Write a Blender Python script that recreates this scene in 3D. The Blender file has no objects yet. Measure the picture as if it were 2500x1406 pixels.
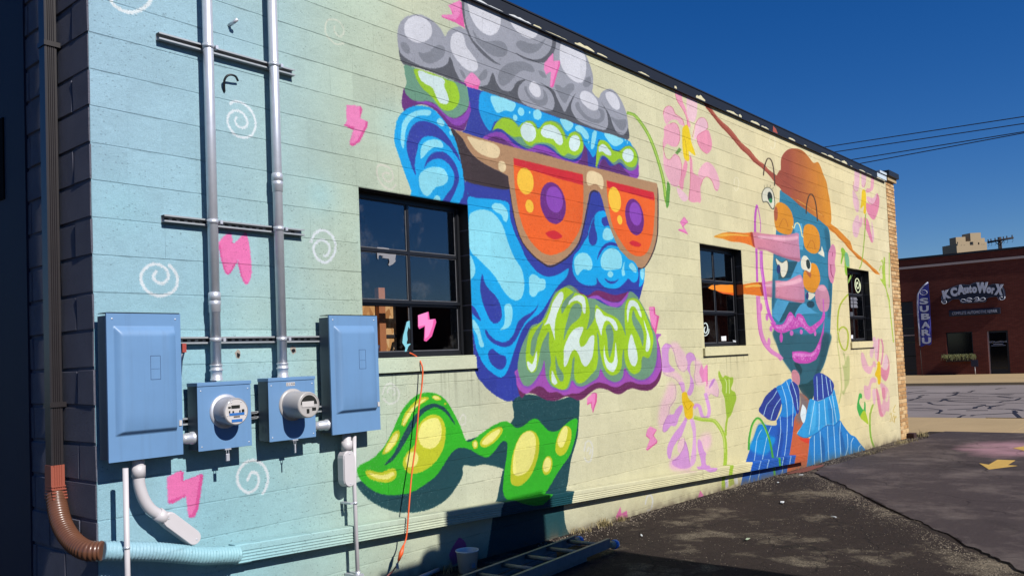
import bpy, bmesh, math, random
import numpy as np
from mathutils import Vector, Matrix
random.seed(11)
R = math.radians
S = bpy.context.scene
COL = S.collection
# ------------------------------------------------------------------ camera
CAM_POS = (-1.9915, -4.6028, 1.65)
CAM_RIGHT = (0.644114, -0.76384, -0.040802)
CAM_DOWN = (0.007302, 0.059478, -0.998203)
CAM_FWD = (0.764894, 0.642659, 0.043888)
CAM_LENS = 29.4849
CAM_SHIFT = 0.03221
cam = bpy.data.objects.new('camera', bpy.data.cameras.new('camera')); COL.objects.link(cam)
r_, d_, f_ = Vector(CAM_RIGHT), Vector(CAM_DOWN), Vector(CAM_FWD)
cam.matrix_world = Matrix(((r_.x, -d_.x, -f_.x, CAM_POS[0]), (r_.y, -d_.y, -f_.y, CAM_POS[1]), (r_.z, -d_.z, -f_.z, CAM_POS[2]), (0, 0, 0, 1)))
cam.data.sensor_width = 36; cam.data.lens = CAM_LENS; cam.data.shift_y = CAM_SHIFT
cam.data.clip_start = .05; cam.data.clip_end = 3000
S.camera = cam
# ------------------------------------------------------------------ sky, sun, exposure
SUN = Vector((.042, .78, -.625)).normalized()          # direction the light travels
world = bpy.data.worlds.new('World'); S.world = world; world.use_nodes = True
nt = world.node_tree; nt.nodes.clear()
sky = nt.nodes.new('ShaderNodeTexSky'); sky.sky_type = 'NISHITA'; sky.sun_disc = False
sky.sun_elevation = math.asin(-SUN.z); sky.sun_rotation = math.pi; sky.altitude = 0; sky.air_density = 1; sky.dust_density = 0; sky.ozone_density = 8
bg = nt.nodes.new('ShaderNodeBackground'); bg.inputs['Strength'].default_value = .062
hs = nt.nodes.new('ShaderNodeHueSaturation'); hs.inputs['Saturation'].default_value = 1.24; hs.inputs['Hue'].default_value = .512
wo = nt.nodes.new('ShaderNodeOutputWorld'); nt.links.new(sky.outputs[0], hs.inputs['Color']); nt.links.new(hs.outputs[0], bg.inputs[0]); nt.links.new(bg.outputs[0], wo.inputs[0])
sl = bpy.data.lights.new('sun', 'SUN'); sl.energy = 5; sl.angle = R(.53); sl.color = (1, .972, .92)
so = bpy.data.objects.new('sun', sl); COL.objects.link(so); so.rotation_euler = SUN.to_track_quat('-Z', 'Y').to_euler(); so.location = (0, -20, 20)
S.view_settings.view_transform = 'Standard'; S.view_settings.look = 'None'; S.view_settings.gamma = 1; S.view_settings.exposure = .42
S.view_settings.use_curve_mapping = False
S.cycles.max_bounces = 6; S.cycles.transparent_max_bounces = 12
# ------------------------------------------------------------------ measured data (metres; wall plane is Y = 0)
DECALS = {'W1': [('painted_bolt', 'E0559C', [(2.4989, 2.0087), (2.6129, 2.0376), (2.6222, 1.9759), (2.6849, 1.9834), (2.6932, 1.9558), (2.6394, 1.8455), (2.5775, 1.805), (2.5525, 1.8121), (2.5666, 1.9243), (2.5076, 1.9018), (2.4946, 1.9207)]), ('painted_bolt', 'F487C2', [(2.4978, 2.0086), (2.6021, 2.0353), (2.6023, 1.9825), (2.6057, 1.9743), (2.6662, 1.9797), (2.6488, 1.921), (2.602, 1.8457), (2.5632, 1.8241), (2.5715, 1.9331), (2.4981, 1.9207)]), ('painted_halo', '7FC4D2', [(2.3256, 1.7979), (2.3342, 1.8475), (2.3574, 1.9038), (2.3778, 1.9571), (2.4053, 1.966), (2.4341, 1.9407), (2.4351, 1.8871), (2.4153, 1.8904), (2.3941, 1.9205), (2.3766, 1.8738), (2.3789, 1.8472), (2.3848, 1.8205), (2.3671, 1.7874), (2.4151, 1.7921), (2.3869, 1.7705), (2.3576, 1.7212), (2.3444, 1.7248), (2.3551, 1.7611)]), ('glass_hole', '050608', [(2.3925, 1.9104), (2.4212, 1.8857), (2.4176, 1.8669), (2.4266, 1.8468), (2.4225, 1.7987), (2.3867, 1.7885), (2.3693, 1.802), (2.3792, 1.8205), (2.3766, 1.8605)]), ('glass_hole', '050608', [(2.3792, 1.7639), (2.4201, 1.7867), (2.4206, 1.7232), (2.3924, 1.7204), (2.3842, 1.7372)]), ('paint_scrape', '8C8A8E', [(2.1071, 2.5075), (2.1709, 2.5099), (2.2225, 2.5073), (2.2298, 2.4974), (2.1704, 2.499), (2.1117, 2.4967)]), ('paint_scrape', '8C8A8E', [(2.1052, 2.465), (2.169, 2.4665), (2.2335, 2.464), (2.2927, 2.4666), (2.283, 2.4286), (2.287, 2.4139), (2.2576, 2.3898), (2.223, 2.3754), (2.2116, 2.3821), (2.2243, 2.4051), (2.2202, 2.4285), (2.1834, 2.4296), (2.1482, 2.4322), (2.1679, 2.4433), (2.1331, 2.4508), (2.1202, 2.445), (2.1157, 2.4155), (2.1067, 2.4271)])], 'W2': [('painted_carrot', 'EE8A18', [(7.3666, 2.4025), (7.4121, 2.4243), (7.4683, 2.4417), (7.5784, 2.4441), (7.7141, 2.4567), (7.8977, 2.461), (8.0636, 2.474), (8.145, 2.4752), (8.1239, 2.3388), (8.0469, 2.3333), (7.9305, 2.3433), (7.7694, 2.3454), (7.6583, 2.3623), (7.5712, 2.3797), (7.4406, 2.3882)]), ('painted_carrot', 'D85A14', [(7.5686, 2.3785), (7.7693, 2.3659), (7.9304, 2.364), (8.1248, 2.3673), (8.1213, 2.3386), (8.0444, 2.3331), (7.928, 2.3431), (7.7669, 2.3452), (7.6557, 2.3611)]), ('painted_spiral', 'D8E4E0', [(7.209, 1.9576), (7.217, 1.9608), (7.2279, 1.9654), (7.2379, 1.9687), (7.2427, 1.9693), (7.2486, 1.9675), (7.258, 1.9628), (7.2672, 1.9565), (7.2744, 1.9497), (7.2796, 1.9428), (7.2832, 1.935), (7.285, 1.9265), (7.2846, 1.9175), (7.2817, 1.907), (7.2764, 1.8952), (7.2695, 1.884), (7.2619, 1.875), (7.2527, 1.8678), (7.2421, 1.8618), (7.2327, 1.8582), (7.2304, 1.8575), (7.2281, 1.8587), (7.2218, 1.864), (7.2161, 1.8715), (7.2126, 1.8788), (7.2118, 1.8865), (7.2132, 1.8954), (7.2163, 1.9041), (7.2199, 1.9107), (7.2245, 1.9149), (7.2309, 1.9182), (7.238, 1.921), (7.2434, 1.9232), (7.2285, 1.9312), (7.2233, 1.929), (7.2151, 1.9257), (7.2056, 1.9207), (7.1982, 1.914), (7.1936, 1.9057), (7.1903, 1.8961), (7.1887, 1.8861), (7.1897, 1.8769), (7.1938, 1.868), (7.2006, 1.8592), (7.21, 1.8516), (7.2252, 1.8468), (7.2435, 1.8488), (7.2583, 1.8543), (7.2716, 1.8618), (7.2828, 1.8706), (7.2916, 1.8809), (7.2992, 1.8931), (7.3048, 1.9057), (7.308, 1.9173), (7.3084, 1.9276), (7.3064, 1.9373), (7.3022, 1.9462), (7.2961, 1.9545), (7.2875, 1.9624), (7.2766, 1.9699), (7.2639, 1.9762), (7.2479, 1.9801), (7.2295, 1.9786), (7.2143, 1.9738), (7.2024, 1.9688), (7.1946, 1.9657)]), ('painted_spiral', 'D8E4E0', [(7.3131, 1.9056), (7.3119, 1.8976), (7.3103, 1.8861), (7.3075, 1.874), (7.3025, 1.864), (7.2947, 1.856), (7.2845, 1.8486), (7.273, 1.8419), (7.2616, 1.8364), (7.2501, 1.832), (7.2378, 1.8286), (7.2261, 1.8262), (7.2173, 1.825), (7.2121, 1.8252), (7.207, 1.8266), (7.2017, 1.8287), (7.1973, 1.8302), (7.1855, 1.8231), (7.1896, 1.8217), (7.1962, 1.8192), (7.2061, 1.8167), (7.2188, 1.8162), (7.2319, 1.8179), (7.246, 1.8207), (7.2606, 1.8248), (7.2743, 1.83), (7.2872, 1.8362), (7.2999, 1.8436), (7.3115, 1.852), (7.3207, 1.8615), (7.3265, 1.873), (7.3295, 1.8858), (7.3311, 1.8974), (7.3323, 1.9054)]), ('paper_note', 'E8E8EA', [(7.6404, 1.8109), (7.7767, 1.8151), (7.7744, 1.7555), (7.6452, 1.7549)]), ('paper_note', 'C8CCD0', [(7.9675, 1.7618), (8.0612, 1.7535), (8.0587, 1.7326), (7.9766, 1.7388)])], 'W3': [('painted_spiral', 'E6EEC0', [(13.0332, 2.7208), (13.0424, 2.7096), (13.056, 2.6937), (13.068, 2.6755), (13.0728, 2.6569), (13.0691, 2.6362), (13.0598, 2.6128), (13.046, 2.5904), (13.029, 2.5726), (13.0075, 2.5591), (12.9817, 2.5482), (12.9573, 2.5415), (12.9426, 2.5399), (12.9277, 2.5427), (12.9069, 2.5514), (12.8866, 2.5642), (12.8696, 2.5791), (12.8554, 2.5965), (12.8439, 2.617), (12.8364, 2.6389), (12.8342, 2.6602), (12.8388, 2.6823), (12.849, 2.7057), (12.8627, 2.7274), (12.8774, 2.7444), (12.8929, 2.7559), (12.9094, 2.7635), (12.9244, 2.7676), (12.9351, 2.769), (12.9466, 2.7683), (12.963, 2.7647), (12.98, 2.758), (12.9946, 2.7489), (13.0071, 2.7363), (13.0178, 2.7202), (13.0246, 2.7027), (13.0259, 2.6859), (13.0201, 2.6683), (13.0082, 2.6494), (12.9933, 2.6322), (12.9789, 2.6199), (12.9662, 2.6134), (12.9557, 2.6106), (12.9494, 2.6101), (12.9438, 2.6109), (12.9332, 2.6164), (12.9211, 2.6271), (12.9112, 2.6398), (12.9054, 2.6517), (12.9045, 2.6631), (12.9076, 2.6754), (12.9132, 2.6868), (12.9199, 2.6954), (12.9284, 2.7015), (12.9383, 2.706), (12.9421, 2.7073), (12.9303, 2.7086), (12.9324, 2.7044), (12.9343, 2.6934), (12.9347, 2.6815), (12.9352, 2.6732), (12.976, 2.6759), (12.9756, 2.6841), (12.9751, 2.6963), (12.973, 2.7085), (12.9653, 2.7176), (12.934, 2.7198), (12.9113, 2.7143), (12.8942, 2.7067), (12.8818, 2.6977), (12.8735, 2.6871), (12.8673, 2.6746), (12.864, 2.6611), (12.8651, 2.6481), (12.8715, 2.6349), (12.8822, 2.6211), (12.896, 2.6089), (12.9133, 2.6003), (12.9393, 2.5966), (12.9691, 2.5987), (12.9951, 2.6056), (13.0152, 2.6158), (13.0321, 2.6301), (13.0481, 2.6485), (13.0607, 2.6686), (13.0671, 2.6878), (13.0658, 2.7063), (13.0584, 2.7249), (13.0471, 2.742), (13.0331, 2.7561), (13.0155, 2.7671), (12.9935, 2.7756), (12.9681, 2.7811), (12.9388, 2.7825), (12.9089, 2.7789), (12.882, 2.7715), (12.8586, 2.7607), (12.8396, 2.7467), (12.8236, 2.7282), (12.8093, 2.7055), (12.7988, 2.6813), (12.794, 2.6581), (12.7962, 2.6356), (12.804, 2.6129), (12.816, 2.5915), (12.8309, 2.5731), (12.8492, 2.5571), (12.8717, 2.5429), (12.8983, 2.532), (12.9326, 2.5265), (12.9728, 2.53), (13.009, 2.5397), (13.0411, 2.5532), (13.0669, 2.5694), (13.0859, 2.5892), (13.1006, 2.6129), (13.1103, 2.6373), (13.1142, 2.6595), (13.109, 2.6798), (13.0963, 2.6992), (13.0824, 2.7154), (13.0732, 2.7266)]), ('painted_stem', '8CAE48', [(12.4591, 2.6626), (12.4694, 2.7222), (12.6144, 2.8277), (12.7448, 2.839), (12.6093, 2.7582)]), ('louver', '7C7C84', [(12.5362, 2.4403), (12.8415, 2.4456), (12.8985, 2.3964), (12.545, 2.3896)]), ('louver', '7C7C84', [(12.5362, 2.3798), (12.8307, 2.385), (12.8881, 2.3382), (12.535, 2.3324)]), ('louver', '7C7C84', [(12.5263, 2.3227), (12.8387, 2.3274), (12.883, 2.2693), (12.5298, 2.2624)]), ('louver', '54565C', [(12.4821, 2.1906), (12.6591, 2.1898), (12.6948, 2.1283), (12.4712, 2.1279)]), ('paper_note', 'E8E8EE', [(12.4564, 1.8017), (12.555, 1.8011), (12.5446, 1.7421), (12.4461, 1.743)])]}
JAMB = [(8.0985, 0.0866, 2.4675), (8.0985, -0.0028, 2.466), (8.0985, -0.0001, 2.3392), (8.0985, 0.0895, 2.3358)]
CORD = [(2.3874, 0.11, 1.721), (2.4015, 0.085, 1.7073), (2.3909, 0.03, 1.6841), (2.3605, -0.04, 1.6459), (2.364, -0.055, 1.5813), (2.3446, -0.055, 1.4452), (2.309, -0.06, 1.3264), (2.2586, -0.07, 1.0817), (2.1879, -0.085, 0.8357), (2.1209, -0.115, 0.6052), (2.0905, -0.115, 0.4227), (2.0536, -0.12, 0.3585)]
PLUG = [(2.0537, -0.12, 0.3614), (2.0281, -0.12, 0.3122), (2.0029, -0.12, 0.2662)]
TAIL = [(1.9984, -0.125, 0.2677), (1.9779, -0.125, 0.2381), (1.9347, -0.125, 0.2051), (1.8964, -0.125, 0.1883), (1.8315, -0.125, 0.1446)]
TAR = [[(31.39, 4.41), (32.1, 4.39), (32.8, 4.08)], [(30.68, 4.2), (31.34, 3.84), (31.04, 2.83), (30.76, 1.94), (30.27, 0.84)], [(29.15, 3.43), (29.99, 3.46), (30.06, 3.31)], [(27.03, 3.2), (27.96, 3.2), (28.94, 3.29)], [(26.5, 3.08), (26.46, 2.2), (27.78, 2.3), (27.89, 2.13)], [(27.78, 2.3), (26.89, 1.95), (26.49, 1.49), (26.1, 0.56), (26.59, 0.46)], [(26.19, 2.39), (25.23, 1.99), (25.04, 1.57), (25.31, 0.72)], [(25.12, 2.7), (25.14, 2.29)], [(23.55, 2.26), (23.74, 1.85), (23.1, 1.32), (22.08, 1.15), (21.95, 1.19)], [(22.87, 2.08), (22.91, 1.35)], [(21.92, 1.1), (21.68, 0.53)], [(20.47, 0.34), (21.24, 0.41), (21.47, 0.38)], [(29.33, 2.56), (29.94, 2.49), (31.71, 2.74), (31.26, 2.8)], [(29.73, 2.4), (29.18, 1.73), (29.28, 1.05), (30.27, 0.77)], [(31.68, 2.37), (32.62, 2.42), (32.71, 2.37)], [(33.52, 1.87), (34.12, 1.81), (34.24, 1.64)], [(25.31, 0.72), (24.73, 0.48), (24.61, 0.17)], [(25.4, 0.18), (24.74, 0.35), (23.76, 0.26), (23.71, -0.01), (23.56, -0.37), (23.08, -0.65)], [(24.86, 0.65), (24.28, 0.7), (23.72, 0.66), (23.25, 1.17)], [(22.99, 0.67), (23.1, 0.17)], [(21.27, 0.19), (21.62, 0.16), (22.32, -0.52), (23.17, -0.4)], [(22.32, -0.56), (20.61, -0.97)], [(29.08, 1.01), (28.32, 0.46)], [(26.76, 0.49), (27.27, 0.23), (28.32, 0.24)], [(26.11, 0.36), (25.92, -0.22)], [(34.8, 5.29), (34.88, 4.76)]]
ARROW = [(11.135, -1.952), (11.012, -2.092), (11.693, -2.076), (11.695, -2.298), (11.07, -2.309), (11.035, -2.426), (10.474, -2.192)]
ARROW2 = [(13.489, -1.972), (13.858, -2.069), (13.989, -2.159), (13.735, -2.247), (13.356, -2.253), (13.141, -2.18)]
FX = 46.055
KC = {'top': (6.2115, 6.0288), 'band': (6.2363, 5.6006), 'signL': (6.328, 4.0166), 'signR': (3.427, 3.8884), 'sub1': (6.051, 3.0748), 'sub2': (3.6974, 2.9605), 'flagT': (6.9604, 4.7184), 'flagB': (7.5322, 1.4286), 'flagR': (7.0283, 1.4728), 'winTL': (6.2666, 2.0396), 'winBR': (5.0383, 0.8026), 'doorTL': (4.3723, 2.027), 'doorBR': (3.4478, -0.1491), 'garR': (7.7812, 3.8032), 'garB': (7.9227, -0.0634), 'garline': (8.2557, 1.9862), 'pl1': (6.4648, 0.978), 'pl2': (4.9919, 0.6335), 'plate': (4.9132, 0.3803), 'plateb': (4.905, -0.1212)}
SIGN = [(6.2765, 3.6112), (6.3674, 3.8473), (6.2479, 4.1054), (6.0299, 4.2781), (5.6777, 4.4191), (5.3335, 4.4836), (4.9992, 4.4355), (4.7268, 4.5238), (4.235, 4.4614), (4.1774, 4.3265), (3.9137, 4.3774), (3.5636, 4.2915), (3.4276, 3.8767), (3.4765, 3.5877), (3.6723, 3.5292), (3.79, 3.7221), (4.2475, 3.6838), (4.3235, 3.5042), (4.8868, 3.49), (5.4238, 3.5106), (5.5144, 3.706), (5.8547, 3.7318), (6.106, 3.5605)]
FLAG = [(6.9676, 4.7354), (7.1723, 4.587), (7.363, 4.3899), (7.5041, 4.1294), (7.5444, 3.7436), (7.5622, 3.1229), (7.5534, 2.4623), (7.5527, 1.4158), (7.2458, 1.4611), (6.9957, 1.4892), (6.9701, 2.2374), (6.9505, 3.0059), (6.9278, 3.5821), (6.9475, 4.1621), (6.9628, 4.5109)]
TOWER = [(49.4816, 29.0351), (47.5897, 29.144), (46.4147, 28.9957), (46.1823, 29.7931), (44.5049, 29.9886), (42.3211, 29.773), (41.9073, 28.5626), (46.4981, 27.5586), (42.3698, 26.8508), (40.6826, 26.8492), (49.5668, 26.4731), (45.1614, 26.0918), (45.2287, 24.9335), (39.3852, 25.5444), (39.4553, 24.339)]
POLE = [(7.5909, 8.4341), (7.5851, 9.1292), (8.3689, 8.9052), (6.6429, 9.0524), (7.8284, 8.8403), (7.3041, 8.8963)]
WIRES = [[(10.0482, 11.506), (1.2753, 11.1649)], [(9.4588, 11.1657), (1.2929, 10.8635)], [(8.5775, 10.6335), (1.3136, 10.5089)], [(8.2427, 10.3705), (1.3167, 10.4557)]]
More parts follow.
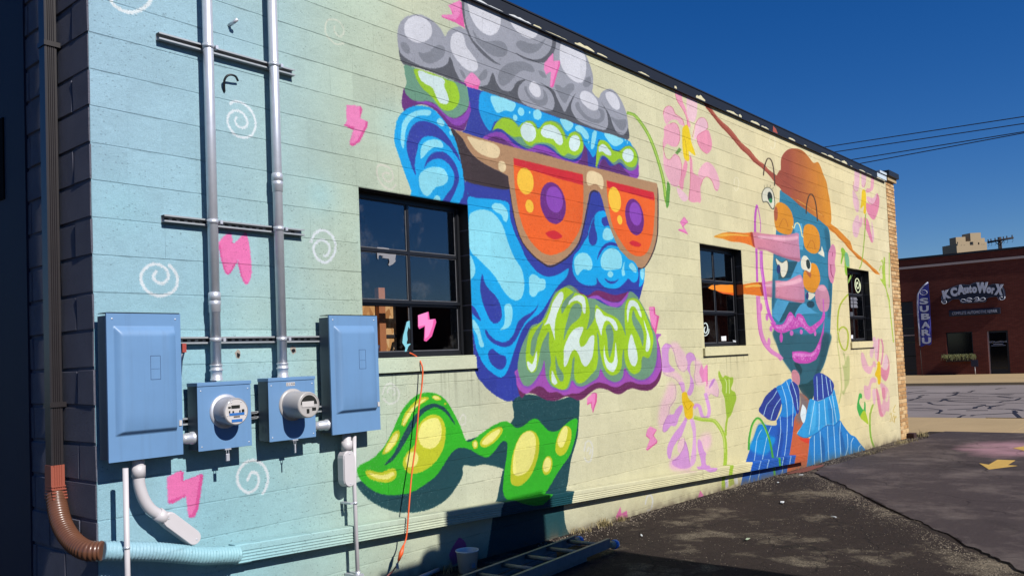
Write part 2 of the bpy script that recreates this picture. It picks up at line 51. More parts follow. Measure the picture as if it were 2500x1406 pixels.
MURAL = """
F 9EA0AB 0 2341 3900 2301 3937 2286 4012 2277 4088 2286 4161 2315 4224 2370 4280 2457 4325 2546 4347 2657 4338 2746 4297 2795 4248 2833 4296 2889 4341 2975 4376 3036 4374 3034 4446 3010 4525 3006 4610 3010 4689 3326 4788 3664 4756 3951 4728 4243 4724 4567 4704 4733 4636 4798 4581 4854 4502 4891 4408 4883 4303 4869 4248 4974 4209 5025 4272 5102 4320 5199 4352 5293 4341 5385 4285 5457 4203 5499 4114 5509 4007 5491 3917 5468 3875 5047 3869 4522 3873 4045 3882 3609 3895 3209 3902 3010 3905 2842 3909 2613 3917 2448 3914
F 54565E 0 2287 4020 2304 3985 2355 3958 2428 3945 2536 3935 2648 3948 2753 3987 2813 4031 2840 4088 2868 4062 2894 4001 2950 3929 3003 3901 2842 3906 2613 3915 2448 3913 2341 3903 2296 3944
F 54565E 0 3349 4066 3376 4076 3406 4016 3463 3967 3544 3962 3615 3992 3691 4082 3809 4127 3733 4064 3692 3990 3724 3924 3808 3895 3970 3891 4139 3911 4203 3938 4232 4012 4197 4082 4123 4123 4017 4147 4216 4124 4275 4059 4349 3977 4388 3951 4432 4004 4505 4099 4578 4169 4522 4092 4491 4016 4528 3954 4609 3910 4780 3892 4976 3892 5069 3906 5119 3956 5125 4030 5103 4099 5017 4176 5157 4079 5207 3993 5277 3921 5392 3910 5476 3968 5505 4006 5488 3878 5047 3869 4522 3873 4045 3882 3609 3895 3171 3904 3290 3964
F 5C5E67 0 2990 4657 3006 4610 3010 4525 3032 4420 3082 4322 3166 4249 3278 4199 3395 4174 3476 4181 3409 4191 3306 4223 3205 4268 3119 4314 3073 4380 3046 4450 3039 4534 3040 4672
F 5C5E67 0 3679 4341 3778 4315 3924 4319 4077 4347 4189 4408 4258 4494 4293 4581 4297 4710 4241 4694 4232 4565 4178 4473 4080 4395 3971 4349 3837 4330 3722 4338
F 82858F 0 2492 4041 2542 4046 2609 4071 2657 4116 2715 4156 2773 4159 2792 4126 2763 4069 2697 4019 2616 3981 2549 3979 2507 4004
F 82858F 0 2307 4057 2350 4080 2396 4056 2399 4009 2367 3997 2326 4014
F 82858F 0 3254 4333 3340 4351 3448 4385 3530 4389 3575 4346 3551 4285 3466 4244 3359 4237 3269 4258 3181 4296 3146 4348 3130 4396 3184 4349
F 82858F 0 3700 4434 3773 4472 3890 4479 4012 4507 4132 4587 4088 4517 4007 4439 3899 4388 3796 4375 3718 4397
F 82858F 0 3436 4086 3473 4140 3559 4206 3674 4257 3805 4286 3907 4281 3949 4244 3902 4215 3785 4205 3696 4156 3606 4071 3520 4008 3458 4002 3433 4032
F 82858F 0 4010 4259 4086 4258 4129 4220 4067 4206 4015 4232
F 82858F 0 4243 4169 4316 4190 4380 4180 4466 4239 4550 4253 4560 4210 4492 4146 4419 4051 4370 4040 4309 4086
F 82858F 0 4716 4306 4782 4372 4845 4392 4849 4326 4793 4282 4722 4272
F 82858F 0 3790 4058 3801 4014 3870 3955 3972 3929 4064 3943 4121 3988 4125 4047 4089 4087 4059 4090 4072 4054 4045 4001 3961 3978 3873 3992 3831 4030 3826 4066
F 82858F 0 4570 4072 4623 4093 4653 4039 4752 3988 4875 3976 4986 4014 4982 4075 4938 4097 5047 4099 5070 4041 5019 3978 4908 3942 4766 3940 4648 3978 4575 4023
F 82858F 0 5175 4061 5307 4055 5447 4087 5484 4056 5438 3983 5367 3954 5282 3986
F 82858F 0 2954 4007 2991 4007 3025 3964 2988 3955
F 82858F 0 3177 3999 3232 4064 3285 4095 3296 4053 3254 3999 3188 3976
F D8D8E0 0 2353 4196 2374 4249 2435 4303 2512 4331 2589 4327 2643 4293 2649 4237 2615 4179 2546 4132 2458 4108 2394 4119 2358 4149
F D8D8E0 0 2859 4228 2879 4279 2923 4314 2984 4325 3025 4298 3040 4233 3100 4188 3160 4143 3180 4095 3155 4055 3091 4031 3017 4039 2946 4072 2889 4117 2856 4168
F D8D8E0 0 3082 4651 3085 4582 3117 4496 3177 4435 3264 4402 3356 4407 3439 4454 3491 4532 3499 4597 3464 4651 3360 4691 3219 4728
F D8D8E0 0 3612 4644 3639 4592 3707 4546 3820 4522 3923 4531 4001 4580 4028 4645 4025 4706 3936 4724 3805 4732 3662 4727
F D8D8E0 0 4344 4467 4355 4558 4397 4638 4482 4686 4582 4678 4716 4642 4772 4574 4782 4485 4757 4387 4708 4314 4620 4286 4503 4297 4408 4344 4355 4401
F D8D8E0 0 3855 4063 3889 4122 3942 4139 4000 4114 4027 4073 4016 4023 3962 4002 3896 4016
F D8D8E0 0 4649 4169 4692 4214 4771 4234 4876 4219 4953 4173 4956 4101 4900 4067 4793 4063 4691 4098 4652 4140
F D8D8E0 0 5103 4278 5158 4313 5234 4323 5318 4293 5362 4237 5357 4183 5296 4154 5203 4172 5123 4230
P E95FA8 0 2986 4578 3005 4592 3010 4525 3034 4379 2916 4395 2768 4395 2766 4411 2895 4453 2873 4493
P F28AC2 0 2845 4514 2987 4600 2997 4556 2980 4474 2929 4420 2869 4412 2774 4401 2766 4411 2895 4453 2908 4469 2873 4493
P E95FA8 0 3005 3925 3200 3956 3179 3926 3171 3893 3083 3889 3003 3895
F F28AC2 0 3005 3933 3051 3987 3097 4023 3152 4006 3201 3970 3160 3930 3084 3913 3016 3915
P E95FA8 0 4106 4330 4174 4414 4241 4480 4244 4402 4268 4404 4346 4433 4343 4388 4292 4297 4273 4254 4227 4161 4202 4142 4170 4143 4197 4294 4116 4246 4096 4289
P F28AC2 0 4100 4348 4166 4412 4238 4477 4236 4401 4325 4431 4314 4381 4263 4290 4241 4246 4195 4158 4174 4144 4197 4294 4116 4251 4091 4288
F 662879 0 2338 3725 2309 3664 2298 3599 2314 3551 2335 3540 2488 3630 2653 3616 2774 3524 2867 3502 2969 3510 2996 3549 3043 3626 3076 3701 3077 3787 3033 3880 2961 3915 2498 3825
F 8B3FB0 0 2435 3635 2534 3666 2622 3666 2700 3642 2778 3600 2872 3593 2970 3637 3035 3710 3058 3783 3078 3736 3064 3673 3011 3603 2941 3552 2869 3538 2800 3562 2710 3619 2632 3644 2522 3645
F 6A9A80 0 2336 3894 2373 3907 2458 3904 2612 3904 2795 3902 2937 3901 3021 3890 3055 3834 3051 3764 3023 3699 2946 3633 2872 3597 2802 3596 2734 3624 2656 3665 2578 3673 2489 3651 2403 3649 2347 3680 2333 3716 2356 3769 2343 3829
F 9CCB22 0 2447 3897 2635 3906 2794 3893 2888 3890 2932 3824 2935 3757 2889 3688 2804 3642 2723 3646 2657 3690 2603 3727 2527 3759 2475 3804 2450 3846
F D5EAE8 0 2490 3896 2634 3893 2765 3891 2767 3829 2805 3763 2808 3713 2766 3688 2703 3691 2660 3748 2629 3790 2552 3805 2498 3833
P 2B3AA0 0 3033 3889 3184 3896 3609 3895 4045 3882 4522 3873 5047 3869 5488 3873 5620 3775 5649 3648 5387 3394 5530 2766 3597 2618 2971 2571 2989 2882 2938 3488 2988 3522 3072 3700
F 00A0E6 0 3208 3884 3339 3895 3609 3890 4044 3879 4521 3868 5047 3867 5477 3871 5564 3831 5582 3807 5420 3780 5280 3730 5129 3737 4967 3782 4930 3765 4883 3634 4826 3589 4777 3627 4678 3702 4632 3774 4515 3783 4412 3725 3883 3705 3666 3683 3391 3676 3306 3572 3243 3604 3184 3679 3170 3772
F 8FE0F2 0 3338 3882 3636 3887 3640 3833 3589 3791 3506 3788 3409 3746 3358 3784
F 8FE0F2 0 3774 3835 3772 3815 3758 3796 3736 3784 3712 3782 3693 3790 3683 3806 3685 3826 3698 3845 3720 3857 3744 3859 3764 3851
F 8FE0F2 0 3673 3759 3672 3744 3662 3731 3648 3722 3631 3721 3618 3728 3611 3740 3612 3755 3621 3769 3636 3777 3652 3778 3666 3772
F 8FE0F2 0 3863 3841 3861 3834 3856 3828 3850 3826 3844 3826 3840 3830 3839 3836 3841 3843 3846 3849 3852 3852 3857 3851 3861 3847
F 8FE0F2 0 4025 3860 4022 3834 4003 3810 3972 3794 3939 3791 3913 3801 3899 3821 3902 3846 3921 3870 3951 3886 3984 3890 4012 3880
F 8FE0F2 0 4309 3872 4505 3870 4493 3818 4415 3770 4352 3802
F 8FE0F2 0 4544 3838 4605 3864 4690 3855 4764 3808 4760 3756 4699 3751 4634 3794 4567 3802
F 8FE0F2 0 4846 3843 4902 3868 4907 3823 4852 3691 4798 3671 4814 3766
F 8FE0F2 0 5057 3871 5388 3866 5344 3805 5225 3764 5115 3797
F 8FE0F2 0 5449 3866 5447 3860 5442 3856 5436 3853 5430 3853 5426 3857 5425 3862 5427 3868 5432 3872 5438 3875 5444 3874 5448 3871
F 8FE0F2 0 5487 3846 5485 3839 5480 3833 5474 3830 5468 3831 5464 3835 5463 3841 5465 3848 5470 3854 5476 3857 5482 3856 5486 3852
F 8FE0F2 0 4777 3727 4775 3719 4769 3713 4762 3710 4755 3711 4750 3715 4749 3722 4751 3729 4757 3736 4764 3739 4771 3738 4776 3734
F 8B3FB0 0 3198 3487 3278 3541 3386 3578 3493 3579 3586 3524 3696 3497 3796 3495 3917 3553 4053 3566 4175 3539 4330 3496 4493 3492 4597 3528 4653 3597 4668 3680 4725 3639 4733 3519 4713 3481 4492 3472 4017 3475 3582 3474 3314 3477
F 5E2A72 0 3262 3485 3343 3530 3436 3538 3516 3516 3624 3476 3446 3473
F 5E2A72 0 3882 3477 3988 3504 4110 3500 4233 3481 4077 3471
F 5E2A72 0 4667 3670 4725 3639 4733 3519 4721 3477 4559 3478 4633 3554
F 659A7C 0 3326 3576 3405 3679 3489 3726 3599 3734 3694 3693 3813 3759 3916 3763 3973 3722 4069 3797 4195 3831 4321 3816 4412 3725 4533 3796 4633 3784 4678 3702 4665 3639 4618 3581 4512 3520 4396 3507 4268 3525 4146 3572 4024 3580 3917 3553 3826 3505 3711 3518 3588 3560 3481 3604 3401 3611
F 9CCB22 0 3340 3591 3390 3658 3474 3714 3557 3726 3639 3705 3686 3673 3724 3712 3813 3752 3901 3755 3957 3705 4004 3737 4069 3787 4179 3818 4273 3807 4350 3762 4393 3692 4446 3751 4532 3786 4615 3771 4662 3709 4656 3638 4583 3576 4498 3552 4416 3559 4332 3521 4254 3552 4179 3597 4056 3600 3918 3572 3857 3538 3784 3540 3716 3592 3617 3574 3534 3587 3468 3610 3401 3611
F D5EAE8 0 3924 3695 3929 3650 3904 3607 3856 3576 3799 3567 3747 3581 3714 3615 3710 3658 3734 3701 3780 3732 3838 3742 3891 3729
F D5EAE8 0 4001 3689 4051 3751 4145 3783 4239 3776 4315 3727 4338 3653 4291 3616 4228 3625 4183 3655 4090 3648 4029 3657
F D5EAE8 0 4617 3686 4595 3644 4555 3610 4506 3593 4462 3599 4436 3625 4432 3664 4453 3706 4493 3741 4542 3757 4586 3752 4613 3726
F 8B3FB0 0 4926 3497 4949 3563 5025 3600 5113 3546 5247 3566 5382 3565 5499 3550 5603 3587 5672 3674 5679 3587 5646 3495 5395 3486 5015 3479
F 5E2A72 0 4943 3479 4988 3589 5043 3598 5132 3543 5288 3593 5400 3546 5494 3495 5298 3489
F 6A9080 0 4890 3492 4920 3640 5203 3718 5299 3728 5422 3797 5543 3823 5632 3799 5687 3720 5670 3652 5582 3573 5460 3555 5328 3610 5190 3568 5064 3622 4990 3621 4930 3549
F 9CCB22 0 4872 3489 4892 3636 4938 3762 5023 3792 5114 3776 5203 3718 5318 3726 5421 3786 5522 3814 5621 3786 5666 3717 5628 3634 5543 3592 5444 3596 5350 3646 5292 3642 5192 3589 5100 3617 5028 3637 4954 3615
F D5EAE8 0 4934 3704 4991 3745 5055 3745 5144 3697 5150 3656 5066 3653 4995 3673 4939 3659
F D5EAE8 0 5591 3732 5579 3694 5540 3659 5485 3639 5429 3637 5387 3654 5369 3686 5381 3724 5419 3758 5474 3779 5530 3782 5573 3764
F 00A6EA 0 2292 3519 2357 3572 2444 3609 2532 3625 2631 3619 2731 3566 2819 3491 2874 3418 2917 3333 2942 3237 2959 3113 2985 3033 2995 2874 2671 2863 2376 2876 2364 2945 2321 3033 2274 3135 2237 3222 2210 3302 2225 3398 2254 3473
F 2B3AA0 0 2334 3300 2353 3366 2393 3437 2460 3489 2537 3508 2648 3501 2748 3454 2837 3378 2903 3289 2940 3194 2924 3234 2867 3292 2789 3354 2687 3394 2586 3400 2508 3374 2462 3322 2450 3289 2425 3213 2410 3140 2418 3066 2383 3120 2350 3193 2334 3253
F 2B3AA0 0 2507 3131 2544 3208 2602 3266 2694 3297 2773 3285 2852 3231 2890 3154 2892 3096 2852 3007 2789 2917 2769 2874 2689 2881 2745 2961 2806 3018 2838 3080 2841 3138 2803 3191 2736 3230 2656 3234 2576 3201 2536 3167
P 2B3AA0 0 2869 2885 2933 2968 2955 3029 2953 3112 2981 3074 2990 3017 2994 2857
F 8FE0F2 0 2274 3306 2280 3377 2299 3451 2355 3516 2442 3569 2541 3600 2597 3604 2607 3582 2572 3555 2484 3542 2407 3503 2357 3450 2327 3385 2313 3305 2300 3252 2285 3261
F 8FE0F2 0 2666 3537 2696 3563 2741 3551 2751 3520 2727 3501 2682 3511
F 8FE0F2 0 2801 3480 2830 3477 2841 3454 2811 3448
F 8FE0F2 0 2473 3213 2482 3286 2528 3342 2608 3378 2687 3385 2725 3359 2718 3329 2638 3320 2570 3284 2523 3237 2495 3212
F 8FE0F2 0 2448 3027 2461 3084 2529 3134 2630 3165 2721 3162 2765 3119 2762 3070 2714 3030 2633 3004 2587 2965 2552 2929 2507 2924 2466 2958
F 8FE0F2 0 2588 2881 2618 2933 2652 2941 2674 2920 2669 2879
P 2B3AA0 0 2989 2991 3556 3061 4815 3217 4981 3063 5080 2918 5215 2742 5399 2628 5575 2586 5694 2550 5680 2397 5571 2209 5275 2097 4045 1703 3655 1356 3582 1316 3471 1284 3364 1291 3249 1337 3127 1411 3021 1508 2988 1575 2987 1889 2985 2388 2989 2890
F 00AAEE 0 2994 2967 3093 2974 3284 2989 3497 2983 3516 2861 3563 2741 3640 2631 3717 2519 3826 2426 3941 2377 4062 2373 4204 2408 4335 2463 4305 2385 4213 2324 4131 2264 4016 2157 3904 2054 3768 1988 3679 1943 3605 1871 3544 1783 3482 1679 3422 1577 3364 1510 3298 1494 3222 1524 3136 1578 3066 1656 3022 1740 2997 1840 2984 1931 2983 2138 2990 2472 2985 2806
F 2B3AA0 0 3865 2181 3849 2107 3772 2051 3627 1996 3554 1942 3508 1863 3436 1802 3355 1786 3265 1804 3190 1847 3155 1889 3135 1881 3152 1839 3212 1787 3314 1752 3392 1746 3474 1767 3546 1827 3606 1898 3681 1969 3770 2024 3848 2094
F 2B3AA0 0 3162 1687 3183 1720 3222 1732 3259 1710 3309 1683 3374 1669 3392 1630 3369 1579 3315 1557 3251 1574 3189 1619
F 2B3AA0 0 3131 2350 3153 2287 3200 2229 3275 2181 3336 2113 3357 2036 3340 1975 3273 1941 3210 1966 3152 2050 3113 2142 3097 2226 3109 2294
F 2B3AA0 0 2987 2089 3039 2048 3090 1965 3036 1989 2989 2030
F 8FE0F2 0 2997 2807 3049 2855 3163 2888 3278 2879 3366 2828 3428 2755 3475 2644 3549 2517 3640 2425 3673 2319 3663 2229 3624 2165 3553 2141 3472 2160 3382 2227 3309 2311 3247 2368 3161 2423 3076 2477 3005 2523 2985 2605
F 8FE0F2 0 3280 2923 3322 2958 3414 2960 3479 2919 3491 2858 3466 2816 3426 2821 3402 2866 3330 2885
F 8FE0F2 0 2991 2489 3020 2465 3047 2400 3038 2341 2999 2305 2981 2313
F 8FE0F2 0 3741 2340 3780 2378 3838 2376 3895 2351 3968 2341 3977 2286 3947 2248 3871 2227 3825 2189 3781 2180 3739 2204 3741 2267
F 8FE0F2 0 3393 2080 3429 2111 3482 2104 3499 2047 3488 1977 3443 1915 3328 1887 3377 1932 3394 1993
F 8FE0F2 0 2989 1972 3034 1948 3073 1889 3089 1831 3116 1763 3090 1747 3060 1764 3040 1839 2994 1906
F 00AAEE 0 4811 2943 4806 3003 4872 3051 4982 3073 5015 3025 4940 2997 4927 2955 4970 2918 5062 2926 5148 2841 5235 2743 5324 2666 5417 2608 5515 2593 5570 2532 5560 2424 5476 2377 5380 2415 5278 2358 5179 2313 5047 2297 4920 2313 4835 2360 4794 2398 4779 2328 4605 2316 4474 2354 4406 2428 4404 2515 4443 2595 4530 2655 4622 2746 4677 2800 4699 2852 4778 2980
F 2B3AA0 0 4787 2976 4806 2892 4836 2814 4821 2742 4757 2709 4698 2732 4691 2802 4727 2885
F 2B3AA0 0 4816 2570 4858 2654 4955 2732 5086 2770 5216 2752 5252 2724 5139 2736 5027 2728 4932 2680 4855 2613
F 2B3AA0 0 4927 2400 5016 2373 5109 2377 5186 2401 5127 2362 5051 2349 4979 2361
F 8FE0F2 0 4936 2843 4986 2899 5060 2906 5131 2860 5117 2807 5013 2778 4941 2792
F 8FE0F2 0 4429 2517 4458 2577 4544 2622 4646 2624 4720 2574 4732 2505 4685 2463 4583 2467 4522 2434 4478 2403 4447 2430
F 8FE0F2 0 4879 2574 4930 2649 5044 2703 5156 2706 5247 2660 5268 2578 5234 2513 5119 2491 4970 2478 4891 2504
F 8FE0F2 0 5093 2445 5084 2428 5064 2415 5038 2410 5012 2413 4994 2424 4989 2440 4997 2457 5017 2470 5043 2476 5069 2473 5087 2462
F 8FE0F2 0 5296 2569 5337 2593 5356 2541 5315 2454 5266 2436 5250 2483
F 8FE0F2 0 5391 2543 5434 2583 5493 2570 5538 2519 5525 2481 5447 2504
F 00AAEE 0 5611 2534 5699 2550 5688 2430 5636 2362 5573 2338 5589 2403
F 8FE0F2 0 5619 2513 5673 2537 5687 2473 5651 2412 5613 2448
F 3A2C30 0 2820 3496 2878 3494 2959 3441 3028 3360 3136 3300 3300 3256 3498 3219 3516 3181 3511 3100 3238 3087 2977 3099 2944 3170 2915 3291 2874 3410
S 33242E 15 3515 3172 3541 3033 3561 2919 3595 2802 3644 2696 3710 2620 3820 2546 3949 2488 4068 2465 4244 2525 4403 2612 4532 2724 4611 2874 4678 3030 4731 3156 4763 3225 4817 3253 4888 3246
P 33242E 0 6028 3445 6036 3416 6039 3345 6024 3178 6002 3004 5984 2916 5957 2850 5908 2766 5844 2685 5767 2611 5690 2557 5622 2540 5570 2537 5569 2522 5627 2525 5708 2547 5791 2605 5871 2680 5936 2763 5987 2849 6015 2917 6033 3006 6055 3181 6070 3349 6067 3422 6059 3451
F B48A64 0 2879 3498 3060 3493 3314 3486 3611 3483 4017 3485 4493 3482 5016 3490 5594 3487 5994 3492 6053 3472 6045 3346 6008 3004 5966 2855 5854 2691 5695 2555 5571 2543 5474 2580 5305 2664 5214 2721 5128 2829 5063 2937 5016 3035 4962 3163 4939 3212 4897 3253 4818 3261 4745 3228 4713 3154 4661 3028 4597 2873 4519 2728 4395 2621 4244 2534 4069 2475 3949 2497 3820 2553 3710 2627 3644 2703 3595 2806 3562 2928 3541 3042 3515 3172 3498 3219 3300 3256 3136 3300 3028 3360 2959 3441
F F4641E 0 3597 3372 3611 3385 3862 3386 4242 3386 4620 3390 4639 3375 4634 3194 4607 2993 4563 2870 4436 2731 4299 2634 4106 2573 3955 2581 3813 2653 3705 2762 3643 2901 3610 3041 3593 3201
P D4202E 0 3598 3386 3862 3386 4242 3386 4637 3389 4638 3285 4236 3294 3857 3316 3597 3327
F FFC63A 0 3865 3230 3858 3167 3822 3115 3767 3087 3707 3090 3658 3124 3634 3178 3640 3239 3675 3291 3729 3320 3790 3318 3839 3285
F FFC63A 0 3850 2997 3846 2966 3828 2941 3800 2928 3770 2930 3746 2947 3733 2973 3737 3003 3754 3028 3782 3042 3812 3040 3837 3024
F 6B2480 0 4333 3096 4329 2994 4273 2910 4183 2865 4083 2871 3999 2925 3954 3012 3958 3109 4011 3193 4098 3240 4199 3237 4285 3185
F 8E44B8 0 4293 3117 4289 3054 4252 3000 4193 2970 4127 2973 4072 3006 4043 3061 4046 3124 4081 3177 4139 3207 4206 3206 4262 3174
F D4202E 0 4005 2757 4076 2791 4169 2797 4261 2760 4195 2726 4101 2721
F F4641E 0 5053 3376 5072 3386 5485 3386 5940 3383 5969 3371 5986 3294 5958 3112 5893 2882 5772 2718 5602 2658 5404 2693 5240 2807 5119 2942 5069 3124 5046 3297
P D4202E 0 5054 3386 5485 3386 5970 3382 5975 3293 5478 3310 5057 3319
F FFC63A 0 5298 3232 5294 3165 5260 3110 5205 3083 5145 3089 5096 3128 5070 3188 5074 3254 5107 3308 5161 3337 5221 3332 5271 3293
F FFC63A 0 5307 3019 5305 2994 5291 2974 5269 2963 5245 2966 5225 2980 5215 3002 5217 3027 5231 3047 5253 3058 5277 3055 5297 3041
F 6B2480 0 5730 3103 5726 3003 5674 2922 5589 2881 5495 2891 5417 2948 5374 3037 5377 3134 5427 3214 5509 3257 5604 3250 5685 3194
F 8E44B8 0 5692 3127 5688 3063 5654 3011 5598 2984 5536 2989 5484 3026 5456 3082 5459 3145 5492 3197 5547 3225 5609 3220 5662 3185
F D4202E 0 5423 2790 5515 2818 5654 2792 5611 2761 5490 2763
F EAD2A4 0 3016 3472 3134 3472 3313 3472 3404 3448 3414 3397 3372 3350 3241 3343 3128 3368 3056 3415
F EAD2A4 0 3490 3301 3488 3276 3473 3254 3448 3241 3422 3240 3399 3253 3388 3274 3390 3299 3404 3321 3429 3334 3455 3334 3478 3322
F EAD2A4 0 4703 3394 4744 3435 4833 3448 4957 3430 4992 3373 4983 3310 4945 3286 4894 3319 4823 3322 4733 3292 4701 3323
F 00AAEE 0 5317 2581 5397 2612 5495 2597 5561 2542 5562 2445 5476 2379 5380 2415 5308 2475
F 8FE0F2 0 5391 2543 5434 2583 5493 2570 5538 2519 5525 2481 5447 2504
F 12444C 0 3452 1284 3623 1330 3827 1305 4038 1252 4264 1271 4414 1255 4381 977 4350 871 4244 693 4185 513 4116 338 4106 207 4132 97 4211 -50 4177 -202 3107 -214 3143 370 3206 516 3283 710 3294 733 3185 771 3060 801 2937 802 2819 822 2807 749 2744 677 2642 601 2512 555 2358 541 2210 555 2069 589 1921 660 1817 737 1761 806 1756 837 2026 873 2469 926 2795 1003 3412 1101
F 2FB51E 0 1767 942 1894 983 2006 1053 2080 1141 2156 1251 2218 1322 2309 1386 2401 1414 2525 1407 2634 1360 2726 1251 2802 1130 2880 1001 3039 1050 3205 1106 3337 1126 3412 1101 3487 1057 3586 1067 3690 1109 3772 1108 3852 1050 3933 991 4063 979 4201 1033 4318 1067 4375 1046 4342 926 4288 823 4224 736 4106 656 4013 589 3921 511 3831 446 3682 386 3446 430 3290 515 3300 684 3348 848 3354 946 3289 959 3192 890 3099 853 2995 889 2894 941 2793 963 2709 944 2624 874 2524 786 2382 728 2246 694 2088 701 1951 732 1833 806 1771 876
F 12444C 0 2008 928 2102 1001 2209 1139 2302 1239 2411 1308 2521 1328 2630 1292 2692 1231 2745 1146 2644 1246 2551 1296 2472 1287 2378 1244 2283 1143 2175 1025 2085 950
F C6CB25 0 2183 906 2216 977 2323 1052 2343 1159 2407 1220 2501 1246 2594 1216 2635 1133 2624 1021 2563 926 2466 860 2342 827 2239 840
F F6EE86 0 2348 1115 2390 1188 2484 1219 2562 1207 2593 1137 2577 1048 2504 995 2411 1004 2360 1048
F F6EE86 0 2214 945 2260 988 2319 982 2339 930 2300 881 2233 884
F C6CB25 0 1831 898 1864 909 1971 880 2069 894 2117 872 2108 820 2036 798 1941 817 1862 853
F F6EE86 0 1857 890 1903 878 1984 857 2082 866 2095 843 2024 823 1929 842
F C6CB25 0 1991 1013 2035 1071 2094 1139 2145 1161 2165 1133 2134 1072 2060 1016 2011 1002
F F6EE86 0 2012 1016 2049 1070 2108 1127 2144 1135 2127 1083 2061 1026
F C6CB25 0 2183 1206 2215 1268 2292 1338 2384 1382 2446 1383 2468 1365 2413 1341 2320 1304 2257 1232 2218 1184 2190 1189
F F6EE86 0 2193 1200 2224 1251 2301 1316 2399 1362 2442 1365 2343 1315 2258 1243 2215 1198
F C6CB25 0 2500 1380 2548 1391 2594 1369 2593 1349 2538 1353
F F6EE86 0 2511 1379 2547 1384 2581 1369 2581 1357 2538 1360
F C6CB25 0 2656 1317 2654 1312 2649 1309 2642 1309 2636 1310 2632 1314 2630 1319 2632 1323 2637 1326 2643 1327 2650 1325 2654 1321
F C6CB25 0 2999 967 2994 950 2980 939 2962 936 2945 942 2934 956 2930 974 2936 991 2949 1003 2967 1006 2984 999 2996 985
F F6EE86 0 2985 970 2982 958 2974 951 2963 949 2953 953 2946 962 2944 974 2947 985 2955 993 2966 995 2976 991 2983 982
F C6CB25 0 3027 991 3110 1043 3222 1081 3296 1080 3303 1037 3215 972 3104 936 3034 949
F F6EE86 0 3044 978 3128 1029 3240 1064 3280 1051 3198 986 3096 955
F C6CB25 0 3383 648 3413 816 3500 956 3603 1015 3724 1004 3790 914 3760 776 3658 636 3514 568 3408 589
F F6EE86 0 3416 717 3444 850 3520 966 3623 1013 3713 992 3742 906 3709 782 3621 679 3500 651 3433 672
F C6CB25 0 4017 799 4047 914 4131 999 4199 1013 4265 974 4258 880 4182 780 4090 751
F F6EE86 0 4051 874 4106 962 4176 1008 4215 978 4178 875 4107 822
F C6CB25 0 3959 674 3935 636 3899 613 3861 611 3831 629 3817 664 3823 705 3846 743 3882 766 3920 769 3950 751 3965 716
F F6EE86 0 3941 684 3922 655 3894 638 3864 636 3840 650 3829 677 3833 709 3852 738 3880 756 3909 758 3933 743 3945 716
F 6B2558 0 3511 1486 3519 1399 3568 1304 3640 1339 3752 1328 3866 1281 3983 1251 4105 1257 4216 1278 4326 1252 4405 1228 4506 1250 4629 1301 4752 1324 4892 1301 5015 1259 5126 1247 5242 1277 5360 1291 5516 1261 5679 1252 5808 1288 5899 1349 5956 1446 5962 1556 5934 1711 5879 1821 5843 1887 5645 1780 4045 1703 3536 1555
F A64FB4 0 3536 1555 3511 1486 3519 1407 3585 1351 3654 1339 3727 1370 3800 1393 3872 1380 3958 1330 4079 1327 4185 1289 4297 1301 4394 1295 4495 1318 4616 1360 4738 1379 4861 1363 4984 1326 5095 1320 5211 1350 5327 1360 5482 1327 5664 1317 5792 1344 5883 1405 5951 1490 5947 1622 5897 1777 5839 1844 4045 1703
S 8E4CB6 21 3528 1538 3544 1463 3616 1402 3707 1398 3805 1460 3884 1552 3909 1597 3925 1496 3971 1407 4036 1360 4157 1332 4260 1345 4314 1414 4383 1363 4480 1350 4618 1384 4742 1428 4792 1500 4875 1422 4988 1369 5108 1371 5197 1413 5232 1484 5313 1420 5466 1367 5617 1368 5768 1426 5857 1537 5891 1668
F 6F9B7C 0 3536 1555 3547 1625 3596 1739 3672 1835 3749 1925 3867 1953 3947 2027 4013 2111 4096 2216 4177 2256 4258 2287 4356 2306 4467 2266 4563 2201 4733 2191 4906 2140 5087 2114 5201 2126 5324 2213 5388 2283 5504 2250 5580 2188 5673 2093 5767 1975 5842 1876 5875 1778 5876 1668 5842 1537 5758 1432 5608 1374 5466 1375 5314 1429 5224 1505 5178 1414 5100 1376 4989 1377 4866 1427 4793 1510 4743 1433 4618 1389 4481 1357 4383 1372 4314 1423 4253 1351 4158 1342 4021 1372 3964 1412 3924 1478 3911 1615 3869 1543 3791 1465 3701 1407 3616 1411 3564 1467
F 702060 0 4388 2297 4499 2248 4632 2218 4775 2272 4916 2262 5098 2237 5289 2264 5359 2282 5325 2234 5205 2178 5054 2164 4910 2191 4788 2223 4648 2199 4530 2220
F 9A4FBE 0 4630 2198 4788 2223 4910 2186 5054 2162 5205 2176 5358 2277 5334 2224 5241 2148 5106 2114 4960 2137 4821 2184 4716 2191
F A3D01A 0 3656 1693 3684 1800 3733 1889 3837 1934 3929 1981 4018 2083 4094 2187 4176 2246 4257 2280 4321 2275 4400 2245 4498 2228 4597 2212 4635 2144 4653 2056 4620 1957 4589 1888 4717 1987 4743 2087 4764 2132 4831 2099 4953 2050 5079 2021 5169 1971 5238 1888 5271 1825 5263 1961 5275 2097 5321 2181 5422 2216 5540 2198 5634 2114 5707 2007 5781 1898 5814 1800 5782 1691 5722 1606 5669 1591 5588 1609 5554 1568 5536 1483 5472 1443 5373 1437 5280 1492 5230 1577 5221 1691 5186 1619 5168 1517 5106 1458 4994 1437 4905 1466 4839 1538 4797 1669 4784 1729 4757 1610 4714 1513 4606 1448 4501 1395 4401 1390 4356 1440 4354 1526 4371 1640 4336 1603 4313 1508 4274 1415 4221 1352 4142 1343 4037 1381 3981 1438 3979 1521 4008 1612 3987 1751 3996 1870 3948 1834 3884 1761 3848 1671 3813 1582 3780 1529 3722 1517 3668 1551 3655 1622
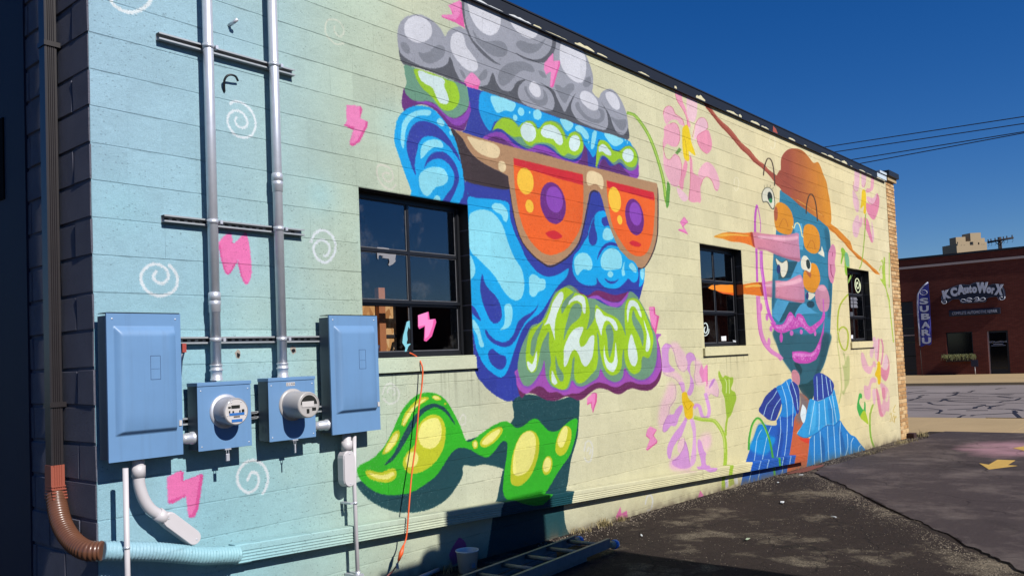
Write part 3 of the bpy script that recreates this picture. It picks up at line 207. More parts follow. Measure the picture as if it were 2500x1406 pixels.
F 6F9B7C 0 3720 1692 3741 1799 3819 1889 3920 1958 3878 1889 3829 1816 3794 1726 3761 1664 3732 1665
F 6F9B7C 0 4200 2039 4206 2115 4282 2183 4366 2224 4433 2246 4311 2136 4259 2088
F 6F9B7C 0 4214 1794 4237 1889 4284 1984 4339 2080 4408 2134 4482 2136 4521 2093 4499 2024 4429 1975 4344 1936 4276 1879
F 6F9B7C 0 4080 1656 4112 1563 4184 1485 4180 1429 4132 1422 4090 1480 4073 1564
F 6F9B7C 0 4760 1868 4789 1789 4779 1669 4806 1559 4784 1510 4759 1630 4761 1769
F 6F9B7C 0 4913 1888 4944 1934 4999 1939 5040 1878 5041 1786 4994 1665 4954 1615 4934 1706 4933 1807
F 6F9B7C 0 5405 2025 5440 2089 5484 2015 5558 1952 5612 1866 5614 1780 5588 1716 5545 1802 5472 1888 5418 1951
F DCEEE6 0 4175 2228 4230 2234 4234 2182 4182 2105 4130 2038 4093 1954 4080 1870 4079 1796 4042 1879 4009 1944 3933 1930 3973 1972 4023 2046 4076 2140
F DCEEE6 0 4309 2117 4328 2156 4413 2202 4497 2219 4571 2197 4591 2133 4576 2045 4535 2064 4524 2132 4443 2164 4360 2147
F DCEEE6 0 4203 1644 4217 1728 4288 1822 4373 1888 4474 1916 4536 1903 4484 1830 4455 1773 4485 1729 4562 1752 4635 1820 4705 1834 4698 1750 4663 1632 4598 1566 4529 1541 4481 1579 4438 1657 4384 1702 4325 1679 4272 1604 4236 1558 4197 1560
F DCEEE6 0 4745 2047 4778 2093 4830 2079 4897 2029 5005 2010 5094 1970 5129 1898 5086 1883 5018 1949 4947 1979 4892 1959 4850 1888 4828 1833 4790 1908 4751 1978
F DCEEE6 0 4874 1738 4884 1647 4932 1575 5004 1563 5046 1623 5076 1765 5094 1642 5096 1560 5034 1481 4961 1479 4892 1526 4856 1628
F DCEEE6 0 5379 1846 5439 1740 5479 1633 5462 1549 5409 1514 5343 1542 5302 1627 5311 1731
F DCEEE6 0 5321 1961 5311 2066 5359 2172 5440 2195 5536 2155 5597 2038 5565 2027 5492 2111 5414 2131 5361 2077
F DCEEE6 0 5634 1995 5678 1920 5732 1822 5744 1736 5696 1661 5645 1672 5663 1758 5682 1844 5648 1931
F DCEEE6 0 3664 1604 3686 1617 3742 1593 3807 1704 3804 1618 3782 1556 3730 1522 3688 1545
F DCEEE6 0 4003 1437 4017 1524 4058 1463 4086 1415 4061 1393 4024 1404
P 7FAE34 0 5487 4146 5542 4152 5607 4154 5654 4142 5709 4116 5786 4071 5865 4013 5929 3949 5987 3875 6042 3786 6092 3693 6133 3606 6163 3522 6176 3436 6183 3361 6200 3314 6214 3289 6278 3306 6264 3330 6249 3373 6242 3448 6228 3537 6197 3623 6155 3711 6105 3806 6048 3896 5988 3973 5921 4039 5839 4099 5759 4145 5699 4173 5638 4188 5559 4186 5499 4179
P B3D25A 0 5506 4155 5558 4159 5624 4159 5675 4146 5732 4119 5810 4074 5890 4016 5955 3950 6014 3875 6068 3789 6116 3698 6156 3610 6187 3525 6201 3435 6207 3365 6233 3370 6227 3439 6212 3531 6181 3617 6141 3705 6092 3796 6037 3884 5978 3959 5911 4026 5830 4085 5751 4131 5692 4158 5636 4172 5566 4172 5512 4168
F 5E9A3A 0 6266 3511 6297 3543 6339 3502 6319 3398 6290 3284 6240 3241 6224 3295
F EE9FB6 0 6562 4633 6717 4638 6728 4553 6798 4471 6821 4408 6898 4286 6817 4271 6798 4374 6735 4439 6626 4503 6574 4559
F F0C6CE 0 6857 4659 7076 4627 7086 4530 7055 4434 6985 4352 6885 4352 6822 4418
F F0B2C2 0 6261 4297 6295 4369 6392 4422 6484 4417 6535 4361 6629 4346 6705 4327 6746 4258 6639 4257 6566 4291 6432 4265 6333 4199 6281 4227
F EFA9BC 0 6265 4149 6352 4203 6486 4247 6580 4236 6620 4158 6610 4061 6535 3982 6421 3962 6311 3972 6232 3903 6221 3975 6256 4064
F F0C0CC 0 6965 4162 7024 4330 7115 4416 7244 4452 7326 4417 7340 4349 7248 4292 7095 4224 7026 4163 6920 4115
F EE98B0 0 7037 4164 7117 4238 7314 4314 7377 4295 7429 4183 7397 4086 7282 4017 7178 4030 7080 4083
F F0B4C2 0 6232 3903 6259 3815 6368 3804 6469 3886 6581 3866 6629 3778 6617 3653 6528 3527 6395 3510 6291 3579 6213 3706
F EE98B0 0 6714 3849 6770 3819 6740 3718 6671 3613 6629 3493 6548 3539 6622 3701
F EFA2B6 0 6840 3926 6895 3877 6901 3742 7019 3710 7140 3677 7068 3589 7039 3418 6764 3386 6815 3584 6825 3779
F F0B4C2 0 7021 3730 7116 3842 7271 3915 7419 3897 7540 3803 7583 3687 7505 3590 7420 3615 7376 3699 7251 3737 7141 3687
F EFA2B6 0 6769 3434 7055 3469 7036 3389 6966 3400 6843 3376
F F2C6D0 0 6488 3503 6637 3475 6748 3413 6645 3362 6534 3406
P C8607A 0 6265 4298 6276 4330 6299 4369 6342 4399 6392 4419 6439 4423 6480 4415 6505 4388 6531 4359 6578 4349 6626 4343 6667 4337 6700 4325 6725 4290 6741 4256 6751 4260 6735 4293 6709 4329 6674 4342 6632 4349 6584 4354 6539 4363 6514 4391 6488 4419 6443 4429 6391 4424 6337 4401 6291 4369 6267 4329 6256 4296
P C8607A 0 6411 4212 6443 4229 6486 4245 6533 4246 6576 4234 6602 4201 6615 4157 6617 4109 6605 4061 6568 4015 6531 3982 6539 3981 6576 4015 6615 4061 6627 4110 6625 4159 6611 4204 6584 4238 6538 4251 6487 4250 6440 4233 6406 4215
P C8607A 0 6216 3974 6218 3939 6226 3892 6244 3845 6273 3807 6317 3794 6370 3803 6420 3840 6470 3874 6525 3879 6577 3864 6609 3828 6625 3777 6616 3709 6602 3651 6612 3652 6626 3710 6634 3779 6618 3831 6585 3868 6530 3884 6467 3878 6413 3842 6366 3806 6321 3799 6281 3810 6253 3848 6235 3895 6227 3941 6225 3976
P C8607A 0 6929 4155 6967 4230 7017 4318 7066 4375 7118 4415 7182 4440 7242 4449 7288 4438 7321 4415 7338 4383 7334 4349 7301 4321 7246 4293 7167 4260 7092 4226 7049 4195 7032 4164 7043 4122 7075 4081 7120 4050 7174 4028 7233 4017 7279 4014 7285 4020 7239 4023 7182 4032 7129 4054 7084 4085 7054 4125 7042 4165 7058 4195 7098 4223 7171 4256 7251 4290 7308 4319 7345 4349 7349 4386 7331 4419 7297 4443 7247 4454 7180 4445 7112 4418 7057 4375 7007 4317 6957 4229 6919 4154
P C8607A 0 7073 3589 7102 3635 7145 3687 7196 3719 7250 3735 7312 3725 7371 3697 7412 3650 7447 3607 7493 3597 7528 3600 7529 3606 7498 3603 7457 3611 7422 3654 7380 3701 7319 3730 7253 3740 7190 3722 7136 3688 7093 3635 7063 3589
P C8607A 0 6799 4248 6819 4283 6828 4332 6792 4388 6740 4441 6683 4476 6630 4505 6597 4537 6576 4570 6570 4606 6571 4635 6561 4633 6561 4604 6566 4567 6587 4534 6621 4501 6674 4472 6731 4437 6783 4384 6818 4329 6809 4282 6790 4247
P C8607A 0 6836 3925 6849 3907 6859 3871 6851 3811 6835 3732 6816 3633 6795 3534 6773 3447 6756 3385 6765 3386 6782 3448 6805 3535 6826 3635 6845 3733 6861 3812 6870 3873 6859 3909 6845 3928
P 6E9A4A 0 6489 3899 6592 3982 6648 3962 6545 3889
F F0CE14 0 6679 4169 6705 4231 6777 4273 6836 4270 6876 4175 6897 4091 6984 3954 6884 3962 6815 3971 6826 3885 6773 3850 6697 3875 6671 3995
P A88A10 0 6702 4076 6711 4089 6720 4097 6736 4093 6752 4066 6756 3987 6756 3913 6764 3914 6764 3989 6760 4068 6743 4096 6721 4101 6704 4090 6695 4076
F EFC6CC 18 6164 1726 6312 1746 6423 1671 6521 1588 6533 1484 6474 1427 6384 1430 6301 1492 6267 1594
F EFC6CC 18 5980 1432 6208 1437 6378 1372 6427 1268 6341 1301 6201 1366 6060 1393
F EFC6CC 36 6094 1299 6223 1293 6243 1205 6205 1121 6083 1044 6058 932 5950 836 5854 844 5837 950 5891 1085 5999 1198
F EFC6CC 24 6687 1554 6872 1496 6962 1279 6750 1251 6673 1345 6714 1440
F EFC6CC 0 6961 1271 7182 1307 7270 1186 7243 1093 7159 1106 7062 1139 6993 1109 6917 1167
F EFC6CC 36 6717 648 6979 683 7016 572 6875 481
F EFBCD4 24 6041 475 6231 503 6461 425 6481 328 6244 344 6047 390
F D79AD6 0 5971 1630 5976 1686 6066 1738 6164 1726 6184 1708 6129 1662 6115 1591 6129 1512 6237 1436 5980 1432 5967 1517
F D79AD6 0 6505 1581 6539 1617 6617 1630 6693 1606 6725 1545 6637 1525 6592 1467 6592 1385 6646 1316 6663 1248 6616 1176 6551 1143 6493 1176 6563 1261 6575 1371 6521 1440 6536 1513
F DDA4D8 0 6311 1303 6430 1297 6444 1208 6382 1190 6351 1257
F C888D0 0 7019 1199 7076 1265 7148 1305 7189 1295 7106 1233
P DDA2DA 0 6662 985 6687 1001 6707 1011 6712 1008 6733 997 6746 960 6762 914 6796 877 6855 849 6937 847 7003 869 7034 907 7043 953 7032 1002 7011 1051 6986 1109 6965 1154 6883 1148 6903 1103 6928 1047 6948 999 6958 957 6951 920 6932 894 6903 885 6882 885 6865 895 6841 920 6827 962 6809 1008 6758 1039 6682 1049 6627 1030 6596 1010
F D79AD6 0 6374 1045 6353 981 6272 915 6238 860 6177 833 6092 844 6018 809 5960 789 5920 811 5925 859 5986 917 6061 967 6161 967 6224 1012 6315 1049
F D79AD6 0 6421 917 6463 878 6377 776 6311 710 6218 669 6110 595 6058 502 6002 508 5981 581 6017 654 6140 748 6293 827 6388 884
F E2AEDA 0 6524 880 6615 865 6652 773 6644 625 6613 407 6469 352 6493 436 6553 576 6576 721
F D79AD6 0 6394 651 6445 558 6469 424 6469 352 6246 365 6080 435 6112 474 6232 510 6341 569
F EFC6CC 0 6230 639 6294 690 6367 682 6369 624 6326 571 6248 529 6210 584
F D79AD6 0 6683 621 6716 637 6775 597 6814 511 6872 459 6852 416 6859 333 6954 306 6932 263 6818 255 6694 286 6629 339 6731 334 6724 416 6673 533
P A86AA8 0 6001 1699 6028 1720 6066 1736 6120 1730 6174 1710 6211 1679 6239 1638 6256 1587 6272 1536 6295 1494 6324 1461 6366 1435 6412 1420 6455 1422 6492 1432 6516 1448 6529 1461 6522 1463 6509 1450 6487 1435 6453 1425 6414 1424 6371 1438 6331 1463 6302 1495 6280 1536 6264 1587 6246 1639 6218 1680 6180 1713 6123 1734 6065 1740 6022 1722 5996 1701
P A86AA8 0 5977 1423 6009 1409 6059 1391 6128 1379 6199 1364 6252 1339 6294 1310 6325 1284 6348 1257 6366 1220 6378 1190 6385 1190 6373 1220 6355 1257 6332 1285 6301 1311 6257 1341 6203 1367 6131 1382 6062 1395 6013 1412 5981 1426
P A86AA8 0 6508 1577 6520 1596 6542 1616 6577 1626 6617 1628 6655 1621 6689 1605 6715 1580 6729 1545 6725 1494 6710 1441 6689 1402 6671 1367 6673 1327 6687 1291 6714 1266 6739 1251 6745 1253 6720 1268 6694 1292 6681 1327 6679 1367 6696 1401 6718 1440 6733 1493 6737 1545 6723 1581 6696 1607 6659 1624 6618 1632 6574 1629 6536 1618 6513 1597 6501 1578
P A86AA8 0 6219 1289 6231 1252 6239 1205 6230 1163 6202 1122 6140 1082 6080 1045 6069 1018 6060 989 6008 942 5952 892 5922 851 5910 818 5923 795 5961 788 6031 813 6094 843 6089 846 6026 816 5958 791 5929 797 5917 818 5928 850 5959 890 6014 940 6067 988 6076 1017 6086 1043 6146 1079 6209 1120 6237 1162 6247 1205 6239 1252 6226 1289
P A86AA8 0 7013 1114 7033 1128 7062 1137 7106 1123 7157 1105 7205 1092 7247 1096 7262 1141 7266 1186 7258 1186 7254 1141 7239 1098 7207 1096 7161 1108 7111 1126 7062 1141 7027 1131 7006 1117
P A86AA8 0 6362 652 6375 647 6396 628 6426 581 6452 521 6460 448 6461 389 6469 388 6468 447 6460 520 6433 581 6403 629 6381 649 6367 655
P A86AA8 0 6218 632 6246 664 6283 697 6320 707 6353 704 6375 690 6384 666 6378 634 6355 597 6312 559 6259 522 6205 490 6153 471 6107 476 6072 487 6069 484 6105 473 6157 467 6210 488 6265 519 6318 556 6362 596 6385 633 6392 666 6381 691 6356 707 6318 710 6277 700 6239 666 6212 634
P EE8FC0 0 6871 1492 6905 1426 6984 1477 7013 1476 6999 1315 6972 1225 6955 1287 6864 1276 6852 1314 6797 1400
P D44A9A 0 7000 1472 6996 1399 6988 1316 6976 1263 6966 1229 6980 1228 6991 1261 7003 1315 7010 1399 7015 1472
F F0C412 0 6381 1183 6479 1184 6518 1116 6641 1041 6606 1006 6595 904 6508 881 6421 917 6400 1006 6365 1096
P B08A10 0 6404 1078 6427 1041 6456 1001 6479 987 6508 990 6552 1012 6590 1036 6582 1039 6545 1015 6502 993 6482 991 6464 1003 6435 1042 6412 1079
P A9C83A 0 6610 876 6679 859 6778 839 6887 825 6989 813 7053 805 7096 793 7154 758 7211 711 7261 663 7298 615 7314 566 7319 516 7321 467 7316 417 7309 366 7296 312 7271 252 7243 179 7221 68 7205 -25 7299 -40 7314 54 7336 164 7364 236 7390 297 7404 354 7411 406 7416 458 7415 510 7409 563 7390 619 7348 675 7293 727 7229 778 7155 822 7079 844 7001 854 6898 866 6796 878 6707 896 6640 912
P CBDB72 0 6637 895 6705 878 6801 859 6909 846 7010 834 7075 823 7125 807 7180 771 7232 726 7278 675 7314 622 7330 569 7336 516 7336 458 7334 415 7362 412 7364 456 7363 514 7357 568 7341 623 7304 678 7256 730 7203 777 7144 815 7085 834 7015 846 6912 858 6806 870 6714 889 6646 905
P A9C83A 0 7474 899 7448 851 7417 793 7396 750 7381 708 7373 656 7370 614 7422 610 7425 651 7433 702 7448 742 7468 785 7499 843 7525 891
F A2C234 0 7284 1381 7311 1395 7389 1313 7462 1334 7583 1305 7673 1301 7666 1237 7602 1160 7706 1114 7734 1039 7670 963 7566 850 7455 819 7429 900 7412 1059 7352 1142 7361 1220 7285 1318
P D6E49A 0 7431 1293 7455 1277 7476 1245 7467 1180 7453 1120 7474 1119 7489 1179 7497 1245 7474 1280 7448 1298
P D6E49A 0 7554 1290 7542 1107 7560 1106 7572 1289
P E08A1E 0 10959 3651 11167 3634 11482 3561 11738 3519 12034 3438 12340 3354 12440 3224 12762 3149 13140 3074 13441 2991 13664 2945 13864 2874 13604 2876 13384 2930 13217 3007 12962 3063 12666 3087 12430 3168 12197 3234 12013 3315 11788 3363 11609 3428 11427 3451 11253 3500 11083 3548
P B8641A 0 11145 3550 11278 3520 11458 3476 11634 3429 11817 3375 11997 3319 12189 3257 12418 3182 12658 3110 12888 3059 13117 3011 13383 2946 13595 2893 13622 2903 13410 2956 13142 3021 12912 3069 12683 3120 12444 3192 12215 3266 12022 3328 11841 3385 11657 3438 11480 3486 11299 3529 11165 3560
F 2F7E9E 0 9497 3860 9846 3809 10394 3691 10849 3614 11153 3542 11355 3458 11378 3147 11366 2627 11277 2301 11198 2043 11121 1788 10995 1562 10807 1367 10580 1227 10300 1130 9759 1092 9518 1293 9332 1414 9202 1508 9083 1656 8990 1891 8958 2157 9034 2562 9114 2915 9259 3268 9432 3700
F 2B6070 18 8989 1880 10020 1819 11145 1826 10995 1562 10807 1367 10580 1227 10300 1130 9759 1092 9518 1293 9332 1414 9202 1508 9083 1656
P 4A9EC8 0 9990 2891 10157 2962 10150 2696 9675 2602
P 4A9EC8 0 9171 2308 9570 2284 9440 2189 9184 1992 8961 2080 8958 2157
P 1E5568 0 9270 2823 9988 2879 9678 2625 9237 2582
P 1E5568 0 9569 2272 10089 2285 9784 2101 9450 2051 9239 1981 9184 1992
F 4A9EC8 0 10087 2273 10524 2160 10722 2139 10127 2118 9752 2089
P 57A5CC 0 9913 3422 10230 3453 10263 3249 10204 3062 9982 3046 9923 3280
G A24E38 DE9022 9806 11286 9460 4117 9538 4158 9555 4278 9626 4371 9788 4469 9979 4530 10266 4572 10490 4559 10680 4502 10841 4451 11020 4491 11119 4454 11242 4330 11368 4217 11417 4066 11470 3941 11494 3746 11470 3599 11327 3507 11049 3558 10847 3601 10551 3646 10392 3678 10143 3724 9844 3797 9553 3843 9499 3872 9362 3923 9282 3959
D 8C3E2C 10 50 9618 4311 10261 4534 10899 4383 11305 4052 11315 3662 10628 3716 9855 3870 9555 4066
D E8A84A 12 40 10332 3929 11057 4278 11332 3990 11389 3670 10800 3735
P 8C3E2C 0 9468 4086 9581 4089 9731 4088 9877 4073 10031 4058 10207 4052 10347 4051 10355 4059 10215 4060 10040 4065 9887 4081 9740 4096 9587 4096 9474 4093
P 8C3E2C 0 9513 4011 9668 3990 9863 3963 10006 3936 10168 3918 10431 3927 10661 3942 10665 3950 10436 3935 10176 3925 10018 3944 9874 3971 9679 3997 9524 4018
P C07020 0 9838 3792 10038 3779 10302 3762 10553 3749 10791 3730 11005 3685 11158 3642 11180 3652 11025 3694 10808 3740 10565 3760 10314 3772 10050 3789 9850 3802
P F0B048 0 10084 3786 10321 3753 10622 3713 10891 3683 11095 3662 11107 3670 10903 3690 10634 3720 10332 3761 10095 3794
F A8503A 0 7243 4727 7257 4665 7302 4594 7384 4560 7530 4497 7679 4433 7855 4382 8035 4319 8242 4236 8435 4192 8630 4124 8835 4088 8991 4055 9201 3982 9416 3896 9603 3991 9324 4057 9105 4094 8976 4143 8792 4171 8618 4232 8520 4271 8373 4301 8230 4342 8093 4403 7934 4459 7776 4493 7623 4536 7497 4593 7393 4643 7317 4728 7302 4786 7237 4771
P 7E3426 0 7319 4605 7421 4556 7567 4492 7735 4431 7917 4369 8099 4305 8285 4241 8475 4183 8676 4128 8932 4066 9144 4017 9158 4025 8946 4074 8689 4136 8488 4191 8299 4248 8112 4312 7930 4377 7747 4439 7580 4499 7434 4563 7332 4612
P C8705A 0 7346 4652 7459 4594 7616 4522 7788 4472 7971 4422 8153 4353 8341 4283 8538 4224 8734 4171 8939 4115 9097 4073 9109 4080 8951 4122 8746 4177 8549 4231 8352 4289 8165 4359 7982 4428 7798 4479 7627 4528 7470 4599 7357 4658
P 4A3426 0 8941 3985 8960 4040 8990 4110 9036 4173 9085 4224 9114 4242 9135 4245 9168 4245 9203 4231 9235 4195 9259 4139 9272 4047 9277 3958 9269 3911 9259 3888 9298 3891 9309 3916 9317 3964 9313 4054 9299 4147 9274 4206 9240 4244 9195 4262 9145 4262 9096 4253 9051 4226 9000 4173 8952 4107 8922 4037 8903 3981
F E2921E 0 9224 3527 9294 3627 9444 3679 9646 3667 9817 3603 9894 3504 9894 3397 9800 3269 9616 3236 9384 3244 9248 3289 9207 3400
F B05A38 0 9346 3506 9329 3453 9299 3413 9263 3396 9230 3406 9210 3441 9208 3491 9224 3543 9254 3583 9290 3601 9323 3591 9343 3556
P C27014 0 9377 3323 9435 3380 9507 3438 9560 3455 9606 3449 9650 3401 9680 3351 9703 3356 9673 3407 9627 3456 9561 3465 9489 3442 9414 3382 9356 3324
F E2921E 0 10260 3334 10322 3425 10492 3472 10724 3463 10883 3389 10933 3267 10896 3137 10762 3052 10525 3036 10305 3094 10242 3211
P C27014 0 10382 3098 10448 3158 10529 3218 10588 3229 10640 3216 10673 3163 10690 3109 10717 3112 10700 3167 10665 3222 10596 3240 10510 3223 10424 3161 10358 3099
P F2E6A0 0 9829 3376 9854 3355 9914 3345 9952 3386 9989 3425 10037 3437 10087 3434 10122 3404 10150 3359 10167 3308 10184 3264 10223 3249 10258 3247 10271 3263 10248 3263 10221 3272 10205 3314 10188 3366 10159 3412 10116 3447 10040 3452 9961 3431 9917 3387 9891 3354 9886 3366 9863 3385
P 4A3426 0 10439 3621 10451 3683 10476 3760 10522 3833 10577 3894 10625 3926 10662 3937 10695 3935 10738 3913 10783 3871 10820 3799 10837 3667 10843 3550 10892 3556 10886 3674 10869 3808 10831 3881 10782 3927 10731 3952 10664 3955 10594 3935 10534 3896 10477 3832 10430 3757 10405 3678 10392 3617
F 5A5A48 0 8821 3673 8843 3743 8955 3819 9100 3845 9220 3807 9269 3716 9265 3623 9211 3551 9122 3555 9031 3610 8956 3624 8858 3608
F E8E4CC 0 8848 3676 8870 3746 8967 3811 9099 3835 9199 3796 9241 3712 9243 3623 9196 3568 9141 3570 9055 3626 8969 3639 8873 3626
F 24302C 0 9186 3727 9183 3690 9158 3659 9120 3643 9077 3645 9042 3666 9024 3699 9027 3735 9051 3766 9089 3783 9132 3781 9167 3761
F 2E8A50 0 9176 3673 9172 3656 9154 3640 9127 3631 9098 3630 9075 3639 9064 3654 9068 3672 9086 3687 9113 3697 9142 3697 9165 3689
P 6A6A52 0 8940 3817 8934 3856 8920 3853 8926 3815
P 6A6A52 0 9023 3833 9042 3875 9029 3874 9009 3832
P 6A6A52 0 9120 3845 9162 3887 9149 3887 9107 3845
P 6A6A52 0 9191 3825 9252 3861 9241 3863 9181 3827
P D67AC0 0 8657 3542 8680 3486 8706 3415 8722 3349 8729 3286 8714 3227 8697 3184 8729 3186 8746 3229 8761 3289 8754 3353 8738 3420 8712 3492 8689 3548
P CC5CC4 0 8628 3554 8599 3504 8566 3436 8545 3366 8530 3289 8521 3193 8519 3102 8524 3044 8531 2994 8530 2931 8527 2864 8521 2798 8514 2722 8507 2610 8501 2516 8568 2519 8574 2614 8581 2727 8589 2802 8594 2869 8598 2937 8598 3001 8592 3052 8586 3109 8589 3200 8597 3295 8612 3372 8633 3440 8666 3506 8694 3555
P E08AC2 0 8470 2330 8469 2238 8469 2126 8469 2041 8474 1963 8485 1890 8508 1819 8553 1749 8623 1681 8736 1615 8861 1560 8969 1530 9047 1511 9108 1482 9152 1457 9271 1491 9221 1518 9140 1555 9046 1578 8955 1603 8844 1651 8742 1709 8681 1769 8641 1833 8618 1899 8608 1969 8603 2046 8603 2131 8603 2244 8604 2337
P C860A8 0 8492 2289 8484 2190 8478 2073 8477 1998 8485 1933 8503 1868 8533 1804 8579 1737 8647 1672 8766 1607 8872 1558 8884 1562 8778 1611 8660 1675 8593 1739 8548 1806 8518 1869 8501 1934 8493 1999 8493 2074 8500 2190 8508 2290
F E08AC2 0 8858 1715 8846 1682 8824 1658 8796 1650 8770 1659 8754 1683 8751 1716 8763 1749 8785 1772 8813 1781 8839 1772 8855 1748
F D878B8 0 8657 2185 8648 2157 8630 2137 8608 2129 8588 2136 8576 2156 8574 2183 8583 2210 8601 2231 8622 2238 8642 2232 8655 2212
G E8A020 F07818 7353 8004 7353 3010 7455 3049 7637 3090 7893 3118 8156 3131 8356 3153 8483 3165 8497 3068 8523 2973 8361 2993 8093 3004 7832 2993 7605 3006
G E08A9C C98AA6 8509 10082 8458 3162 8770 3179 9180 3198 9615 3230 10049 3297 10062 3172 10069 2896 9866 2883 9569 2899 9227 2923 9009 2953 8821 2962 8611 2957 8511 2977
F B87088 12 8640 2981 9012 2975 9514 2931 10058 2931 10052 2889 9804 2879 9509 2895 9144 2928 8875 2960 8636 2950
P B0432C 0 8394 3157 8478 3164 8523 2970 8461 2990
G F0A820 EE7A14 7135 7926 7135 2384 7234 2422 7473 2437 7814 2450 8100 2467 8425 2502 8658 2512 8674 2436 8693 2338 8405 2340 8060 2340 7798 2316 7527 2328 7334 2362
G E08A9C C98AA6 8684 10164 8645 2511 8818 2530 8955 2547 9234 2565 9523 2572 9769 2630 10054 2685 10164 2576 10169 2395 10121 2286 9841 2285 9543 2301 9201 2320 8926 2329 8689 2349
F B87088 12 8718 2372 9204 2343 9635 2320 10126 2322 10121 2286 9840 2284 9485 2303 9201 2320 8926 2329 8701 2344
P A8402C 0 8579 2509 8684 2513 8719 2337 8662 2343
P 9A5066 0 8897 2498 8925 2505 8920 2508 8893 2502
P 9A5066 0 9117 2507 9160 2518 9156 2522 9112 2511
P 9A5066 0 9402 2530 9455 2537 9453 2541 9400 2534
P 9A5066 0 9665 2506 9697 2519 9689 2522 9657 2509
P 9A5066 0 9160 2418 9203 2425 9200 2430 9157 2422
P 9A5066 0 9470 2394 9515 2400 9512 2405 9468 2399
P 9A5066 0 9807 2441 9845 2457 9837 2460 9798 2444
D 8E4A62 11 46 8610 3154 9178 3181 9856 3238 9968 3164 9964 2925 9573 2935 9147 2951 8640 2981
D B85014 11 30 7545 3067 8354 3137 8443 3042 8339 3012 7764 3008
D 8E4A62 11 46 8762 2505 9232 2548 9953 2638 10095 2537 10064 2332 9488 2328 8796 2364
D B85014 11 26 8172 2460 8629 2494 8638 2359 8208 2355
P CC5CC4 0 8663 2939 8654 2846 8649 2729 8667 2628 8689 2533 8703 2439 8718 2347 8743 2256 8775 2171 8817 2099 8868 2036 8938 1982 8996 1945 9085 1970 9029 2005 8964 2055 8916 2113 8876 2183 8844 2266 8819 2356 8804 2448 8790 2542 8767 2639 8750 2738 8754 2854 8764 2947
P E294D8 0 8688 2930 8680 2843 8676 2731 8689 2633 8708 2536 8721 2441 8736 2350 8767 2251 8793 2176 8814 2178 8788 2253 8758 2352 8742 2443 8729 2538 8710 2635 8697 2733 8701 2844 8709 2932
F CC4FB4 0 8881 1990 9040 1958 9264 1959 9385 2005 9516 2109 9609 2140 9721 2089 9777 2054 9846 2114 9970 2116 10089 2070 10202 1975 10324 1933 10529 1976 10777 2052 10882 2166 10911 2355 10944 2230 10957 2092 10856 2003 10620 1915 10441 1841 10276 1830 10125 1890 9973 1926 9785 1902 9572 1879 9363 1845 9164 1846 9004 1891
F E07ACC 0 9037 1935 9261 1936 9411 1982 9572 2087 9685 2042 9557 1983 9373 1913 9170 1891
F E07ACC 0 9869 2055 9993 2057 10076 1986 10223 1902 10350 1890 10164 1938 9982 1985
F CC4FB4 0 9282 1777 9270 1743 9246 1719 9216 1710 9189 1720 9172 1744 9169 1778 9181 1812 9205 1836 9235 1845 9262 1836 9279 1811
F DA6CC4 0 9667 1838 9656 1820 9630 1806 9597 1801 9565 1807 9543 1820 9537 1839 9548 1857 9574 1871 9607 1875 9639 1870 9661 1857
F DA6CC4 0 10019 1855 10009 1837 9986 1824 9958 1819 9930 1824 9912 1837 9907 1855 9917 1873 9939 1886 9968 1890 9995 1886 10014 1873
F DA6CC4 0 10553 1829 10543 1809 10524 1795 10500 1790 10477 1795 10463 1810 10459 1829 10469 1849 10488 1863 10512 1868 10534 1863 10549 1848
F D672C4 0 8956 1902 8946 1881 8924 1865 8896 1860 8870 1866 8852 1881 8848 1902 8858 1923 8880 1938 8907 1944 8934 1938 8952 1923
F D672C4 0 8836 2056 8826 2031 8806 2013 8781 2006 8758 2012 8743 2030 8740 2055 8750 2080 8770 2098 8794 2105 8818 2099 8833 2081
F C94AB0 0 9587 1567 9648 1577 9830 1579 10077 1569 10299 1552 10470 1597 10581 1669 10696 1754 10842 1915 10914 2041 10867 1853 10795 1728 10667 1569 10516 1462 10411 1428 10115 1395 9775 1411 9602 1463
F E07ACC 0 9645 1554 9980 1547 10295 1528 10499 1572 10389 1501 9973 1500 9670 1519
D EE9ADA 26 70 9037 1935 9381 1970 9603 2099 9745 2042 9965 2080 10168 1962 10354 1915 10773 2027 10478 1866 10187 1878 9879 1914 9366 1868 9088 1902
D 9E3090 14 40 9037 1935 9381 1970 9603 2099 9745 2042 9965 2080 10168 1962 10354 1915 10773 2027 10478 1866 10187 1878 9879 1914 9366 1868 9088 1902
D EE9ADA 24 60 9645 1554 10295 1528 10613 1656 10631 1557 10415 1452 9962 1429 9661 1461
D 16455A 11 40 9548 3808 10291 3655 10942 3547 11273 3398 11306 3155 10894 3238 10268 3493 9913 3637
D 1A3E4C 11 60 9076 1812 11016 1802 10825 1478 10307 1178 9768 1155 9365 1447
F F0B4C4 12 8660 3142 9037 3163 9611 3200 10012 3252 10004 3203 9603 3147 9032 3123 8682 3105
F F0B4C4 12 8815 2502 9230 2536 9764 2594 10047 2643 10070 2584 9663 2520 9223 2479 8836 2464
F F6C050 6 7454 3042 7773 3086 8253 3118 8350 3105 7888 3076 7542 3036
F F6C050 6 8170 2449 8422 2475 8628 2483 8624 2456 8368 2446 8168 2428
F 24647E 24 11138 3451 11347 3405 11356 3016 11308 2495 11191 2107 11065 2106 11184 2619 11194 3134
F 24647E 24 9038 2551 9122 2566 9087 2305 9014 2169 8976 2191
F 1F4E5C 24 10805 1790 11103 1788 10937 1526 10659 1298 10374 1187 10610 1422
F C98AA0 0 10595 2409 10644 2509 10789 2565 10999 2573 11129 2502 11198 2376 11159 2247 11040 2169 10795 2165 10670 2237 10601 2335
F E4A6B8 0 10710 2499 10822 2554 10996 2560 11093 2501 10914 2482
P CC5CC4 0 10901 2355 10897 2300 10895 2229 10899 2158 10903 2103 10945 2105 10941 2160 10937 2230 10940 2301 10943 2357
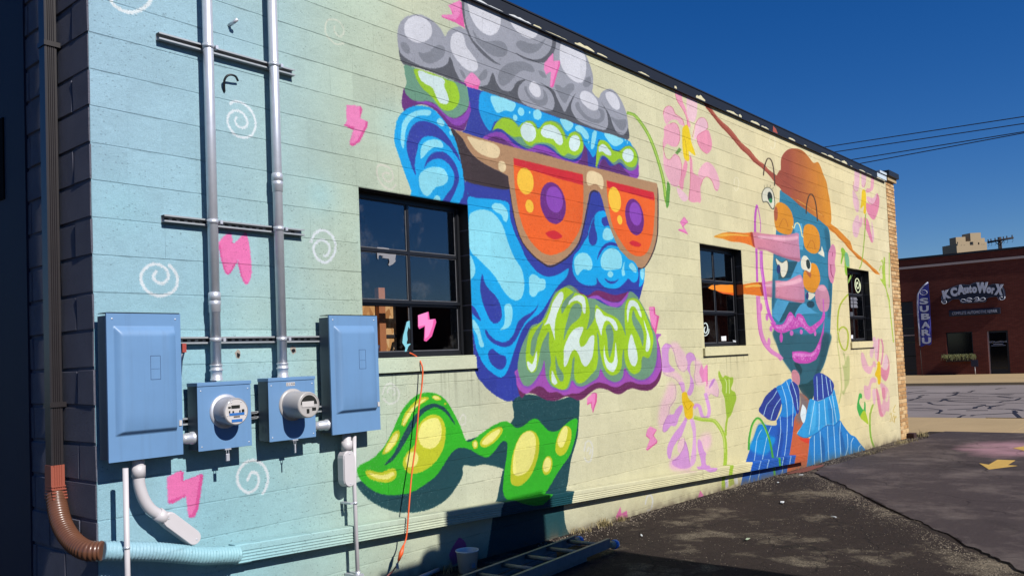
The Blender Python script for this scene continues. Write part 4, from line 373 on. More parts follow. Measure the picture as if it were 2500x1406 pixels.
F E2921E 0 10166 2697 10257 2774 10501 2880 10701 2873 10821 2767 10833 2629 10676 2498 10533 2437 10307 2460 10158 2539
F B4643A 0 10212 2796 10355 2779 10477 2724 10435 2661 10313 2716
F 5A5A48 0 9170 2873 9301 2845 9413 2829 9577 2877 9619 2798 9576 2700 9447 2615 9339 2623 9290 2727 9203 2790
F E8E4CC 0 9191 2869 9300 2836 9412 2820 9564 2864 9598 2796 9555 2701 9443 2626 9357 2633 9314 2734 9224 2797
F 27336E 0 9333 2729 9320 2697 9292 2673 9256 2663 9223 2669 9201 2691 9197 2722 9210 2754 9238 2778 9273 2789 9307 2782 9329 2761
F E8E4CC 0 10097 2873 10189 2964 10320 2979 10441 2919 10498 2861 10448 2747 10288 2763 10130 2779
F 1E3430 0 10466 2870 10463 2832 10438 2803 10399 2789 10356 2794 10320 2817 10301 2851 10304 2888 10328 2918 10367 2932 10410 2927 10446 2904
F E8E4CC 0 10238 2434 10499 2430 10595 2409 10452 2343 10319 2327 10245 2373
F 27336E 0 10331 2388 10319 2360 10295 2340 10265 2332 10237 2338 10219 2358 10215 2385 10227 2412 10251 2433 10281 2441 10309 2435 10328 2415
P E8E4CC 0 10797 3055 10942 3103 10990 3182 11078 3074 11075 3010 10897 3036
F 153F52 0 10550 2265 10524 2239 10463 2219 10383 2210 10305 2216 10251 2233 10234 2258 10259 2284 10319 2304 10398 2313 10477 2308 10532 2291
F D98AA8 0 11257 3074 11345 3171 11467 3245 11574 3214 11606 3111 11532 2961 11550 2844 11499 2763 11403 2628 11294 2630 11218 2723 11218 2878
P 8A2A58 0 11323 2910 11316 2861 11313 2805 11328 2768 11351 2740 11384 2721 11411 2710 11438 2718 11412 2729 11383 2747 11360 2773 11346 2808 11349 2864 11356 2912
P 8A2A58 0 11442 3113 11416 3046 11439 3047 11464 3114
F 17404A 0 9640 1416 9804 1399 9916 1325 9911 1290 9841 1234 9817 1281 9703 1332
F D08A96 0 9515 1270 9581 1319 9700 1309 9797 1247 9815 1165 9761 1103 9612 1117 9531 1178
F 15454C 0 9760 1098 10072 1111 10336 1152 10341 971 10244 869 10125 829 9981 921 9837 1000
F CF6238 0 9512 630 9551 696 9709 753 9817 861 9773 981 9982 933 10127 841 10050 751 9970 640 9830 534 9636 459 9600 417 9803 351 10063 314 10014 201 9923 13 9840 -128 9809 -228 9112 -156 9158 -71 9303 187 9461 476
F 7E7070 48 9766 1039 9981 921 10143 840 10050 751 9937 631 9773 563 9627 598 9546 662 9709 753 9771 864
F E0402A 0 9624 374 9801 340 10062 308 10021 247 9795 300
F 263A96 0 8366 841 8479 928 8592 1007 8814 1080 8966 1105 9076 999 9116 885 8987 751 8867 673 8657 701 8509 766
F 1E88D8 0 8966 1105 9152 1140 9329 1187 9476 1203 9514 1156 9431 1092 9499 951 9571 832 9613 714 9515 653 9252 641 9028 648 8949 677 9104 797 9098 953
F 283C98 0 9431 1092 9515 1167 9728 1088 9764 958 9724 752 9641 700 9541 834 9473 975
F 1F5DBE 0 8315 645 8443 655 8885 605 8921 668 9092 709 9258 685 9554 718 9507 597 9461 476 9303 187 9158 -71 9106 -199 8092 -140 7695 -92 7737 -12 7911 242 8035 371 8174 512
F 0F92DC 18 8315 645 8443 655 8570 633 8606 512 8836 446 8772 366 8494 257 8036 381 8174 512
F 283F9C 0 10341 1188 10582 1239 10848 1191 11082 1106 11176 1025 11128 952 11010 883 10759 849 10484 830 10306 853 10330 1008
F 2E9FE0 0 10148 875 10306 853 10483 824 10794 853 11047 893 11166 962 11251 818 11331 634 11342 480 11076 414 10765 453 10448 384 10246 355 9956 336 9744 368 9601 423 9699 477 9832 546 9974 663 10053 775
F 1F82D0 0 11340 467 11510 363 11791 208 12018 146 12239 17 12541 -164 12275 -241 11405 -253 10688 -238 9809 -228 9840 -128 9923 13 10014 201 10063 314 10246 355 10448 384 10764 447 11076 414
P 16529A 0 9595 420 9654 395 9740 366 9839 344 9957 332 10104 338 10250 352 10351 364 10454 381 10605 416 10767 444 10922 428 11079 410 11235 438 11349 470 11334 477 11221 445 11073 418 10924 435 10761 451 10593 423 10442 387 10341 370 10242 359 10098 345 9955 340 9843 351 9748 371 9665 400 9607 425
P 16529A 0 10465 334 10467 254 10470 152 10473 50 10475 -29 10492 -31 10490 49 10487 151 10484 253 10482 333
P 16529A 0 10765 182 10767 132 10764 72 10740 25 10717 -8 10733 -11 10757 22 10781 70 10784 131 10782 181
F 1A4CA8 18 8965 587 9114 463 9029 251 8884 -5 8777 9 8893 266 8923 482
F 1663AE 18 10507 330 10621 197 10616 -46 10478 -66 10495 150
F 1663AE 18 11253 386 11414 244 11520 -24 11363 -57 11294 192
F 48B4EE 18 10215 787 10376 776 10296 470 10126 414 10123 604
F 1D86CE 18 10854 793 10993 784 11126 498 10907 466
P BFE6FA 0 10463 1195 10458 1115 10451 1013 10446 918 10442 844 10465 843 10469 916 10474 1013 10481 1114 10486 1194
P BFE6FA 0 10668 1217 10679 853 10703 853 10692 1217
P BFE6FA 0 10834 1179 10908 876 10932 876 10858 1179
P BFE6FA 0 11000 1121 11041 931 11065 931 11025 1121
P BFE6FA 0 10326 841 10284 773 10218 668 10117 511 10030 377 10051 373 10138 508 10240 665 10306 770 10348 838
P BFE6FA 0 10494 792 10483 695 10466 576 10443 474 10422 399 10445 396 10466 472 10490 574 10506 694 10517 791
P BFE6FA 0 10711 839 10734 443 10758 442 10735 838
P BFE6FA 0 10924 862 10978 774 11031 655 11037 524 11028 418 11053 416 11061 522 11056 655 11002 774 10947 863
P BFE6FA 0 11054 905 11104 731 11157 545 11174 477 11179 455 11204 454 11199 476 11182 544 11129 731 11079 905
P BFE6FA 0 10233 344 10167 -88 10189 -90 10256 342
P BFE6FA 0 10469 382 10461 -100 10484 -102 10493 380
P BFE6FA 0 10783 427 10771 260 10761 72 10763 -36 10768 -101 10792 -103 10787 -39 10785 70 10795 258 10807 425
P BFE6FA 0 11044 404 11047 273 11050 115 11051 -9 11051 -97 11076 -100 11076 -11 11075 113 11072 271 11069 402
P BFE6FA 0 11360 441 11326 371 11292 255 11284 60 11286 -112 11311 -115 11310 58 11317 253 11352 368 11385 437
P BFE6FA 0 11627 236 11637 140 11630 29 11562 -47 11495 -96 11519 -102 11587 -52 11656 26 11664 138 11654 234
P BFE6FA 0 11926 145 11862 123 11794 77 11769 -24 11760 -115 11787 -118 11796 -26 11820 73 11886 117 11948 137
P BFE6FA 0 12267 -9 12202 -17 12134 -37 12118 -79 12118 -117 12146 -119 12146 -82 12160 -43 12221 -26 12282 -18
P BFE6FA 0 8980 1067 8911 1025 8819 973 8719 939 8622 899 8549 828 8501 768 8518 765 8566 825 8638 894 8732 933 8833 968 8927 1020 8997 1063
P BFE6FA 0 9090 956 8979 906 8854 839 8775 760 8727 696 8744 693 8793 756 8870 835 8995 901 9105 950
P BFE6FA 0 9141 1128 9197 1049 9256 942 9279 835 9281 717 9264 586 9230 453 9184 331 9125 208 9043 53 8975 -71 8994 -75 9062 49 9144 205 9203 328 9250 450 9284 584 9301 715 9299 834 9276 943 9216 1051 9159 1129
P BFE6FA 0 9318 1175 9373 1096 9437 999 9483 937 9505 859 9472 694 9431 547 9451 544 9493 692 9526 858 9503 938 9457 1000 9393 1098 9337 1177
P BFE6FA 0 9491 1167 9562 1073 9638 953 9663 841 9669 755 9690 755 9684 840 9658 953 9582 1074 9510 1169
P BFE6FA 0 9028 714 9037 633 9028 516 8964 377 8878 225 8781 55 8703 -78 8721 -81 8799 51 8897 221 8983 374 9047 514 9056 632 9047 713
P BFE6FA 0 8428 595 8352 560 8263 493 8212 379 8157 244 8048 98 7954 -17 7970 -21 8064 94 8173 241 8229 376 8279 490 8367 555 8442 589
P BFE6FA 0 8729 610 8656 556 8566 474 8496 374 8421 256 8311 97 8220 -33 8237 -37 8328 93 8438 252 8513 371 8583 470 8673 551 8746 605
F E6F2F4 0 9759 680 9839 802 9886 810 9986 744 9974 663 9896 564 9820 570
P 45A83A 0 8042 370 8051 427 8070 500 8103 571 8147 635 8198 683 8251 716 8296 733 8327 735 8355 728 8398 703 8452 660 8509 601 8566 525 8616 443 8650 365 8674 288 8692 214 8706 134 8721 21 8732 -73 8800 -79 8790 15 8775 129 8760 211 8742 285 8717 364 8682 444 8630 528 8571 606 8511 668 8452 715 8397 746 8330 762 8260 757 8200 735 8142 699 8087 648 8043 581 8008 509 7989 434 7980 377
P 8FD050 0 8057 461 8091 539 8138 628 8187 676 8238 706 8285 726 8327 732 8364 722 8409 695 8467 645 8526 582 8583 506 8625 444 8648 445 8605 507 8548 583 8487 647 8428 699 8379 729 8327 741 8272 735 8220 713 8167 682 8117 632 8070 543 8035 464
P 8DBF3C 0 12966 603 12876 541 12780 446 12740 317 12731 186 12744 87 12785 -2 12872 -100 12953 -174 13043 -172 12963 -98 12877 -3 12838 82 12825 179 12835 309 12873 435 12966 526 13055 586
F 3FB04A 0 12184 625 12268 754 12344 830 12466 809 12453 742 12371 747 12315 670 12502 548 12566 666 12627 649 12613 458 12713 298 12549 340 12315 440 12210 543
F B2CC2C 0 12315 440 12500 535 12618 485 12713 298 12509 357
P C8A840 0 13935 352 13987 371 14012 377 13997 316 13961 251 13927 241 13902 244 13898 236 13942 232 13989 246 14026 313 14041 377 13968 378 13911 359
P C8A840 0 14290 508 14194 456 14116 400 14187 376 14276 369 14277 377 14198 383 14145 398 14221 451 14318 503
P C8A840 0 14060 226 14121 298 14162 348 14172 277 14172 187 14202 185 14202 276 14180 354 14093 302 14031 230
P C8A840 0 14301 313 14103 210 14129 204 14328 307
P C8A840 0 14108 307 14329 275 14338 283 14116 315
F E9BBC4 0 12802 4674 13023 4682 13004 4471 12918 4301 12762 4245 12646 4302 12716 4396
F E9BBC4 0 13172 4679 13400 4675 13345 4480 13232 4385 13102 4398
F EAA9B8 0 13697 4693 13836 4687 13771 4448 13573 4347 13332 4304 13385 4386 13587 4425
F E9BBC4 0 12621 4263 12790 4200 12898 4092 12872 3943 12771 3890 12640 3966 12593 4104
F EBB4C2 0 13378 4241 13713 4251 13937 4367 13938 4265 13650 4129 13382 4161
F E58BA6 0 13296 4114 13650 4129 13917 4262 13979 4373 14085 4282 14007 4093 13764 3888 13598 3853 13377 3924 13278 4012
F E9BBC4 0 12763 3847 12866 3809 12847 3602 12693 3456 12518 3477 12492 3629 12601 3747
F E9B0BE 0 12941 3817 13050 3804 12950 3660 12839 3662
F E58BA6 0 13131 3836 13284 3840 13388 3776 13473 3609 13562 3454 13441 3438 13274 3579 13111 3724
F E9BBC4 0 13554 3829 13623 3673 13635 3523 13542 3452 13511 3600
P C0667E 0 12675 4415 12649 4361 12637 4301 12685 4263 12758 4244 12840 4261 12902 4284 12891 4288 12833 4265 12766 4251 12701 4268 12655 4304 12667 4363 12693 4416
P C0667E 0 13096 4408 13154 4388 13236 4381 13299 4429 13342 4479 13324 4478 13281 4429 13227 4385 13169 4394 13113 4414
P C0667E 0 13375 4158 13494 4133 13650 4124 13791 4176 13903 4247 13957 4314 13980 4366 13959 4364 13937 4313 13884 4247 13776 4178 13650 4130 13507 4140 13389 4164
P 9BB840 0 13193 3904 13171 3795 13123 3628 13022 3393 12917 3173 12856 3063 12805 2999 12738 2950 12685 2923 12726 2916 12783 2945 12854 2997 12907 3063 12969 3175 13075 3396 13177 3631 13225 3800 13247 3910
F EEC814 0 13103 4300 13224 4340 13312 4302 13303 4152 13242 3922 13111 3933 13170 4050 12970 3978 13031 4107
F 93C431 0 11854 3191 11958 3222 12083 3162 12208 3101 12223 2985 12204 2880 12101 2874 12066 2768 11976 2833 11992 3029 11969 3085 11847 2957 11799 2966 11872 3101
F 7AB88A 0 12027 3135 12149 3155 12220 3067 12208 2938 12077 2930 12026 3031
P B5C238 0 11529 1835 11571 1866 11630 1899 11697 1914 11761 1917 11831 1901 11894 1868 11923 1816 11920 1748 11878 1651 11811 1574 11754 1566 11678 1589 11603 1654 11547 1742 11522 1836 11524 1940 11551 2064 11606 2184 11692 2270 11806 2341 11976 2411 12124 2462 12074 2478 11924 2426 11748 2353 11627 2278 11537 2187 11480 2065 11453 1940 11452 1833 11478 1738 11535 1646 11617 1576 11738 1542 11874 1561 11950 1646 11994 1747 11997 1819 11963 1878 11886 1919 11783 1941 11674 1937 11579 1915 11510 1877 11466 1845
F AFCB48 0 14124 3203 14207 3195 14176 3039 14164 2871 14184 2653 14319 2477 14346 2400 14228 2448 14136 2625 13949 2733 13839 2804 13985 2811 13981 3002 14028 3030 14030 3145 14090 3136 14115 3048
P AFCB48 0 14045 3037 13993 3047 13906 3040 13850 2991 13810 2943 13857 2943 13897 2990 13945 3034 13972 3032 14010 3023
P AFCB48 0 14071 3123 14070 3145 14034 3166 13965 3142 13920 3117 13962 3112 14006 3136 14031 3151 14019 3139 14020 3119
P A8C444 0 14462 3316 14330 2658 14382 2660 14515 3320
P B8CE50 0 14230 2524 14255 2419 14286 2268 14315 2088 14342 1907 14367 1755 14384 1649 14454 1650 14436 1757 14411 1909 14384 2091 14355 2272 14323 2423 14299 2529
P C9C584 0 11447 1806 11422 1737 11404 1639 11429 1535 11462 1417 11474 1276 11479 1141 11488 1051 11484 977 11444 893 11394 819 11350 768 11317 737 11371 728 11404 760 11449 812 11500 887 11541 973 11546 1050 11537 1140 11532 1275 11519 1418 11486 1537 11461 1640 11479 1736 11504 1804
F BFC27E 12 11670 1524 11746 1489 11776 1376 11821 1442 11925 1462 11959 1371 11888 1057 11700 932 11588 849 11501 909 11637 946 11648 1202 11602 1314 11683 1312 11727 1378
F E8B2BA 0 12557 1494 12665 1492 12790 1370 12918 1259 13111 1276 13160 1335 13276 1332 13296 1234 13142 1239 13008 1136 12822 1143 12616 1222 12531 1354
F E9BCC4 0 13049 1555 13238 1747 13356 1752 13404 1697 13550 1732 13483 1387 13285 1380 13279 1551 13134 1397 13008 1436
P DE8CA0 0 13528 1720 13508 1648 13475 1549 13421 1428 13374 1330 13451 1326 13499 1425 13554 1546 13587 1646 13608 1719
P DE94A6 0 13641 1715 13682 1664 13717 1592 13702 1509 13663 1422 13604 1332 13552 1264 13646 1256 13699 1325 13759 1416 13799 1506 13815 1593 13779 1670 13736 1723
F E08CA0 0 13592 1224 13764 1168 13930 1174 14036 1284 13944 1451 14083 1308 14060 1131 13893 987 13765 968 13578 1051 13557 1151
F ECC4CA 0 13672 1221 13808 1391 13941 1438 14020 1310 13933 1187 13764 1168
F E8B2BA 0 12601 941 12819 930 12950 1030 13109 1065 13274 1015 13245 968 13052 966 12942 887 12914 734 12776 695 12603 753
F E9BCC4 0 13027 835 13186 862 13204 752 13138 612 13041 606
F E8B0B8 0 13480 957 13789 879 13970 744 13907 434 13741 434 13606 370 13403 362 13303 455 13218 824 13299 844 13398 741 13483 564 13581 656 13530 807
F DE8CA0 0 13557 842 13703 859 13751 794 13704 660 13566 681
F EADAB4 0 13767 669 13915 785 13911 660 13814 591 13717 622
F DE8CA0 0 13220 836 13334 818 13464 467 13564 361 13404 368 13307 479
F EEC414 0 13410 1316 13547 1305 13557 1151 13497 944 13357 938 13337 1037 13213 1103 13350 1207
P A8BE48 0 13014 612 12934 565 12839 491 12770 376 12723 276 12781 269 12828 369 12896 483 12989 555 13068 601
P E0559C 0 1774 3476 1901 3494 1912 3475 1892 3403 1961 3391 1954 3356 1879 3232 1819 3191 1785 3195 1792 3230 1824 3307 1744 3325 1769 3367 1766 3417
P F487BE 0 1771 3477 1890 3494 1886 3407 1939 3393 1935 3361 1858 3241 1818 3208 1791 3209 1824 3311 1839 3329 1753 3337 1769 3367 1764 3416
F F278B6 0 755 2425 817 2486 839 2480 855 2424 925 2492 948 2489 968 2376 972 2244 944 2178 916 2188 884 2313 870 2312 818 2236 788 2242 760 2361
S E0559C 11 757 2409 768 2329 792 2251 819 2238 876 2312 899 2232 930 2184 948 2185
P E0559C 0 394 1056 475 1083 492 1070 489 1021 605 1047 615 1034 577 847 551 802 516 808 510 934 414 900 395 914
P F278B6 0 393 1056 471 1082 476 1074 476 1022 489 1018 593 1041 559 858 537 823 513 826 503 943 407 923 394 929
P E0559C 0 4539 1238 4653 1290 4716 1276 4701 1199 4629 1096 4608 1146 4603 1191 4542 1175
P F28AC2 0 4539 1238 4648 1288 4687 1278 4673 1205 4623 1116 4617 1204 4543 1190
P E0559C 0 5750 2132 5873 2135 5884 2052 5958 2033 5868 1833 5784 1931
P F28AC2 0 5756 2129 5849 2131 5848 2052 5916 2029 5854 1887 5789 1947
P DC5C9C 0 5669 878 5796 829 5720 778 5797 711 5774 686 5581 634 5556 647 5629 728 5643 744 5569 789 5598 847
P F294C6 0 5669 878 5785 830 5700 781 5788 716 5759 698 5582 649 5563 657 5642 734 5651 753 5576 793 5600 847
P E060A8 0 6627 3186 6718 3130 6596 3071 6708 2984 6471 3013 6492 3032 6600 3036 6524 3111
P F28AC2 0 6627 3183 6699 3128 6580 3075 6693 2999 6492 3028 6612 3039 6536 3112
P F06CB4 0 4941 66 5027 145 5040 78 5143 90 5154 1 5028 -2 4934 -18
F E860A8 0 2636 187 2705 252 2755 271 2818 202 2746 108 2663 81 2626 144
P F07CB8 0 6687 61 6785 -29 6709 -67 6571 -46
P B8CC50 0 7416 95 7536 97 7555 14 7412 -1
P D8D0E8 0 7306 101 7384 99 7381 3 7325 -6
P E8E8E0 0 7551 86 7645 87 7663 -1 7574 2
S E6EEF0 20 122 3758 132 3724 154 3701 205 3686 257 3698 311 3733 351 3783 372 3836
S E6EEF2 15 849 3292 895 3318 959 3311 1014 3263 1031 3199 1010 3136 962 3102 898 3099 853 3132 832 3186 847 3230 893 3260 939 3252 970 3212 965 3178 936 3158 900 3166 887 3196 897 3219
S E6EEF2 18 430 2269 465 2233 483 2188 470 2134 430 2099 367 2085 313 2102 277 2142 266 2193 294 2239 340 2264 394 2256 425 2224 424 2186 392 2158 353 2167 338 2193 362 2228
S E6EEF2 19 1428 2474 1462 2534 1528 2567 1604 2537 1635 2468 1609 2393 1547 2347 1483 2367 1450 2423 1465 2468 1515 2499 1569 2480 1583 2437 1554 2394 1527 2397
S E6EEF2 18 1006 868 1041 920 1048 985 1017 1047 961 1082 896 1078 844 1028 838 965 873 912 918 893 965 914 985 961 968 1004 931 1009 902 964
S D8DECB 12 1769 3918 1705 3894 1665 3902 1616 3935 1604 3982 1626 4039 1672 4062 1723 4063 1762 4031 1767 3995 1742 3960 1708 3960 1680 3990 1693 4021
S D6D4C4 14 2211 2970 2169 2930 2112 2931 2053 2975 2028 3040 2046 3085 2097 3097 2164 3077 2184 3019 2149 2983 2104 2990 2083 3026 2117 3044 2151 3040
S DCE0D4 15 2009 1421 2039 1482 2097 1501 2165 1444 2155 1380 2076 1355 2015 1399
S DCE0D4 13 2058 1428 2066 1460 2109 1468 2136 1435 2107 1415
S DEDCCE 12 2797 1177 2833 1220 2865 1194 2854 1148 2811 1141
P DEDCCE 0 4470 748 4481 787 4499 825 4528 835 4554 831 4576 805 4588 763 4574 707 4549 660 4525 650 4506 654 4483 674 4465 697 4444 693 4462 669 4491 644 4533 636 4570 651 4598 702 4612 761 4599 807 4569 840 4521 849 4478 833 4457 791 4447 752
P DEDCCE 0 4517 742 4529 762 4538 776 4544 769 4555 752 4544 734 4529 717 4551 709 4567 727 4579 751 4563 775 4528 790 4506 769 4495 748
P E2E2DA 0 5508 89 5521 123 5542 157 5573 169 5597 168 5617 149 5628 116 5618 72 5594 35 5555 32 5517 36 5518 21 5563 16 5617 23 5647 65 5658 113 5644 151 5611 180 5560 184 5517 168 5493 130 5480 96
P F0E6C0 0 9199 4486 9212 4522 9235 4560 9270 4580 9304 4587 9346 4577 9376 4551 9373 4505 9350 4456 9316 4424 9289 4410 9260 4420 9232 4438 9207 4428 9236 4410 9282 4397 9338 4421 9377 4458 9402 4509 9405 4559 9371 4588 9318 4600 9258 4588 9210 4560 9184 4519 9171 4483
P F0E6C0 0 8002 3742 8014 3780 8034 3819 8063 3834 8088 3835 8114 3815 8126 3780 8110 3734 8080 3691 8053 3671 8036 3667 8014 3682 7997 3702 7974 3695 7992 3674 8021 3656 8067 3665 8103 3690 8133 3735 8151 3784 8137 3821 8106 3845 8057 3843 8013 3820 7990 3778 7978 3740
P F0E6C0 0 10667 4548 10690 4575 10720 4599 10752 4604 10784 4598 10796 4568 10790 4533 10757 4513 10723 4500 10737 4494 10776 4509 10816 4535 10824 4573 10810 4607 10763 4615 10704 4604 10665 4575 10641 4548
"""
MX0,MX1,MZ0,MZ1,PPM=-0.1,14.7,-0.25,4.85,230
def _catmull(P,closed,n=5):
    P=np.asarray(P,float); N=len(P)
    if N<3: return P
    out=[]
    rng=range(N) if closed else range(N-1)
    for i in rng:
        if closed: p0,p1,p2,p3=P[(i-1)%N],P[i],P[(i+1)%N],P[(i+2)%N]
        else: p0,p1,p2,p3=P[max(i-1,0)],P[i],P[i+1],P[min(i+2,N-1)]
        for k in range(n):
            t=k/n
            out.append(.5*((2*p1)+(p2-p0)*t+(2*p0-5*p1+4*p2-p3)*t*t+(3*p1-p0-3*p2+p3)*t**3))
    if not closed: out.append(P[-1])
    return np.array(out)
SUB=3
def _cover(poly,W,H):
    """anti-aliased coverage of a polygon in pixel coords -> (x0,y0,mask)"""
    x=poly[:,0]; y=poly[:,1]
    y0=max(int(np.floor(y.min())),0); y1=min(int(np.ceil(y.max()))+1,H)
    x0=max(int(np.floor(x.min()))-1,0); x1=min(int(np.ceil(x.max()))+2,W)
    if y1<=y0 or x1<=x0: return None
    acc=np.zeros((y1-y0,x1-x0),np.float32)
    xn=np.roll(x,-1); yn=np.roll(y,-1)
    for r in range(y0,y1):
        row=acc[r-y0]
        for s in range(SUB):
            yy=r+(s+.5)/SUB
            m=(y<=yy)!=(yn<=yy)
            if not m.any(): continue
            xs=np.sort(x[m]+(yy-y[m])/(yn[m]-y[m])*(xn[m]-x[m]))-x0
            for a,b in zip(xs[0::2],xs[1::2]):
                a=min(max(a,0),x1-x0-1e-3); b=min(max(b,0),x1-x0-1e-3)
                ia,ib=int(a),int(b)
                if ia==ib: row[ia]+=b-a
                else:
                    row[ia]+=ia+1-a; row[ib]+=b-ib
                    if ib>ia+1: row[ia+1:ib]+=1
    return x0,y0,np.clip(acc/SUB,0,1)
def _blur(m,r):
    for ax in (0,1):
        for _ in range(2):
            c=np.cumsum(np.pad(m,[(r+1,r) if a==ax else (0,0) for a in (0,1)]),axis=ax)
            m=(np.take(c,range(2*r+1,c.shape[ax]),axis=ax)-np.take(c,range(0,c.shape[ax]-2*r-1),axis=ax))/(2*r+1)
    return m
def _stroke(P,w):
    P=_catmull(P,False,5); d=np.gradient(P,axis=0); L=np.hypot(d[:,0],d[:,1])[:,None]+1e-6
    n=np.c_[-d[:,1],d[:,0]]/L*w/2
    return np.concatenate([P+n,(P-n)[::-1]])
def _hex(h): return np.array([int(h[i:i+2],16) for i in (0,2,4)],np.float32)/255
def paint(data):
    W=int((MX1-MX0)*PPM); H=int((MZ1-MZ0)*PPM)
    X=MX0+(np.arange(W)+.5)/PPM; Z=MZ0+(np.arange(H)+.5)/PPM
    # sprayed background fading from aqua at the street corner to cream
    kx=[-.1,.6,1.25,1.75,2.3,3.2,4.5,6.5,9,12,14.7]
    top=['A2C6D8','A4C9D7','AFCDCC','BDCFBB','C6CFB4','CDCFB2','D6D3B0','DED7AE','E9DBAC','ECDCAA','EADDB2']
    bot=['9BCCDA','9CCED9','A8D2D4','BFD6C4','CFD7BB','D6D6B6','DCD7B2','E1DAAC','EADCA8','EDDDA8','EBDEB2']
    it=lambda cs:np.stack([np.interp(X,kx,[_hex(c)[i] for c in cs]) for i in range(3)],-1)
    a,b=it(top),it(bot)
    f=np.clip((Z-.6)/2.6,0,1)[:,None,None]
    img=(b[None]*(1-f)+a[None]*f).astype(np.float32)
    rng=np.random.default_rng(5)
    # cloudy overspray: slightly shifted background colours
    for k in range(150):
        cx=rng.uniform(-.1,6) if k<100 else rng.uniform(6,14.7); cz=rng.uniform(0,4.8); r=rng.uniform(.1,.38)
        i0,i1=np.searchsorted(X,[cx-2*r,cx+2*r]); j0,j1=np.searchsorted(Z,[cz-2*r,cz+2*r])
        if i1<=i0 or j1<=j0: continue
        g=np.exp(-(((X[i0:i1]-cx)/r)**2)[None]*1.6-(((Z[j0:j1]-cz)/r)**2)[:,None]*1.6)[...,None]*rng.uniform(.25,.6)
        xs=np.clip(cx+rng.normal()*.5,-.1,14.6); c=(a if rng.random()<.5 else b)[int((xs-MX0)*PPM)]
        img[j0:j1,i0:i1]=img[j0:j1,i0:i1]*(1-g)+c*g
    def px(v):
        p=np.array(v,float).reshape(-1,2)/1000
        return np.c_[(p[:,0]-MX0)*PPM,(p[:,1]-MZ0)*PPM]
    for l in data.strip().split('\n'):
        t=l.split(); c=t[0]; soft=0
        if c=='D':
            q=_cover(_catmull(px(list(map(int,t[4:]))),True,4),W,H); jj,ii=np.nonzero(q[2]>.9); n=int(t[3]); rr=max(1.,float(t[2])/1000*PPM/2); k_=rng.integers(0,len(jj),n)
            for a_,b_ in zip(ii[k_]+q[0],jj[k_]+q[1]):
                R_=int(rr*2)+1; yy,xx=np.mgrid[-R_:R_+1,-R_:R_+1]; th=rng.uniform(-.5,.5); u=xx*np.cos(th)+yy*np.sin(th); v=-xx*np.sin(th)+yy*np.cos(th)
                m=np.clip(1.4-np.hypot(u/(rr*1.5),v/(rr*.8)),0,1)[...,None]*.8; s_=img[b_-R_:b_+R_+1,a_-R_:a_+R_+1]
                if s_.shape==m.shape[:2]+(3,): s_[:]=s_*(1-m)+_hex(t[1])*m
            continue
        if c=='G':
            c1,c2=_hex(t[1]),_hex(t[2]); g0,g1=float(t[3])/1000,float(t[4])/1000; P=_catmull(px(list(map(int,t[5:]))),True,4)
        elif c=='S': c1=_hex(t[1]); P=_stroke(px(list(map(int,t[3:]))),float(t[2])/1000*PPM)
        else:
            c1=_hex(t[1]); soft=int(float(t[2])/1000*PPM); P=px(list(map(int,t[3:])))
            if c=='F': P=_catmull(P,True,4)
        r=_cover(P,W,H)
        if r is None: continue
        x0,y0,m=r
        if soft>0:
            pad=2*soft; m=np.pad(m,pad); m=_blur(m,soft); x0-=pad;y0-=pad
            sx,sy=max(0,-x0),max(0,-y0); m=m[sy:,sx:]; x0+=sx;y0+=sy; m=m[:H-y0,:W-x0]
        h,w=m.shape; m=m[...,None]
        col=c1
        if c=='G':
            k=np.clip((X[x0:x0+w]-g0)/(g1-g0),0,1)[None,:,None]; col=c1*(1-k)+c2*k
        img[y0:y0+h,x0:x0+w]=img[y0:y0+h,x0:x0+w]*(1-m)+col*m
    # ---- wear: mottled coats, pits the spray missed, grime at the foot of the wall
    def vn(cell,sd):
        g=np.random.default_rng(sd).random((int(H/cell)+3,int(W/cell)+3)).astype(np.float32); y=np.arange(H)/cell; x=np.arange(W)/cell
        yi=y.astype(int); xi=x.astype(int); fy=(y-yi)[:,None]; fx=(x-xi)[None]; fy=fy*fy*(3-2*fy); fx=fx*fx*(3-2*fx)
        a_=g[yi][:,xi]; b_=g[yi][:,xi+1]; c_=g[yi+1][:,xi]; d_=g[yi+1][:,xi+1]
        return (a_*(1-fx)+b_*fx)*(1-fy)+(c_*(1-fx)+d_*fx)*fy
    # stippled spray edges
    jy=np.clip(np.arange(H)[:,None]+np.round(rng.normal(0,.52,(H,W))).astype(int),0,H-1); jx=np.clip(np.arange(W)[None]+np.round(rng.normal(0,.52,(H,W))).astype(int),0,W-1)
    img=img[jy,jx]
    mott=.5*vn(60,1)+.3*vn(22,2)+.2*vn(9,3)
    img*=(.955+.08*mott)[...,None]
    # course by course, block by block tone
    ci=np.floor((Z-2.905)/.2032+40).astype(int); bi=np.floor((X[None]+(ci[:,None]%2)*.2032)/.4064).astype(int)
    tone=np.random.default_rng(9).normal(1,.014,(80,60)).astype(np.float32); img*=tone[ci[:,None]%80,bi%60][...,None]
    grain=rng.normal(0,1,(H,W)).astype(np.float32); img*=(1+.022*grain)[...,None]
    zone=np.clip((vn(110,4)-.35)*2.2,0,1); pits=(rng.random((H,W))<.010*zone); pits|=np.roll(pits,1,1)&(rng.random((H,W))<.6)
    img[pits]*=.76
    lum=img.mean(-1); z2=np.clip((vn(90,6)-.42)*2.6,0,1); sp=(rng.random((H,W))<.022*z2*(lum<.5)); img[sp]=img[sp]*.5+np.array([.78,.82,.8],np.float32)*.5
    # joints: ragged dark bits along the bed joints
    jz=np.abs(((Z-2.905)/.2032+.5)%1-.5)*.2032; jm=np.clip(1-jz/.007,0,1)[:,None]*np.clip((vn(16,8)-.45)*2.4,0,1); img*=(1-.16*jm)[...,None]
